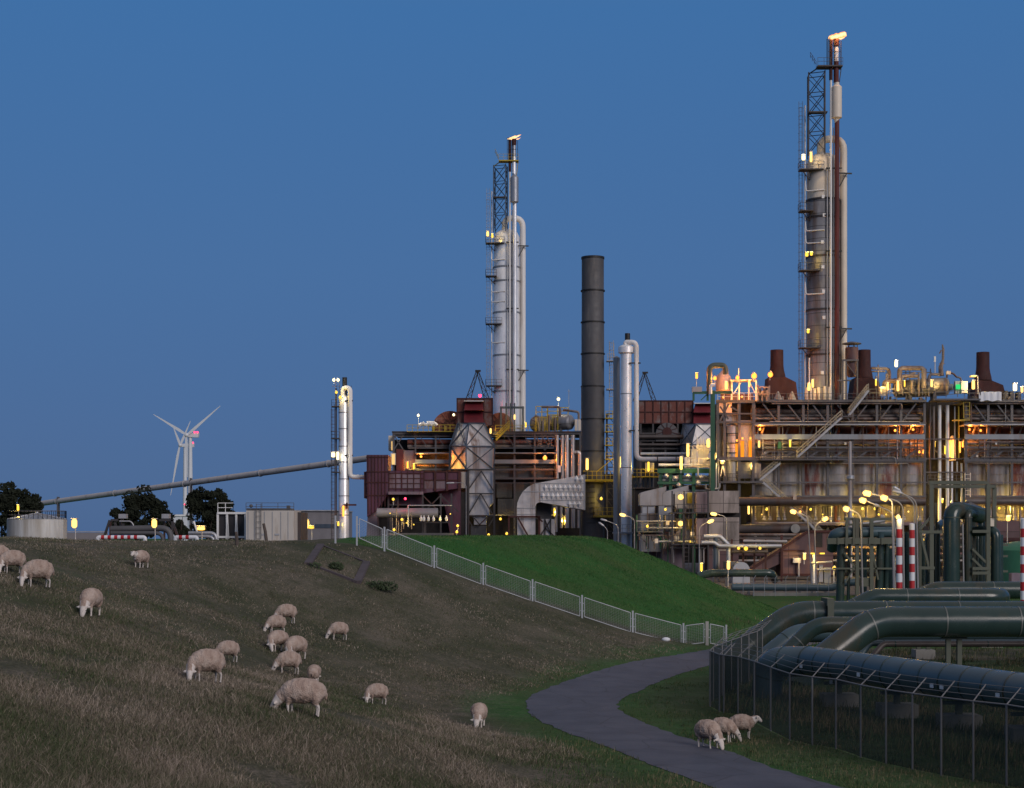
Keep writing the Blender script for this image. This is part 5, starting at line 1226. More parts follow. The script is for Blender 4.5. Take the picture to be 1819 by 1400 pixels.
m_ = MB(); [m_.bar(P(*a, 271.8), P(*b, 271.8), .22) for a, b in (((968, 922), (968, 960)), ((978, 922), (978, 960)), ((968, 924), (978, 948)), ((978, 924), (961, 950)), ((968, 938), (984, 952)))]; m_.build('brace', 'steel_dark', t)
# ------------------------------------------------------------------ right furnaces: two bays of the same kind with a pipe gap between
d = 245
def furnace_bay(x0, cols, x1, label, orange, group='right furnace blocks'):
    t = thing('furnace_block', label, 'furnace', base((x0+x1)/2, d), group)
    bx(MB(), x0+2, x1-2, 715, 1030, d+3.8, 12).build('core', 'shade_dark', t, smooth=0)  # filler box whose near black paints the shade within
    bx(MB(), x0-2, x1+2, 712, 714, d-.6, 16).build('deck', 'steel_frame', t, smooth=0)
    for k, px in enumerate(cols): vpost(MB(), px, 713, 1022, d, .38).build('column', 'steel_frame', t, smooth=0)
    m_ = MB()
    for y, h in ((713, .5), (752, .3), (795, .3), (816, .55), (820.8, .15), (857, .2), (882, .3)): hb(m_, x0-1, x1+1, y, d-.15, .3, h)
    m_.build('beams', 'steel_frame', t, smooth=0)
    for a, b in zip(cols, cols[1:]):
        w_ = b-a; s_ = 1 if (a-x0) < (x1-x0)*.5 else -1; br = lambda p, q, w: MB().bar(p, q, w).build('brace', 'steel_frame', t, smooth=0)
        br(P(a+w_*(.3 if s_ > 0 else .7), 714, d), P(a+w_*(.95 if s_ > 0 else .05), 750, d), .2); br(P(a+w_*.55, 716, d+2), P(a+w_*.2, 748, d+2), .16)
        br(P(a+w_*.1, 800, d+1), P(a+w_*.5, 814, d+1), .22); br(P(a+w_*.2, 814, d-.3), P(a+w_*.62, 801, d-.3), .3); br(P(a+w_*.45, 755, d+1), P(a+w_*.3, 772, d+1), .25)
        for k in range(3):
            px = a+w_*rnd.uniform(.1, .9); ya, yb = rnd.choice(((755, 795), (781, 816), (714, 752), (755, 816))); pipe('instrument_pipe', [P(px, ya, d-.35), P(px, yb, d-.35)], rnd.choice((.05, .07, .1)), rnd.choice(('galvanised', 'pipe_brown', 'manifold', 'steel_dark')), t, n=6)
        px = a+w_*rnd.uniform(.2, .8); y = rnd.choice((806, 812, 874, 790)); bx(MB(), px-1.6, px+1.6, y-4, y, d-.5, .3).build('junction_box', rnd.choice(('pole_grey', 'cream', 'stack')), t, smooth=0)
    for y, r, dd, mt in ((731, .52, 2.2, 'manifold'), (739, .3, 1.2, 'pipe_brown'), (744, .22, .6, 'manifold'), (723, .25, 3, 'pipe_brown'), (788, .27, .2, 'manifold'), (891, .66, -2.2, 'pipe_brown')): pipe('manifold', [P(x0+1, y, d+dd), P(x1-1, y, d+dd)], r, mt, t, n=14)
    bx(MB(), x0, x1, 753.5, 755.2, d-1.4, 3).build('eave', 'galvanised', t, smooth=0)
    bx(MB(), x0+1, x1-1, 771.5, 780.5, d-.6, .3).build('fascia', 'fascia', t, smooth=0)
    louvres(x0+1, x1-1, 781, 793, d+1.2, t, 2.1); louvres(x0+1, x1-1, 797, 810, d+1.6, t, 2.4)
    bx(MB(), x0+1, x1-1, 755.5, 771, d+2.4, .3).build('burner_wall', 'rust', t, smooth=0)
    for k, (a, b) in enumerate(zip([x0]+cols, cols+[x1])):
        if b-a < 8: continue
        m_ = MB(); n = 9; pts = [(X(a+.8+(b-a-1.6)*i/n, d), d+1.4-.75*math.sin(math.pi*(.12+.76*i/n))) for i in range(n+1)]
        for (xa, ya), (xb, yb) in zip(pts, pts[1:]): m_.quad((xa, ya, Z(881, d)), (xb, yb, Z(881, d)), (xb, yb, Z(822, d)), (xa, ya, Z(822, d)))
        for zz in (842, 861):
            for (xa, ya), (xb, yb) in zip(pts, pts[1:]): m_.bar((xa, ya-.04, Z(zz, d)), (xb, yb-.04, Z(zz, d)), .12)
        m_.build('wall_panel', 'wall_panel_rust' if k in (3, 6) else 'wall_panel', t, smooth=30)
    # burner row under the wall
    bx(MB(), x0, x1, 927, 933, d-1.4, 4).build('burner_floor', 'purple_grey', t, smooth=0)
    bx(MB(), x0+2, x1-2, 899, 927, d+2.4, .3).build('burner_back', 'pipe_brown', t, smooth=0)
    n = int((x1-x0)/13); 
    for k in range(n):
        px = x0+7+k*(x1-x0-8)/n+rnd.uniform(-2.5, 2.5)
        if rnd.random() < .16: continue
        o = MB().lathe((X(px, d), d-.9, Z(922, d)), [(.2, 0), (.2, 1.95)], 10).build('burner', rnd.choice(('duct_pale', 'manifold', 'pipe_brown')), t)
        MB().prism([(X(px-3, d), Z(924, d)), (X(px+3, d), Z(924, d)), (X(px+2, d), Z(918, d)), (X(px-1.5, d), Z(917, d))], d-1.5, d-.7).build('burner_valve', 'duct_pale', o, smooth=0)
    m_ = MB(); railing(m_, [P(x0, 926, d-1.5), P(x1, 926, d-1.5)], 1.1, 1.6, .035); m_.build('railing', 'steel_dark', t)
    m_ = MB(); railing(m_, [P(x0, 712, d-.6), P(x1, 712, d-.6)], 1.1, 1.5, .035); m_.build('roof_railing', 'steel_frame', t)
    m_ = MB(); railing(m_, [P(x0, 814, d-.5), P(x1, 814, d-.5)], 1.0, 1.6, .03); m_.build('walkway_railing', 'steel_frame', t)
    m_ = MB()
    for px in cols: m_.bar(P(px-12, 935, d), P(px+2, 985, d), .2)
    hb(m_, x0, x1, 962, d, .3); m_.build('lower_bracing', 'steel_frame', t, smooth=0)
    for k in range(26):
        f = rnd.random()**1.7*.42; px = x0+4+(x1-x0-8)*(f if k % 2 else 1-f); MB().bar(P(px, 771, d+1.6), P(px+3.5, 757, d+1.9), .16).build('burner_rib', 'rust', t, smooth=0)
    for k in range(22):
        px = x0+rnd.uniform(3, x1-x0-3); h = rnd.choice((5, 8, 11, 15)); mt = rnd.choice(('galvanised', 'manifold', 'steel_frame', 'pipe_brown', 'stair_rail'))
        if k % 3: pipe('roof_riser', [P(px, 712-h, d+rnd.uniform(.2, 4)), P(px, 712, d+1)], rnd.choice((.06, .09, .14)), mt, t, n=6)
        else: bx(MB(), px-rnd.uniform(1, 3), px+rnd.uniform(1, 3), 712-h*.7, 711.8, d+rnd.uniform(.3, 3), .8).build('roof_box', mt, t, smooth=0)
    for y, dd in ((717, -.4), (749, -.4), (785, -.5), (800, -.5), (812, -.6), (823.5, -.3), (884, -.3), (929, -1.7), (936, -.4), (952, -.3)):
        xa = x0+rnd.uniform(2, 40); xb = x1-rnd.uniform(2, 60); pipe('service_pipe', [P(xa, y, d+dd), P(xb, y, d+dd), P(xb+1, y+rnd.choice((6, 10)), d+dd)], rnd.choice((.05, .07, .1)), rnd.choice(('galvanised', 'manifold', 'pipe_brown', 'duct_pale')), t, .4, 6)
    for k in range(9):
        px = x0+10+(x1-x0-20)*(k+rnd.uniform(.1, .9))/9; y = rnd.choice((914, 938, 944, 953, 909)); ball_lamp(t, P(px, y, d-1.7), rnd.choice((.1, .13, .17)), rnd.choice(('lamp_yellow', 'lamp_yellow', 'lamp_warm', 'lamp_orange')), 0, power=70)
    for px, m2, y, pw in orange: ball_lamp(t, P(px, y, d+.9), .2, m2, 0, power=pw)
    return t
C1 = [1339.5, 1383, 1426.7, 1470, 1514, 1557.4, 1600, 1642]
f1 = furnace_bay(1333, C1, 1644, 'long right furnace block with grey ribbed wall panels and an outside staircase', [(1350, 'lamp_orange', 763, 380), (1622, 'lamp_orange', 763, 600), (1590, 'lamp_orange', 765, 300), (1633, 'lamp_orange', 803, 420), (1362, 'lamp_yellow', 905, 260), (1532, 'lamp_yellow', 904, 700), (1554, 'lamp_yellow', 904, 900), (1500, 'lamp_yellow', 904, 500), (1440, 'lamp_yellow', 905, 350), (1603, 'lamp_yellow', 905, 550), (1640, 'lamp_yellow', 905, 400)])
C2 = [1715.5, 1755, 1797, 1840, 1884]
f2 = furnace_bay(1713, C2, 1890, 'furnace block cut by the right edge beyond the gap of bright vertical pipes', [(1722, 'lamp_orange', 763, 480), (1742, 'lamp_orange', 765, 200), (1775, 'lamp_yellow', 903, 900), (1787, 'lamp_yellow', 903, 900), (1815, 'lamp_yellow', 904, 600), (1726, 'lamp_yellow', 905, 280)])
for x, y, h, m2, pw in ((1348.5, 789, 1., 'lamp_warm', 300), (1403.5, 788.5, 1., 'lamp_yellow', 260), (1335, 828, 1., 'lamp_warm', 260), (1330, 906, 1.3, 'lamp_warm', 400), (1437, 692, .9, 'lamp_warm', 0)): 
    if pw: tube_lamp(f1, P(x, y, d-1.2), h, .17, m2, power=pw)
bx(MB(), 1382, 1388, 785, 797, d-.7, .5).build('green_cabinet', 'green_paint', f1, smooth=0)
stairs('staircase', (1543, 694), (1509, 737), d-2, f1, wide=1.); bx(MB(), 1495, 1516, 739, 741, d-2.2, 1.6).build('stair_landing', 'steel_frame', f1, smooth=0)
stairs('staircase', (1496, 741), (1417, 812), d-2, f1, wide=1.); stairs('staircase', (1386, 823), (1350, 853), d-2, f1); stairs('staircase', (1356, 857), (1433, 926), d-2, f1); stairs('staircase', (1436, 928), (1482, 975), d-2, f1)
bx(MB(), 1352, 1505, 816, 817.5, d-2.4, 2).build('walkway', 'steel_frame', f1, smooth=0); bx(MB(), 1279, 1356, 855, 858, d-2.4, 2.4).build('landing', 'steel_frame', f1, smooth=0)
m_ = MB(); railing(m_, [P(1279, 855, d-2.3), P(1345, 855, d-2.3)], 1.1, 1., .045); railing(m_, [P(1360, 816, d-2.3), P(1412, 816, d-2.3)], 1.1, 1., .045); m_.build('landing_railing', 'steel_frame', f1)
# lower ducts in front of the burner row
t = thing('duct_pair', 'two thick dark horizontal ducts with rounded left ends in front of the burners', 'duct', base(1370, 240)); d2 = 240
MB().tube([P(1299, 891, d2), P(1303, 891, d2), P(1424, 891, d2)], [.45, .66, .66], 20).build('upper_duct', 'pipe_brown', t)
MB().tube([P(1299, 940, d2), P(1303, 940, d2), P(1436, 940, d2)], [.5, .7, .7], 20).build('lower_duct', 'pipe_brown', t)
MB().tube([P(1413, 939, d2-1.2), P(1413, 939, d2-.5)], .68, 24).build('round_cover', 'concrete_plain', t)
bx(MB(), 1409, 1415, 880, 890, d2-.6, 1).build('access_cap', 'cream', t, smooth=0)
m_ = MB()
for px in (1313, 1349, 1393, 1431): ground_post(m_, px, 933, d2+.5, .28)
m_.build('support_leg', 'steel_dark', t, smooth=0)
# vertical pipe gap between the blocks
t = thing('pipe_riser_bank', 'bank of tall bright vertical pipes lit yellow between the two furnace blocks', 'pipework', base(1680, 246))
bx(MB(), 1645, 1713, 714, 1020, 251, 8).build('back_wall', 'shade_dark', t, smooth=0)
for px, r, y0, y1, mt in ((1658.5, .2, 722, 815, 'manifold'), (1669, .26, 720, 935, 'white_pipe'), (1683, .26, 720, 935, 'white_pipe'), (1652, .16, 716, 850, 'pipe_brown'), (1691, .16, 820, 935, 'aluminium'), (1708, .16, 823, 935, 'aluminium'), (1700, .13, 820, 840, 'galvanised'), (1696, .1, 722, 815, 'galvanised'), (1703, .1, 722, 815, 'yellow_paint')): pipe('vertical_pipe', [P(px, y0, 245.5), P(px, y1, 245.5)], r, mt, t)
MB().lathe((X(1692, 248), 248, Z(818, 248)), [(.5, 0), (.5, 3.1), (.35, 3.6), (.1, 3.8)], 18).build('small_vessel', 'cream', t)
m_ = MB()
for y in (780, 815, 839, 857): hb(m_, 1645, 1714, y, 245, .18)
for a, b in (((1672, 722), (1682, 735)), ((1660, 800), (1690, 815)), ((1650, 760), (1664, 714))): m_.bar(P(*a, 246.5), P(*b, 246.5), .2)
railing(m_, [P(1648, 857, 244.6), P(1712, 857, 244.6)], 1.1, 1., .04); m_.build('frame', 'steel_frame', t)
m_ = MB(); ladder(m_, X(1717, 244), 244, Z(743, 244), Z(714, 244), .9, False, .05); bx(m_, 1696, 1723, 745, 747, 243.4, 1.6); m_.build('ladder', 'yellow_paint', t)
m_ = MB(); ladder(m_, X(1719, 244), 244, Z(900, 244), Z(840, 244), .8, False, .05); m_.build('ladder', 'cream', t)
for x, y, m2, pw, h in ((1679, 800, 'lamp_yellow', 350, 1.2), (1705, 795, 'lamp_orange', 400, 1.6), (1710, 790, 'lamp_orange', 200, .8), (1660, 790, 'lamp_yellow', 200, .8), (1674, 890, 'lamp_yellow', 450, .6), (1652, 900, 'lamp_yellow', 300, .5)): tube_lamp(t, P(x, y, 247), h, .15, m2, power=pw)
# rusty chimneys on the roof
def chimney(px, top, base_pts, d, label):
    t = thing('roof_chimney', label, 'chimney', (X(px, d), d, Z(712, d)), 'rusty furnace chimneys'); s = d/F; c = (X(px, d), d, 0); z = lambda y: Z(y, d)
    MB().lathe(c, [(15.5*s, z(top+50)), (14.6*s, z(top+44)), (12.6*s, z(top+36)), (11.6*s, z(top+28)), (11.3*s, z(top)), (10.2*s, z(top)), (10.2*s, z(top+6))], 32).build('stack', 'rust', t)
    pr(MB(), base_pts, d-1.6, 4).build('breeching', 'rust', t, smooth=0); m_ = MB()
    for k in range(3): x = base_pts[0][0]+6+k*13; m_.bar(P(x, 700, d-1.7), P(x, 712, d-1.7), .15)
    m_.build('stiffener', 'steel_frame', t); return t
ch = chimney(1380, 622, [(1366, 670), (1396, 670), (1414, 679), (1418, 712), (1364, 712)], 249, 'rust red chimney glowing orange on its left at the left end of the right roof')
for px in (1382, 1407): MB().lathe((X(px, 246), 246, Z(712, 246)), [(.75, 0), (.7, .1), (.1, 1.45)], 4).build('vent_cone', 'fascia', ch, smooth=0)
chimney(1535, 622, [(1519, 671), (1549, 671), (1562, 679), (1566, 712), (1514, 712)], 251, 'dark rusty chimney standing close behind the roofed vent drum')
chimney(1746, 626, [(1733, 676), (1762, 676), (1782, 684), (1789, 712), (1731, 712)], 251, 'dark rusty chimney nearest the right edge')
t = thing('vent_drum', 'brown vent drum under a flat cap roof beside the tallest flare tower', 'vent', base(1512, 246)); c = (X(1513, 246), 246, 0); s = 246/F
MB().lathe(c, [(6.5*s, Z(670, 246)), (10*s, Z(664, 246)), (10*s, Z(641, 246)), (11.5*s, Z(640, 246)), (11.5*s, Z(618, 246)), (9*s, Z(617, 246))], 24).build('drum', 'brown_clad', t)
MB().lathe(c, [(17*s, Z(611.5, 246)), (16.5*s, Z(610, 246)), (3*s, Z(607, 246))], 24).build('cap_roof', 'steel_frame', t)
m_ = MB()
for a in range(6): m_.bar((c[0]+math.cos(a)*.85, 246+math.sin(a)*.85, Z(619, 246)), (c[0]+math.cos(a)*.85, 246+math.sin(a)*.85, Z(610, 246)), .09)
for px in (1497, 1503, 1523): vpost(m_, px, 640, 712, 245, .2)
hb(m_, 1495, 1525, 640, 244.9, .25); m_.bar(P(1503, 645, 244.9), P(1522, 668, 244.9), .12); hb(m_, 1488, 1512, 676, 244.9, .2); m_.build('support_frame', 'steel_frame', t)
# steam drum and roof pipework
t = thing('roof_pipework', 'steam drum with crowded yellow lit pipework on the roof of the right furnace', 'pipework', base(1640, 247)); d3 = 246
drumset(1680, 687, 16.2, d3-1, t, (-.86, .5, 0), 7.5)
for pts_, r in (([(1571, 700), (1571, 677), (1598, 677), (1598, 654), (1641, 654), (1641, 690)], .36), ([(1548, 654), (1580, 655), (1580, 690)], .22), ([(1600, 700), (1600, 668), (1630, 668)], .28), ([(1620, 700), (1620, 676)], .2), ([(1650, 705), (1650, 665), (1668, 665)], .2), ([(1560, 648), (1560, 700)], .1), ([(1590, 672), (1590, 704)], .14), ([(1632, 662), (1632, 704)], .14), ([(1682, 671), (1682, 661), (1694, 664), (1699, 670), (1707, 671), (1707, 680)], .14), ([(1606, 672), (1625, 662)], .2), ([(1548, 660), (1572, 660)], .12), ([(1575, 664), (1575, 704)], .16), ([(1556, 690), (1556, 668)], .1)): pipe('roof_pipe', [P(x, y, d3-.5-r) for x, y in pts_], r, 'manifold', t, .6, 10)
m_ = MB()
for px in (1576, 1609, 1616, 1645, 1653): vpost(m_, px, 655, 712, d3+1, .14)
for y in (662, 684): hb(m_, 1600, 1655, y, d3+1, .12)
railing(m_, [P(1545, 703, d3-1.8), P(1662, 703, d3-1.8)], 1., 1., .05); m_.build('pipe_frame', 'steel_frame', t)
m_ = MB(); bx(m_, 1660, 1742, 708, 711, d3-2.5, 3.5); railing(m_, [P(1660, 708, d3-2.4), P(1742, 702, d3-2.4)], .9, 1.6, .05); m_.build('platform', 'steel_frame', t)
bx(MB(), 1563, 1574, 687, 703, d3-1.5, .8).build('cabinet', 'cream', t, smooth=0); bx(MB(), 1708, 1719, 677, 699, d3-1.8, .8).build('cabinet', 'white_pipe', t, smooth=0); bx(MB(), 1697, 1707, 677, 699, d3-1.4, .8).build('cabinet', 'cream', t, smooth=0)
bx(MB(), 1699, 1706, 683, 691, d3-1.9, .3).build('green_lamp', 'lamp_green', t, smooth=0)
m_ = MB(); m_.tube([P(1672, 668, d3), P(1671, 652, d3), P(1675, 640, d3), P(1675.5, 620, d3), P(1674, 612, d3)], [.42, .34, .2, .2, .1], 8); m_.tube([P(1669, 628, d3), P(1672, 622, d3)], .1, 6); hb(m_, 1668, 1678, 646, d3, .12); m_.build('davit', 'manifold', t)
m_ = MB(); vpost(m_, 1661, 634, 668, d3, .12); m_.build('mast', 'pole_grey', t); bx(MB(), 1659.5, 1662.5, 633, 643, d3-.2, .2).build('mast_box', 'white_pipe', t, smooth=0)
bx(MB(), 1682, 1689, 659, 665, d3-1, .6).build('vent_box', 'cream', t, smooth=0)
pipe('lamp_bracket_pipe', [P(1737, 700, d3-1), P(1737, 667, d3-1), P(1728, 667, d3-1)], .1, 'cream', t, .5, 8); bx(MB(), 1725, 1734, 667, 669.5, d3-1.4, .8).build('lamp', 'lamp_warm', t, smooth=0)
m_ = MB(); n = 10; rows_ = [[P(1739+40*i/n, (696 if j == 0 else 712)+(1.2*math.sin(i*1.3) if j else .5*math.sin(i*2)), d3-2.3-.06*math.sin(i*2.1+j)) for i in range(n+1)] for j in (0, 1)]
for i in range(n): m_.quad(rows_[1][i], rows_[1][i+1], rows_[0][i+1], rows_[0][i])
m_.build('tarpaulin', 'white_stripe', t, smooth=60)
for x, y, h, r, m2, pw in ((1592, 646.5, .95, .26, 'lamp_white', 300), (1556, 680, .9, .13, 'lamp_yellow', 200), (1577, 687, 1.1, .16, 'lamp_warm', 300), (1595, 686, 1.5, .2, 'lamp_warm', 400), (1607, 682, .9, .12, 'lamp_yellow', 200), (1655, 681.5, 1., .18, 'lamp_warm', 300), (1729, 684, 1.3, .26, 'lamp_warm', 450), (1803, 688, 1.1, .32, 'lamp_white', 350), (1815.5, 692.5, .8, .2, 'lamp_warm', 200), (1437, 688, 1., .24, 'lamp_warm', 350)): tube_lamp(t, P(x, y, d3-2), h, r, m2, power=pw)
pipe('lamp_pole', [P(1437.5, 684, d3-1.6), P(1437.5, 636, d3-1.6)], .1, 'white_pipe', t, n=8)
m_ = MB()
for px, y0 in ((1434, 688), (1441, 686), (1447, 690), (1455, 688), (1466, 686), (1474, 687)): bx(m_, px-1.8, px+1.8, y0, 710, d3-1.2, .7)
m_.build('cabinet_row', 'cream', t, smooth=0)
m_ = MB()
for px in (1785, 1795, 1808): bx(m_, px, px+6, 694+(px % 3), 711, d3, 1.5); 
m_.build('valve_skid', 'steel_frame', t, smooth=0)
# ------------------------------------------------------------------ stair and vessel end of the right furnace
d = 243
t = thing('furnace_end_house', 'tall end structure left of the right furnace with orange glowing panels', 'structure', base(1300, d))
m_ = MB()
for px in (1275, 1287, 1313, 1338): ground_post(m_, px, 714, d+.3, .38)
for y, h in ((713, .45), (750, .3), (815, .5), (735, .2)): hb(m_, 1272, 1340, y, d+.2, .35, h)
for a, b in (((1279, 722), (1294, 745)), ((1294, 718), (1279, 748)), ((1297, 722), (1311, 730))): m_.bar(P(*a, d), P(*b, d), .22)
m_.build('frame', 'steel_frame', t)
bx(MB(), 1274, 1336, 716, 1000, d+5, 6).build('core', 'shade_dark', t, smooth=0)  # dark filler, interior shade put into its colour
for x0, x1, y0, y1, mt in ((1276, 1287, 757, 815, 'stack'), (1314, 1336, 747, 815, 'fascia'), (1289, 1300, 733, 757, 'galvanised'), (1301, 1312, 733, 757, 'concrete_plain'), (1315, 1333, 821, 850, 'stack'), (1338, 1352, 822, 850, 'wall_panel')): bx(MB(), x0, x1, y0, y1, d+.8, 2).build('cladding', mt, t, smooth=0)
sh = MB().lathe((X(1300, d+1.5), d+1.5, Z(855, d)), [(1.05, 0), (1.05, 8.2), (.9, 8.4)], 24).build('vessel', 'column_worn', t)
for y in (771, 788, 805): MB().lathe((X(1300, d+1.5), d+1.5, Z(y, d)), [(1.04, 0), (1.15, 0), (1.15, .15), (1.04, .15)], 24, False).build('ring_band', 'steel_dark', sh)
for x0, x1, y0, y1 in ((1306, 1312, 788, 812), (1315.5, 1322, 783, 812), (1330, 1335.5, 782, 812)): bx(MB(), x0, x1, y0, y1, d+.5, .2).build('glow_panel', 'panel_orange', t, smooth=0)  # flat emissive panels, orange lamp light put into the surface
bx(MB(), 1280, 1338, 700, 711, d+2.5, .3).build('lit_wall', 'brown_clad', t, smooth=0)
for x, y, pw in ((1309, 783, 160), (1319, 779, 200), (1333, 779, 200), (1297, 722, 300), (1285, 706, 300), (1318, 705, 260)): ball_lamp(t, P(x, y, d-.5 if y > 740 else d+1), .16, 'lamp_orange', 0, power=pw)
bx(MB(), 1276, 1300, 712, 733, d+3.5, .2).build('orange_wall', 'cream', t, smooth=0)
tube_lamp(t, P(1283, 822, d-.5), .4, .3, 'lamp_warm'); m_ = MB(); m_.bar(P(1280, 846, d), P(1284, 826, d), .15); m_.bar(P(1288, 846, d), P(1284, 826, d), .15); m_.build('lamp_bracket', 'cream', t)
# gooseneck, pink vessel and lamps on the left roof end
t = thing('gooseneck_pipe', 'green gooseneck pipe arching over the orange lit pinkish vessel', 'pipe', base(1268, 242)); dg = 242
MB().tube(bend([P(1260, 700, dg), P(1260, 649, dg), P(1288, 649, dg), P(1289, 665, dg)], 1., 8), .42, 16).build('gooseneck', 'olive_steel', t)
pipe('side_pipe', [P(1262, 700, dg-.6), P(1262, 684, dg-.6), P(1270, 684, dg-.6)], .25, 'white_pipe', t, .5)
m_ = MB(); ground_post(m_, 1266, 694, dg, .6); hb(m_, 1231, 1300, 697.5, dg, .4); vpost(m_, 1232, 698, 712, dg, .3); vpost(m_, 1257, 698, 712, dg, .3); m_.bar(P(1258, 699, dg), P(1245, 711, dg), .15); m_.build('green_frame', 'green_paint', t)
bx(MB(), 1230, 1247, 687, 696, dg-.3, 1).build('pink_box', 'vessel_pink', t, smooth=0)
t = thing('pink_vessel', 'short pinkish vessel with a domed top glowing in orange light', 'vessel', base(1285, 245))
MB().lathe((X(1285, 245), 245, Z(694, 245)), [(1.15, 0), (1.15, 1.9), (.95, 2.3), (.5, 2.7), (.35, 3.0)], 24).build('shell', 'vessel_pink', t)
m_ = MB(); hb(m_, 1298, 1344, 676, 244, .25)
for px in (1300, 1313, 1330, 1343): vpost(m_, px, 676, 712, 244, .18)
for a, b in (((1303, 700), (1316, 680)), ((1332, 680), (1343, 702))): m_.bar(P(*a, 244), P(*b, 244), .12)
m_.build('canopy', 'cream', t); bx(MB(), 1298, 1345, 674.3, 675.6, 243, 3).build('canopy_roof', 'vessel_pink', t, smooth=0)
for x, y, r, m2, pw in ((1270, 672, .3, 'lamp_orange', 350), (1310, 671, .3, 'lamp_orange', 500), (1339.5, 668, .45, 'lamp_orange', 900), (1368.5, 665.5, .42, 'lamp_orange', 900)): ball_lamp(t, P(x, y, 242.5), r, m2, .8, power=pw)
for x, y, h, r, m2 in ((1290, 685, 1.1, .22, 'lamp_warm'), (1331, 682, .9, .16, 'lamp_warm'), (1237.5, 668, .8, .2, 'lamp_orange')): tube_lamp(t, P(x, y, 242.6), h, r, m2, 2. if x < 1240 else None, power=400)
m_ = MB(); railing(m_, [P(1275, 711, 242), P(1345, 711, 242)], 1.1, 1., .05); vpost(m_, 1312, 654, 676, 243, .14); m_.build('railing', 'cream', t)
m_ = MB()
for k in range(9): px = 1346+k*2.6; vpost(m_, px, 684+(k*7) % 11, 712, 244+(k % 3)*.5, .2)
hb(m_, 1346, 1366, 688, 244, .2); hb(m_, 1346, 1368, 700, 243.8, .2); m_.build('pipe_cluster', 'manifold', t)
# white mast
d = 228
t = thing('white_mast', 'tall slim white mast with a bluish collar in front of the grey furnace wall', 'mast', base(1510, d)); MB().lathe((X(1510, d), d, 0), [(.34, -.2), (.3, 9), (.22, Z(785, d)), (.1, Z(784, d))], 14).build('shaft', 'duct_pale', t)
MB().lathe((X(1510, d), d, Z(852, d)), [(.3, 0), (.62, .1), (.62, .55), (.3, .65)], 14).build('collar', 'clad_grey', t)
# ------------------------------------------------------------------ silencers, pipe rack and stair house in the middle
d = 236
t = thing('green_pipe_rack', 'dark green steel pipe rack lit by two long yellow lamps', 'pipe rack', base(1215, d+8)); dr = d+8
m_ = MB()
for y, h in ((836.5, .7), (858, .4)): hb(m_, 1168, 1263, y, dr, .45, h)
for px in (1174, 1191, 1209, 1232, 1262): ground_post(m_, px, 833, dr+.4, .5)
m_.build('green_frame', 'green_paint', t)
for y, r, mt in ((848, .28, 'clad_grey'), (853, .2, 'white_pipe'), (866, .4, 'pipe_brown'), (872, .3, 'clad_grey'), (826, .2, 'white_pipe')): pipe('rack_pipe', [P(1170, y, dr+1.3), P(1264, y, dr+1.3)], r, mt, t)
for px, y in ((1183, 846), (1200, 850), (1222, 846), (1247, 848), (1240, 858), (1205, 862)): MB().lathe((X(px, dr), dr-.2, Z(y+4, dr)), [(.25, 0), (.45, .3), (.2, .7)], 8).build('valve', 'pole_grey', t)
for x, y in ((1222, 800), (1210, 823)): tube_lamp(t, P(x, y, dr-1), 1.9, .24, 'lamp_warm', 1.5, power=420)
t = thing('lit_gallery', 'brightly lit white railed gallery under the faceted hood', 'gallery', base(1245, dr+2))
m_ = MB(); bx(m_, 1222, 1268, 828, 830, dr+1, 3)
for y in (828, 806): railing(m_, [P(1222, y, dr+.9), P(1268, y, dr+.9)], 1.15, .8, .05)
m_.build('railed_deck', 'cream', t)
for x0, x1, y0, y1 in ((1228, 1237, 798, 828), (1240, 1258, 795, 828), (1216, 1226, 812, 832)): bx(MB(), x0, x1, y0, y1, dr+2.5, .6).build('white_panel', 'white_pipe', t, smooth=0)
m_ = MB()
for x in (1243, 1249, 1254): m_.prism([(X(x-3, dr), Z(797, dr)), (X(x+3, dr), Z(797, dr)), (X(x-2, dr), Z(774, dr))], dr+2, dr+2.4)
m_.build('white_fin', 'white_pipe', t, smooth=0)
for x, y, h in ((1258, 788, 1.2), (1276, 790.5, 1.1), (1268, 812, 1.)): tube_lamp(t, P(x, y, dr+.3), h, .28, 'lamp_warm', power=330)
m_ = MB()
for px, y0, y1 in ((1262, 815, 875), (1266, 820, 868), (1272, 822, 870), (1276, 815, 880), (1240, 830, 845)): m_.cyl(P(px, y0, dr-1), P(px, y1, dr-1), .13, n=8)
m_.tube(bend([P(1254, 860, dr-1.2), P(1254, 870, dr-1.2), P(1278, 868, dr-1.2), P(1278, 858, dr-1.2)], .3), .16, 8); m_.build('pipe_bundle', 'galvanised', t)
bx(MB(), 1258, 1282, 816, 818, dr-1, 2).build('lamp_deck', 'steel_dark', t, smooth=0)
def silencer(o, low, d, label):
    t = thing('air_intake', label, 'air intake', base((o[0][0]+o[-1][0])/2, d), 'slanted grey air intakes')
    pr(MB(), o, d, 3.2).build('scoop', 'duct_pale', t, smooth=20); bx(MB(), *low, d+.4, 3).build('lower_duct', 'clad_grey', t, smooth=0)
    x0, x1, y0, y1 = low; bx(MB(), x0-4, x1+4, y1, y1+32, d+.1, 4).build('silencer_box', 'clad_panel', t, smooth=0); bx(MB(), x0-2, x1+1, y1+33, 1020, d+.5, 3.5).build('base_box', 'purple_grey', t, smooth=0); return t
silencer([(1137, 898), (1137, 878), (1139, 875), (1146, 873), (1183.5, 864), (1183.5, 870), (1177, 877), (1177, 898)], (1141, 1164, 898, 912), d, 'left slanted grey air intake right of the silver vessel')
silencer([(1177.5, 898), (1177.5, 877), (1180, 874), (1186, 872), (1223, 862), (1223, 872), (1196, 878), (1196, 898)], (1172, 1194, 898, 912), d+1, 'right slanted grey air intake beside the yellow lit stair house')
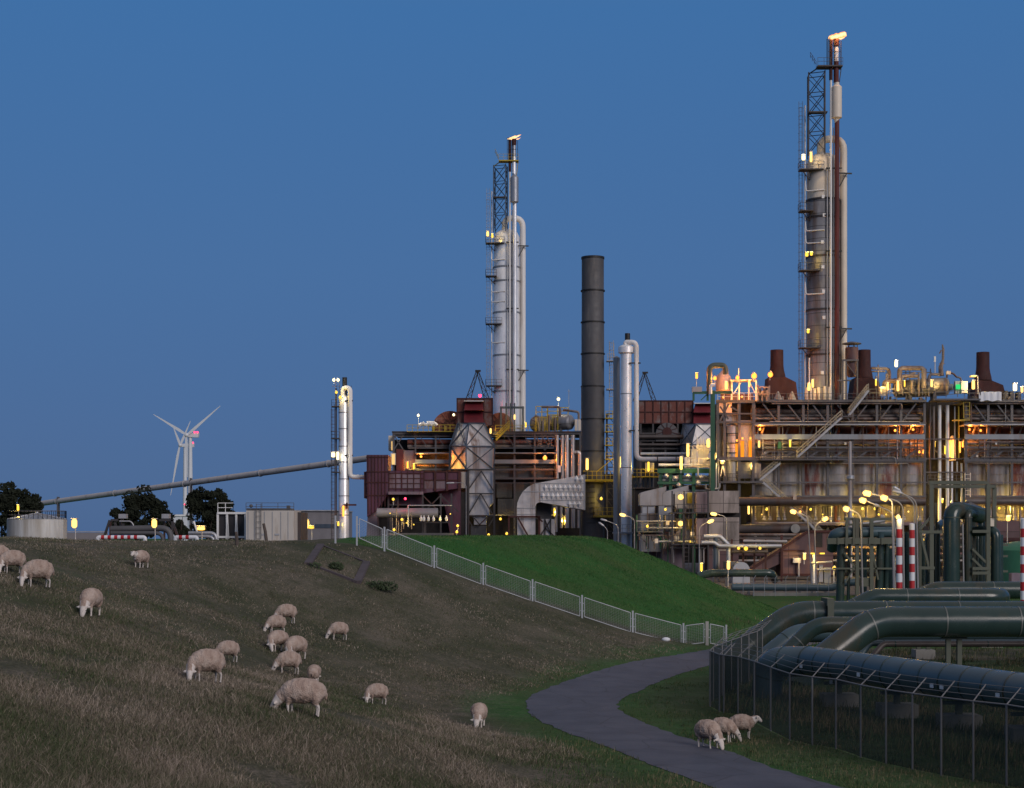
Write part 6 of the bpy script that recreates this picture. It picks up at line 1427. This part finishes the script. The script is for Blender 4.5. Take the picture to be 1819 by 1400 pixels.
t = thing('blue_column', 'bluish grey square column between the two slanted air intakes', 'column', base(1175, d-.5)); vpost(MB(), 1175, 899, 1020, d-.6, .8).build('column_shaft', 'clad_grey', t); bx(MB(), 1137, 1176, 943, 946, d-.8, 4).build('green_beam', 'green_paint', t, smooth=0)
t = thing('purple_shed', 'purplish clad shed rising behind the right end of the green bank', 'building', base(1195, 230)); bx(MB(), 1176, 1212, 947, 1030, 230, 8).build('wall', 'purple_grey', t, smooth=0); bx(MB(), 1175, 1213, 945, 947, 229.6, 9).build('roof', 'purple_steel', t, smooth=0); bx(MB(), 1139, 1174, 950, 980, 231, 4).build('side_block', 'clad_grey', t, smooth=0)
d = 226
t = thing('dark_backdrop', 'dark backdrop filling the gap behind the stair house', 'building', base(1200, 252)); bx(MB(), 1128, 1262, 868, 1000, 252, 5).build('wall', 'shade_dark', t, smooth=0); bx(MB(), 1127, 1263, 866, 868, 251.5, 6).build('roof', 'steel_dark', t, smooth=0); bx(MB(), 1070, 1127, 842, 1000, 283, 6).build('side_backdrop', 'shade_dark', t, smooth=0)  # added dark screen that closes the gaps to the sky
t = thing('service_pipework', 'tangle of thin service pipes and small cabinets in front of the slanted air intakes', 'pipework', base(1190, 227)); ds = 227; rs = random.Random(3)
for k in range(26):
    px = 1132+k*5+rs.uniform(-2, 2); y0 = rs.choice((900, 915, 930, 945)); y1 = rs.choice((960, 975, 1000)); r = rs.choice((.05, .08, .12)); q = rs.uniform(-8, 8)
    pipe('service_pipe', [P(px, y0, ds+rs.uniform(0, 3)), P(px, (y0+y1)/2, ds+1), P(px+q, (y0+y1)/2+2, ds+1), P(px+q, y1, ds+1)], r, rs.choice(('galvanised', 'manifold', 'duct_pale', 'pipe_brown', 'green_paint')), t, .3, 6)
for y, x0, x1, r in ((926, 1130, 1200, .1), (938, 1150, 1212, .16), (951, 1132, 1178, .1), (962, 1160, 1236, .14), (973, 1190, 1250, .1)): pipe('cross_pipe', [P(x0, y, ds), P(x1, y, ds)], r, rs.choice(('galvanised', 'manifold', 'duct_pale')), t, n=8)
for px, y in ((1143, 955), (1166, 962), (1186, 930), (1203, 958), (1230, 950)): bx(MB(), px-3, px+3, y-5, y+3, ds-.4, .4).build('cabinet', rs.choice(('pole_grey', 'stack', 'cream')), t, smooth=0)
m_ = MB(); railing(m_, [P(1132, 944, ds-.5), P(1178, 944, ds-.5)], 1.1, .8, .04); bx(m_, 1132, 1178, 944, 945.5, ds-.5, 2); m_.build('walkway', 'steel_frame', t)
for px, y, pw in ((1182, 905, 140), (1150, 935, 90), (1225, 962, 90)): ball_lamp(t, P(px, y, ds-.6), .2, 'lamp_yellow', 0, power=pw)
t = thing('stair_house', 'open stair house with yellow lit landings beside pale concrete slabs', 'building', base(1245, d))
for y0, y1 in ((874, 912), (921, 968)):
    bx(MB(), 1257, 1313, y0-2, y1-1, d+.5, 5).build('concrete_slab', 'concrete', t, smooth=0); bx(MB(), 1237, 1257, y0, y1, d+.6, 4).build('grey_cladding', 'purple_grey', t, smooth=0); bx(MB(), 1199, 1237, y0, y1-8, d+3, .4).build('back_panel', 'duct_pale', t, smooth=0)
    bx(MB(), 1221, 1230, y0+1, y0+20, d+2.6, .2).build('door', 'yellow_paint', t, smooth=0)
    bx(MB(), 1193, 1258, y1-2, y1, d-.5, 4).build('landing', 'steel_dark', t, smooth=0)
    m_ = MB(); railing(m_, [P(1193, y1-2, d-.4), P(1257, y1-2, d-.4)], 1.1, .9, .045); m_.build('railing', 'steel_dark', t)
    ball_lamp(t, P(1209, y0+9, d+.6), .42, 'lamp_warm', 0, power=240)
bx(MB(), 1256, 1314, 911.5, 919, d+2.5, 3).build('shadow_gap', 'shade_dark', t, smooth=0)  # dark strip paints the shade between the slabs
m_ = MB()
for px in (1194, 1215, 1231, 1258): ground_post(m_, px, 872, d-.1, .2)
ladder(m_, X(1217, d), d-1, 0, Z(915, d), .8, False, .045); m_.build('frame', 'steel_dark', t)
bx(MB(), 1257, 1312, 968, 1020, d+1.5, 4).build('base_wall', 'brown_clad', t, smooth=0)
# ------------------------------------------------------------------ low yard in front of the right furnace
d = 215
t = thing('coal_chute', 'reddish brown clad sloping chute with a boxy head below the burner row', 'chute', base(1420, d))
pr(MB(), [(1333, 1013), (1434, 946), (1480, 943), (1480, 1022), (1388, 1022), (1388, 1000), (1360, 1013)], d, 5).build('casing', 'brown_clad', t, smooth=0)
m_ = MB(); m_.bar(P(1333, 1012, d-.1), P(1434, 945, d-.1), .35); hb(m_, 1434, 1480, 944, d-.1, .3); hb(m_, 1388, 1442, 1021, d-.1, .3); vpost(m_, 1388.5, 950, 1022, d-.2, .3); hb(m_, 1388, 1430, 978, d-.1, .15); m_.build('edge_beam', 'rust', t)
bx(MB(), 1450, 1461, 947, 972, d-.1, .2).build('opening', 'shade_dark', t, smooth=0); bx(MB(), 1409, 1423, 991, 1000, d-.6, .5).build('control_box', 'pole_grey', t, smooth=0); vpost(MB(), 1419, 1000, 1024, d-.5, .2).build('post', 'duct_pale', t)
tube_lamp(t, P(1429, 989, d-1), .8, .2, 'lamp_warm', 1., power=260)
t = thing('brown_end_wall', 'reddish clad wall at the right edge behind the green domed tank', 'wall', base(1800, d)); bx(MB(), 1768, 1850, 925, 1040, d, 4).build('cladding', 'brown_clad', t, smooth=0); hb(MB(), 1767, 1850, 958, d-.2, .4).build('beam', 'rust', t)
d = 205
t = thing('silver_pipe_rack', 'bent silver pipes on white legs left of the brown chute', 'pipe rack', base(1290, d))
pipe('pipe', [P(1250, 953, d), P(1279, 953, d), P(1294, 968, d), P(1294, 1000, d)], .28, 'clad_grey', t, .6)
pipe('pipe', [P(1246, 964, d-.5), P(1268, 964, d-.5), P(1277, 970, d-.5), P(1388, 970, d-.5)], .26, 'clad_grey', t, .6)
pipe('pipe', [P(1300, 980, d), P(1364, 980, d)], .24, 'pipe_brown', t); pipe('pipe', [P(1320, 961, d+1), P(1398, 962, d+1)], .2, 'duct_pale', t)
m_ = MB()
for px in (1268, 1276.5): m_.cyl((X(px, d), d, -.1), P(px, 977, d), .13, n=8)
hb(m_, 1266, 1294, 977, d, .18); m_.build('white_leg', 'duct_pale', t)
m_ = MB()
for px in (1300, 1320, 1340, 1360, 1388): ground_post(m_, px, 958, d+1, .22)
m_.build('brown_leg', 'rust', t); pipe('dark_riser', [P(1271, 955, d), P(1271, 1012, d)], .3, 'steel_blue', t)
for px, y in ((1325, 974.5), (1312, 974), (1350, 974)): ball_lamp(t, P(px, y, d-1), .2 if px != 1325 else .28, 'lamp_yellow', 0, power=40)
d = 200; t = thing('arched_shelter', 'small grey arched shelter at the right foot of the green bank', 'shelter', base(1318, d)); c = P(1317, 1012, d); m_ = MB(); n = 14
m_.prism([(c.x+1.05*math.cos(math.pi*k/n), c.z-.1+1.05*math.sin(math.pi*k/n)) for k in range(n+1)]+[(c.x-1.05, -.1), (c.x+1.05, -.1)], d, d+4); m_.build('vault', 'clad_grey', t); bx(MB(), 1290, 1309, 998, 1016, d+1, 3).build('side_wall', 'stack', t, smooth=0)
d = 188; t = thing('low_green_pipe', 'low dark green pipe lying in front of the arched shelter', 'pipe', base(1310, d))
pipe('pipe_shell', [P(1240, 1024, d), P(1262, 1018, d), P(1371, 1018, d), P(1376, 1030, d+2)], .45, 'green_pipe', t, .8, 16)
m_ = MB()
for px in (1290, 1335, 1362): ground_post(m_, px, 1024, d, .25)
m_.build('support', 'stack', t)
d = 160; t = thing('ground_pipe', 'long low dark pipe running along the yard behind a thin post fence', 'pipe', base(1400, d)); pipe('pipe_shell', [P(1300, 1043, d), P(1480, 1044, d), P(1490, 1036, d), P(1520, 1034, d)], .36, 'green_pipe_skylit', t, .8, 16); bx(MB(), 1338, 1500, 1053, 1060, d-3, .4).build('kerb_wall', 'concrete_plain', t, smooth=0)
m_ = MB()
for px in (1330, 1376, 1420, 1466): ground_post(m_, px, 1046, d, .25)
m_.build('support', 'stack', t)
t = thing('post_fence', 'thin posted wire fence in front of the long low yard pipe', 'fence', base(1400, 156)); m_ = MB()
for px in range(1320, 1490, 19): x = X(px, 156); m_.tube([(x, 156, -.1), (x, 156, 1.75), (x+.2, 156, 2.)], .035, 6)
m_.build('posts', 'galvanised', t); m_ = MB()
for z in (.5, 1., 1.4, 1.75): m_.bar((X(1320, 156), 156, z), (X(1486, 156), 156, z), .02)
m_.build('wires', 'galvanised', t)
d = 200; t = thing('pump_skid', 'pale pump skid with two small hooded lamps left of the green pipe racks', 'pump skid', base(1460, d))
for x0, x1, y0, y1, mt in ((1455, 1462, 1003, 1034, 'duct_pale'), (1464, 1476, 1008, 1036, 'concrete_plain'), (1441, 1452, 998, 1012, 'purple_grey')): bx(MB(), x0, x1, y0, y1, d, 1).build('cabinet', mt, t, smooth=0)
pipe('riser_pipe', [P(1446, 985, d-.3), P(1446, 1038, d-.3)], .22, 'white_pipe', t); pipe('cross_pipe', [P(1440, 1000, d-.5), P(1478, 998, d-.5)], .13, 'duct_pale', t); pipe('cross_pipe', [P(1452, 1012, d-.5), P(1480, 1011, d-.5)], .13, 'duct_pale', t)
for px in (1443.5, 1461): bx(MB(), px-4, px+4, 982, 984.5, d-1, .8).build('lamp', 'lamp_yellow', t, smooth=0)
bulb(t, P(1452, 990, d-1.5), 'lamp_yellow', 200)
ball_lamp(t, P(1482, 1009, d-20), .22, 'lamp_yellow', 2.2, power=90)
# hidden middle: dark mass behind the rack so that no plain shows through
t = thing('yard_pipework', 'dense brownish pipework between the lower duct and the silver pipes', 'pipework', base(1400, 232)); d = 232
bx(MB(), 1313, 1640, 950, 1022, d+4, 4).build('back_wall', 'shade_dark', t, smooth=0); bx(MB(), 1640, 1850, 935, 1030, d+4, 4).build('back_wall', 'shade_dark', t, smooth=0)
rs = random.Random(5)
for k in range(44):
    px = 1305+k*12+rs.uniform(-4, 4); y0 = rs.choice((948, 955, 965)); r = rs.choice((.1, .14, .2)); pipe('riser_pipe', [P(px, y0, d+rs.uniform(0, 2)), P(px, 1018, d+1)], r, rs.choice(('manifold', 'pipe_brown', 'duct_pale', 'rust')), t, n=8)
for y, r, mt in ((957, .25, 'pipe_brown'), (972, .2, 'manifold'), (985, .3, 'brown_clad'), (996, .18, 'duct_pale'), (950, .2, 'manifold')): pipe('cross_pipe', [P(1306, y, d-.6), P(1860, y, d-.6)], r, mt, t, n=10)
for px, y in ((1507, 972), (1530, 978), (1548, 968), (1538, 985), (1790, 972), (1640, 960), (1615, 980)): ball_lamp(t, P(px, y, d-1.5), .18, 'lamp_yellow', 0, power=220)
# ------------------------------------------------------------------ olive green pipe racks and upright pipes
d = 140
t = thing('olive_rack', 'olive green steel rack carrying a fat horizontal pipe left of the striped posts', 'pipe rack', base(1530, d))
bx(MB(), 1470, 1586, 956, 966.5, d-.4, .4).build('plate_beam', 'olive_steel', t, smooth=0)
m_ = MB()
for px in (1489, 1503, 1516, 1545, 1567): bx(m_, px-1.4, px+1.4, 955, 967.5, d-.5, .1)
for px in (1522.5, 1548): ground_post(m_, px, 920, d, .3)
for px in (1504, 1517, 1530): vpost(m_, px, 920, 956, d-.1, .2)
hb(m_, 1500, 1595, 922, d, .25); hb(m_, 1502, 1598, 932, d+2, .18); hb(m_, 1480, 1586, 1010, d, .15); m_.bar(P(1500, 982, d), P(1522, 1012, d), .15); m_.bar(P(1549, 975, d), P(1560, 1030, d), .15); m_.bar(P(1522, 1000, d), P(1502, 1035, d), .12); m_.build('frame', 'olive_steel', t)
pipe('fat_pipe', [P(1478, 975, d+2), P(1480, 946, d+.5), P(1590, 945, d+.5)], .46, 'green_pipe_skylit', t, .8, 20)
MB().tube([P(1564, 945, d+.4), P(1564, 957, d+.4)], [.5, .25], 14).build('nozzle', 'green_pipe_skylit', t)
for px, r in ((1494.5, .36), (1564, .36), (1576, .22), (1509, .14)): pipe('upright_pipe', [P(px, 966, d+.6), (X(px, d), d+.6, -.1)], r, 'green_pipe', t, n=16)
bx(MB(), 1530, 1548, 1027, 1042, d, 2).build('pump_box', 'olive_steel', t, smooth=0)
pipe('grey_pipe', [P(1530, 931, d+3), P(1572, 925, d+3)], .12, 'galvanised', t); m_ = MB(); bx(m_, 1565, 1568, 914, 931, d+3, .2); bx(m_, 1569, 1571.5, 915, 932, d+3, .2); m_.build('strut', 'galvanised', t)
t = thing('portal_rack', 'tall olive green portal frame around two upright green pipes with domed bends', 'pipe rack', base(1700, d))
for px, y0 in ((1654.5, 855), (1755, 860), (1766, 866)): ground_post(MB(), px, y0, d-.4 if px < 1760 else d+2, .34).build('portal_post', 'olive_steel', t, smooth=0)
bx(MB(), 1651, 1756, 854, 860.5, d-.6, .5).build('portal_beam', 'olive_steel', t, smooth=0); bx(MB(), 1653, 1769, 861.5, 867, d+1.6, .5).build('portal_beam', 'olive_steel', t, smooth=0)
m_ = MB()
for a, b, y in ((1632, 1673, 945), (1727, 1757, 944), (1632, 1660, 1009), (1727, 1757, 1010), (1727, 1755, 1018)): hb(m_, a, b, y, d-.5, .25)
for a, b in (((1635, 948), (1655, 1028)), ((1634, 940), (1654, 918)), ((1727, 975), (1752, 1000)), ((1727, 992), (1745, 1010))): m_.bar(P(*a, d-.4), P(*b, d-.4), .2)
for px in (1634, 1665, 1730): ground_post(m_, px, 925 if px < 1640 else 945, d+1.5, .25)
m_.build('brace', 'olive_steel', t)
def upright(px, ytop, r, back, mat='green_pipe', lab='upright_pipe'):
    x = X(px, d); z = Z(ytop, d)-r; o = MB().tube(bend([(x, d, -.2), (x, d, z), (x+back[0], d+back[1], z-back[2])], r*1.45, 10), r, 28).build(lab, mat, t)
    MB().lathe((x, d, Z(920, d)), [(r, 0), (r+.03, 0), (r+.03, .08), (r, .08)], 28, False).build('seam_band', 'olive_steel', o); return o
upright(1690, 888, .72, (3.2, 2.2, .6)); upright(1719.5, 903, .34, (2, 2.4, .4)); upright(1769, 934, .42, (-2.2, 2, .1))
for px, r, y0 in ((1649, .28, 950), (1664, .3, 935), (1743, .3, 925), (1737, .18, 950)): pipe('rear_pipe', [(X(px, d+3), d+3, -.1), P(px, y0, d+3), P(px+9, y0-6, d+5)], r, 'green_pipe', t, .5, 14)
pipe('slim_pipe', [(X(1710, d), d-.4, -.1), P(1710, 930, d-.4)], .07, 'galvanised', t, n=8)
bx(MB(), 1757.5, 1766, 920, 935, d-.2, .5).build('pale_plate', 'cream', t, smooth=0); bx(MB(), 1741, 1757, 927, 944, d+3, 1.4).build('dark_box', 'stack', t, smooth=0); pipe('roof_duct', [P(1718, 898, d+3), P(1745, 910, d+3)], .4, 'stack', t)
for px, y0, y1 in ((1663, 893, 945), (1656, 900, 940), (1699, 866, 890), (1712, 868, 905)): vpost(MB(), px, y0, y1, d+2.5, .2).build('hanger', 'olive_steel', t, smooth=0)
t = thing('rear_pipe_row', 'row of dark green upright pipes seen through the portal frame', 'pipework', base(1620, 150)); d = 150
for px, r, y0 in ((1630, .4, 930), (1640, .3, 960), (1613, .35, 945), (1600, .3, 950), (1580, .3, 975), (1534, .3, 975), (1680, .3, 930), (1730, .4, 915), (1748, .3, 935), (1775, .35, 950)): pipe('upright_pipe', [(X(px, d), d, -.1), P(px, y0, d)], r, 'green_pipe', t, n=14)
for y in (968, 988, 1015): hb(MB(), 1500, 1790, y, d+.8, .2).build('rail', 'olive_steel', t)
d = 178; t = thing('green_tank', 'green tank with a curved roof at the right edge', 'tank', base(1840, d)); s = d/F
MB().lathe((X(1838, d), d+4, 0), [(58*s, -.2), (58*s, Z(978, d)), (52*s, Z(972, d)), (36*s, Z(966, d)), (14*s, Z(962, d)), (.1, Z(961, d))], 40).build('shell', 'green_tank', t); bx(MB(), 1797, 1812, 1018, 1045, d-6, 1).build('side_box', 'purple_grey', t, smooth=0)
# ------------------------------------------------------------------ red and white posts
def striped_post(px, r, ytop, ystripe, step, n, d, label, white=True):
    t = thing('striped_post', label, 'post', base(px, d), 'red and white banded posts'); x = X(px, d); z = Z(ytop, d); zs = Z(ystripe, d)
    MB().lathe((x, d, 0), [(r, zs), (r, z), (r*.4, z+.06)], 18).build('cap_section', 'white_stripe', t)
    for k in range(n):
        a, b = Z(ystripe+step*k, d), Z(ystripe+step*(k+1), d)
        if a < -.1: break
        MB().lathe((x, d, 0), [(r+.003, max(b, -.2)), (r+.003, a)], 18).build('band', 'red_stripe' if k % 2 == 0 else 'white_stripe', t)
    return t
sp = striped_post(1597.3, .205, 922, 940, 15.7, 11, 110, 'left striped post with a glowing lamp on its top')
ball_lamp(sp, P(1595.5, 919, 109.9), .17, 'lamp_street', 0, power=60)
striped_post(1620, .185, 931, 941.5, 15, 11, 111, 'middle striped post standing among bare lamp poles')
striped_post(1818, .2, 922, 939, 15.8, 11, 108, 'striped post cut by the right edge in front of the green tank')
# ------------------------------------------------------------------ street lamps
def street_lamp(head, knee, foot, d, label, lit=True, hd=None, r=.06, power=190, double=None, hl=None):
    hd = hd or d; p0 = Vector((X(foot[0], d), d, foot[1] if len(foot) > 1 else 0)); kn = P(*knee, d); h = P(*head, d)
    t = thing('street_lamp', label, 'street lamp', p0, 'street lamps of the plant')
    MB().tube(bend([p0-Vector((0, 0, .1)), kn, h], .9, 6), [.085]*1+[r*.85]*(len(bend([p0, kn, h], .9, 6))-1), 8).build('pole', 'pole_dull', t)
    dr = (h-kn); dr.z *= .7; dr.normalize(); L_ = hl or .8
    o = MB().tube([h-dr*.1, h+dr*.05, h+dr*L_*.8, h+dr*L_], [.06, .13, .15, .05], 8).build('lamp_head', 'pole_grey', t)
    if lit:
        g_ = MB(); c = h+dr*L_*.45-Vector((0, .14, .09)); g_.tube([c-dr*L_*.5, c-dr*L_*.3, c+dr*L_*.35, c+dr*L_*.58], [.06, .23, .23, .06], 10); g_.build('glowing_lens', 'lamp_street', o); bulb(o, c-Vector((0, .35, .6)), 'lamp_street', power)
    return t
street_lamp((1111, 915), (1127, 921), (1127, 2.5), 215, 'lit street lamp leaning left in front of the foot of the silver vessel')
street_lamp((1077, 925), (1098, 933), (1098, 2.5), 214, 'unlit street lamp with a reddish head left of the foot of the silver vessel', False)
street_lamp((1072, 934), (1079, 941), (1079, 2.5), 213, 'smallest unlit street lamp low on the left of the silver vessel', False)
street_lamp((1273, 913), (1291, 918), (1291,), 205, 'lit street lamp in front of the concrete slabs with its pole on the right')
street_lamp((1257, 927), (1242, 936), (1242,), 200, 'lit street lamp in front of the stair house with its pole on the left')
street_lamp((1414, 909), (1435, 917), (1443,), 161, 'lit street lamp on a leaning pole left of its twin above the brown chute', hl=.62)
street_lamp((1461, 923), (1447, 934), (1450,), 165, 'lit street lamp facing right beside a leaning lamp pole above the brown chute', hl=.62)
street_lamp((1547, 876), (1604, 893), (1606,), 118, 'highest lit street lamp with the longest arm above the striped posts', hl=.62)
street_lamp((1576, 885), (1585, 890), (1588,), 116, 'lit street lamp just right of and below the highest lit one', hl=.55)
street_lamp((1538, 889), (1587, 911), (1590,), 124, 'lit street lamp under the long arm of the highest lit lamp', hl=.55)
street_lamp((1508, 904), (1529, 914), (1533,), 126, 'lowest lit street lamp on a slim pole above the fat horizontal pipe', hl=.5)
street_lamp((1600, 876), (1628, 888), (1631,), 120, 'unlit double looking street lamp right of the lit lamps', False, hl=.65)
street_lamp((1598, 872), (1624, 893), (1625,), 122, 'unlit street lamp directly behind another unlit lamp right of the lit ones', False, hl=.6)
street_lamp((1560, 899), (1586, 910), (1610,), 128, 'thin unlit lamp arm crossing behind the left striped post', False, hl=.35)
street_lamp((806, 858), (828, 857), (828,), 262, 'tall unlit lamp pole in front of the silver clad duct under the left inlet house', False, hl=1.2)
def yard_light(px, y, d, label, r=.2, h=.9, mat='lamp_warm', power=300): 
    p = P(px, y, d); t = thing('yard_lamp', label, 'lamp', (p.x, d, 0), 'lamps on short posts'); MB().tube([(p.x, d+r+.08, -.1), (p.x, d+r+.08, p.z+h/2)], .06, 8).build('pole', 'pole_grey', t); tube_lamp(t, p, h, r, mat, power=power)
yard_light(1294, 1005, 186, 'bright yellow lamp low in front of the grey arched shelter', .2, .85)
yard_light(1246, 1008, 195, 'dim yellow lamp at the foot of the green bank', .16, .9, 'lamp_yellow')
yard_light(1791, 921.5, 205, 'round yellow lamp on a thin pole near the right edge', .3, .6)
yard_light(1641, 997, 200, 'tiny pale lamp seen through the olive racks', .15, .3, 'lamp_white', 60)
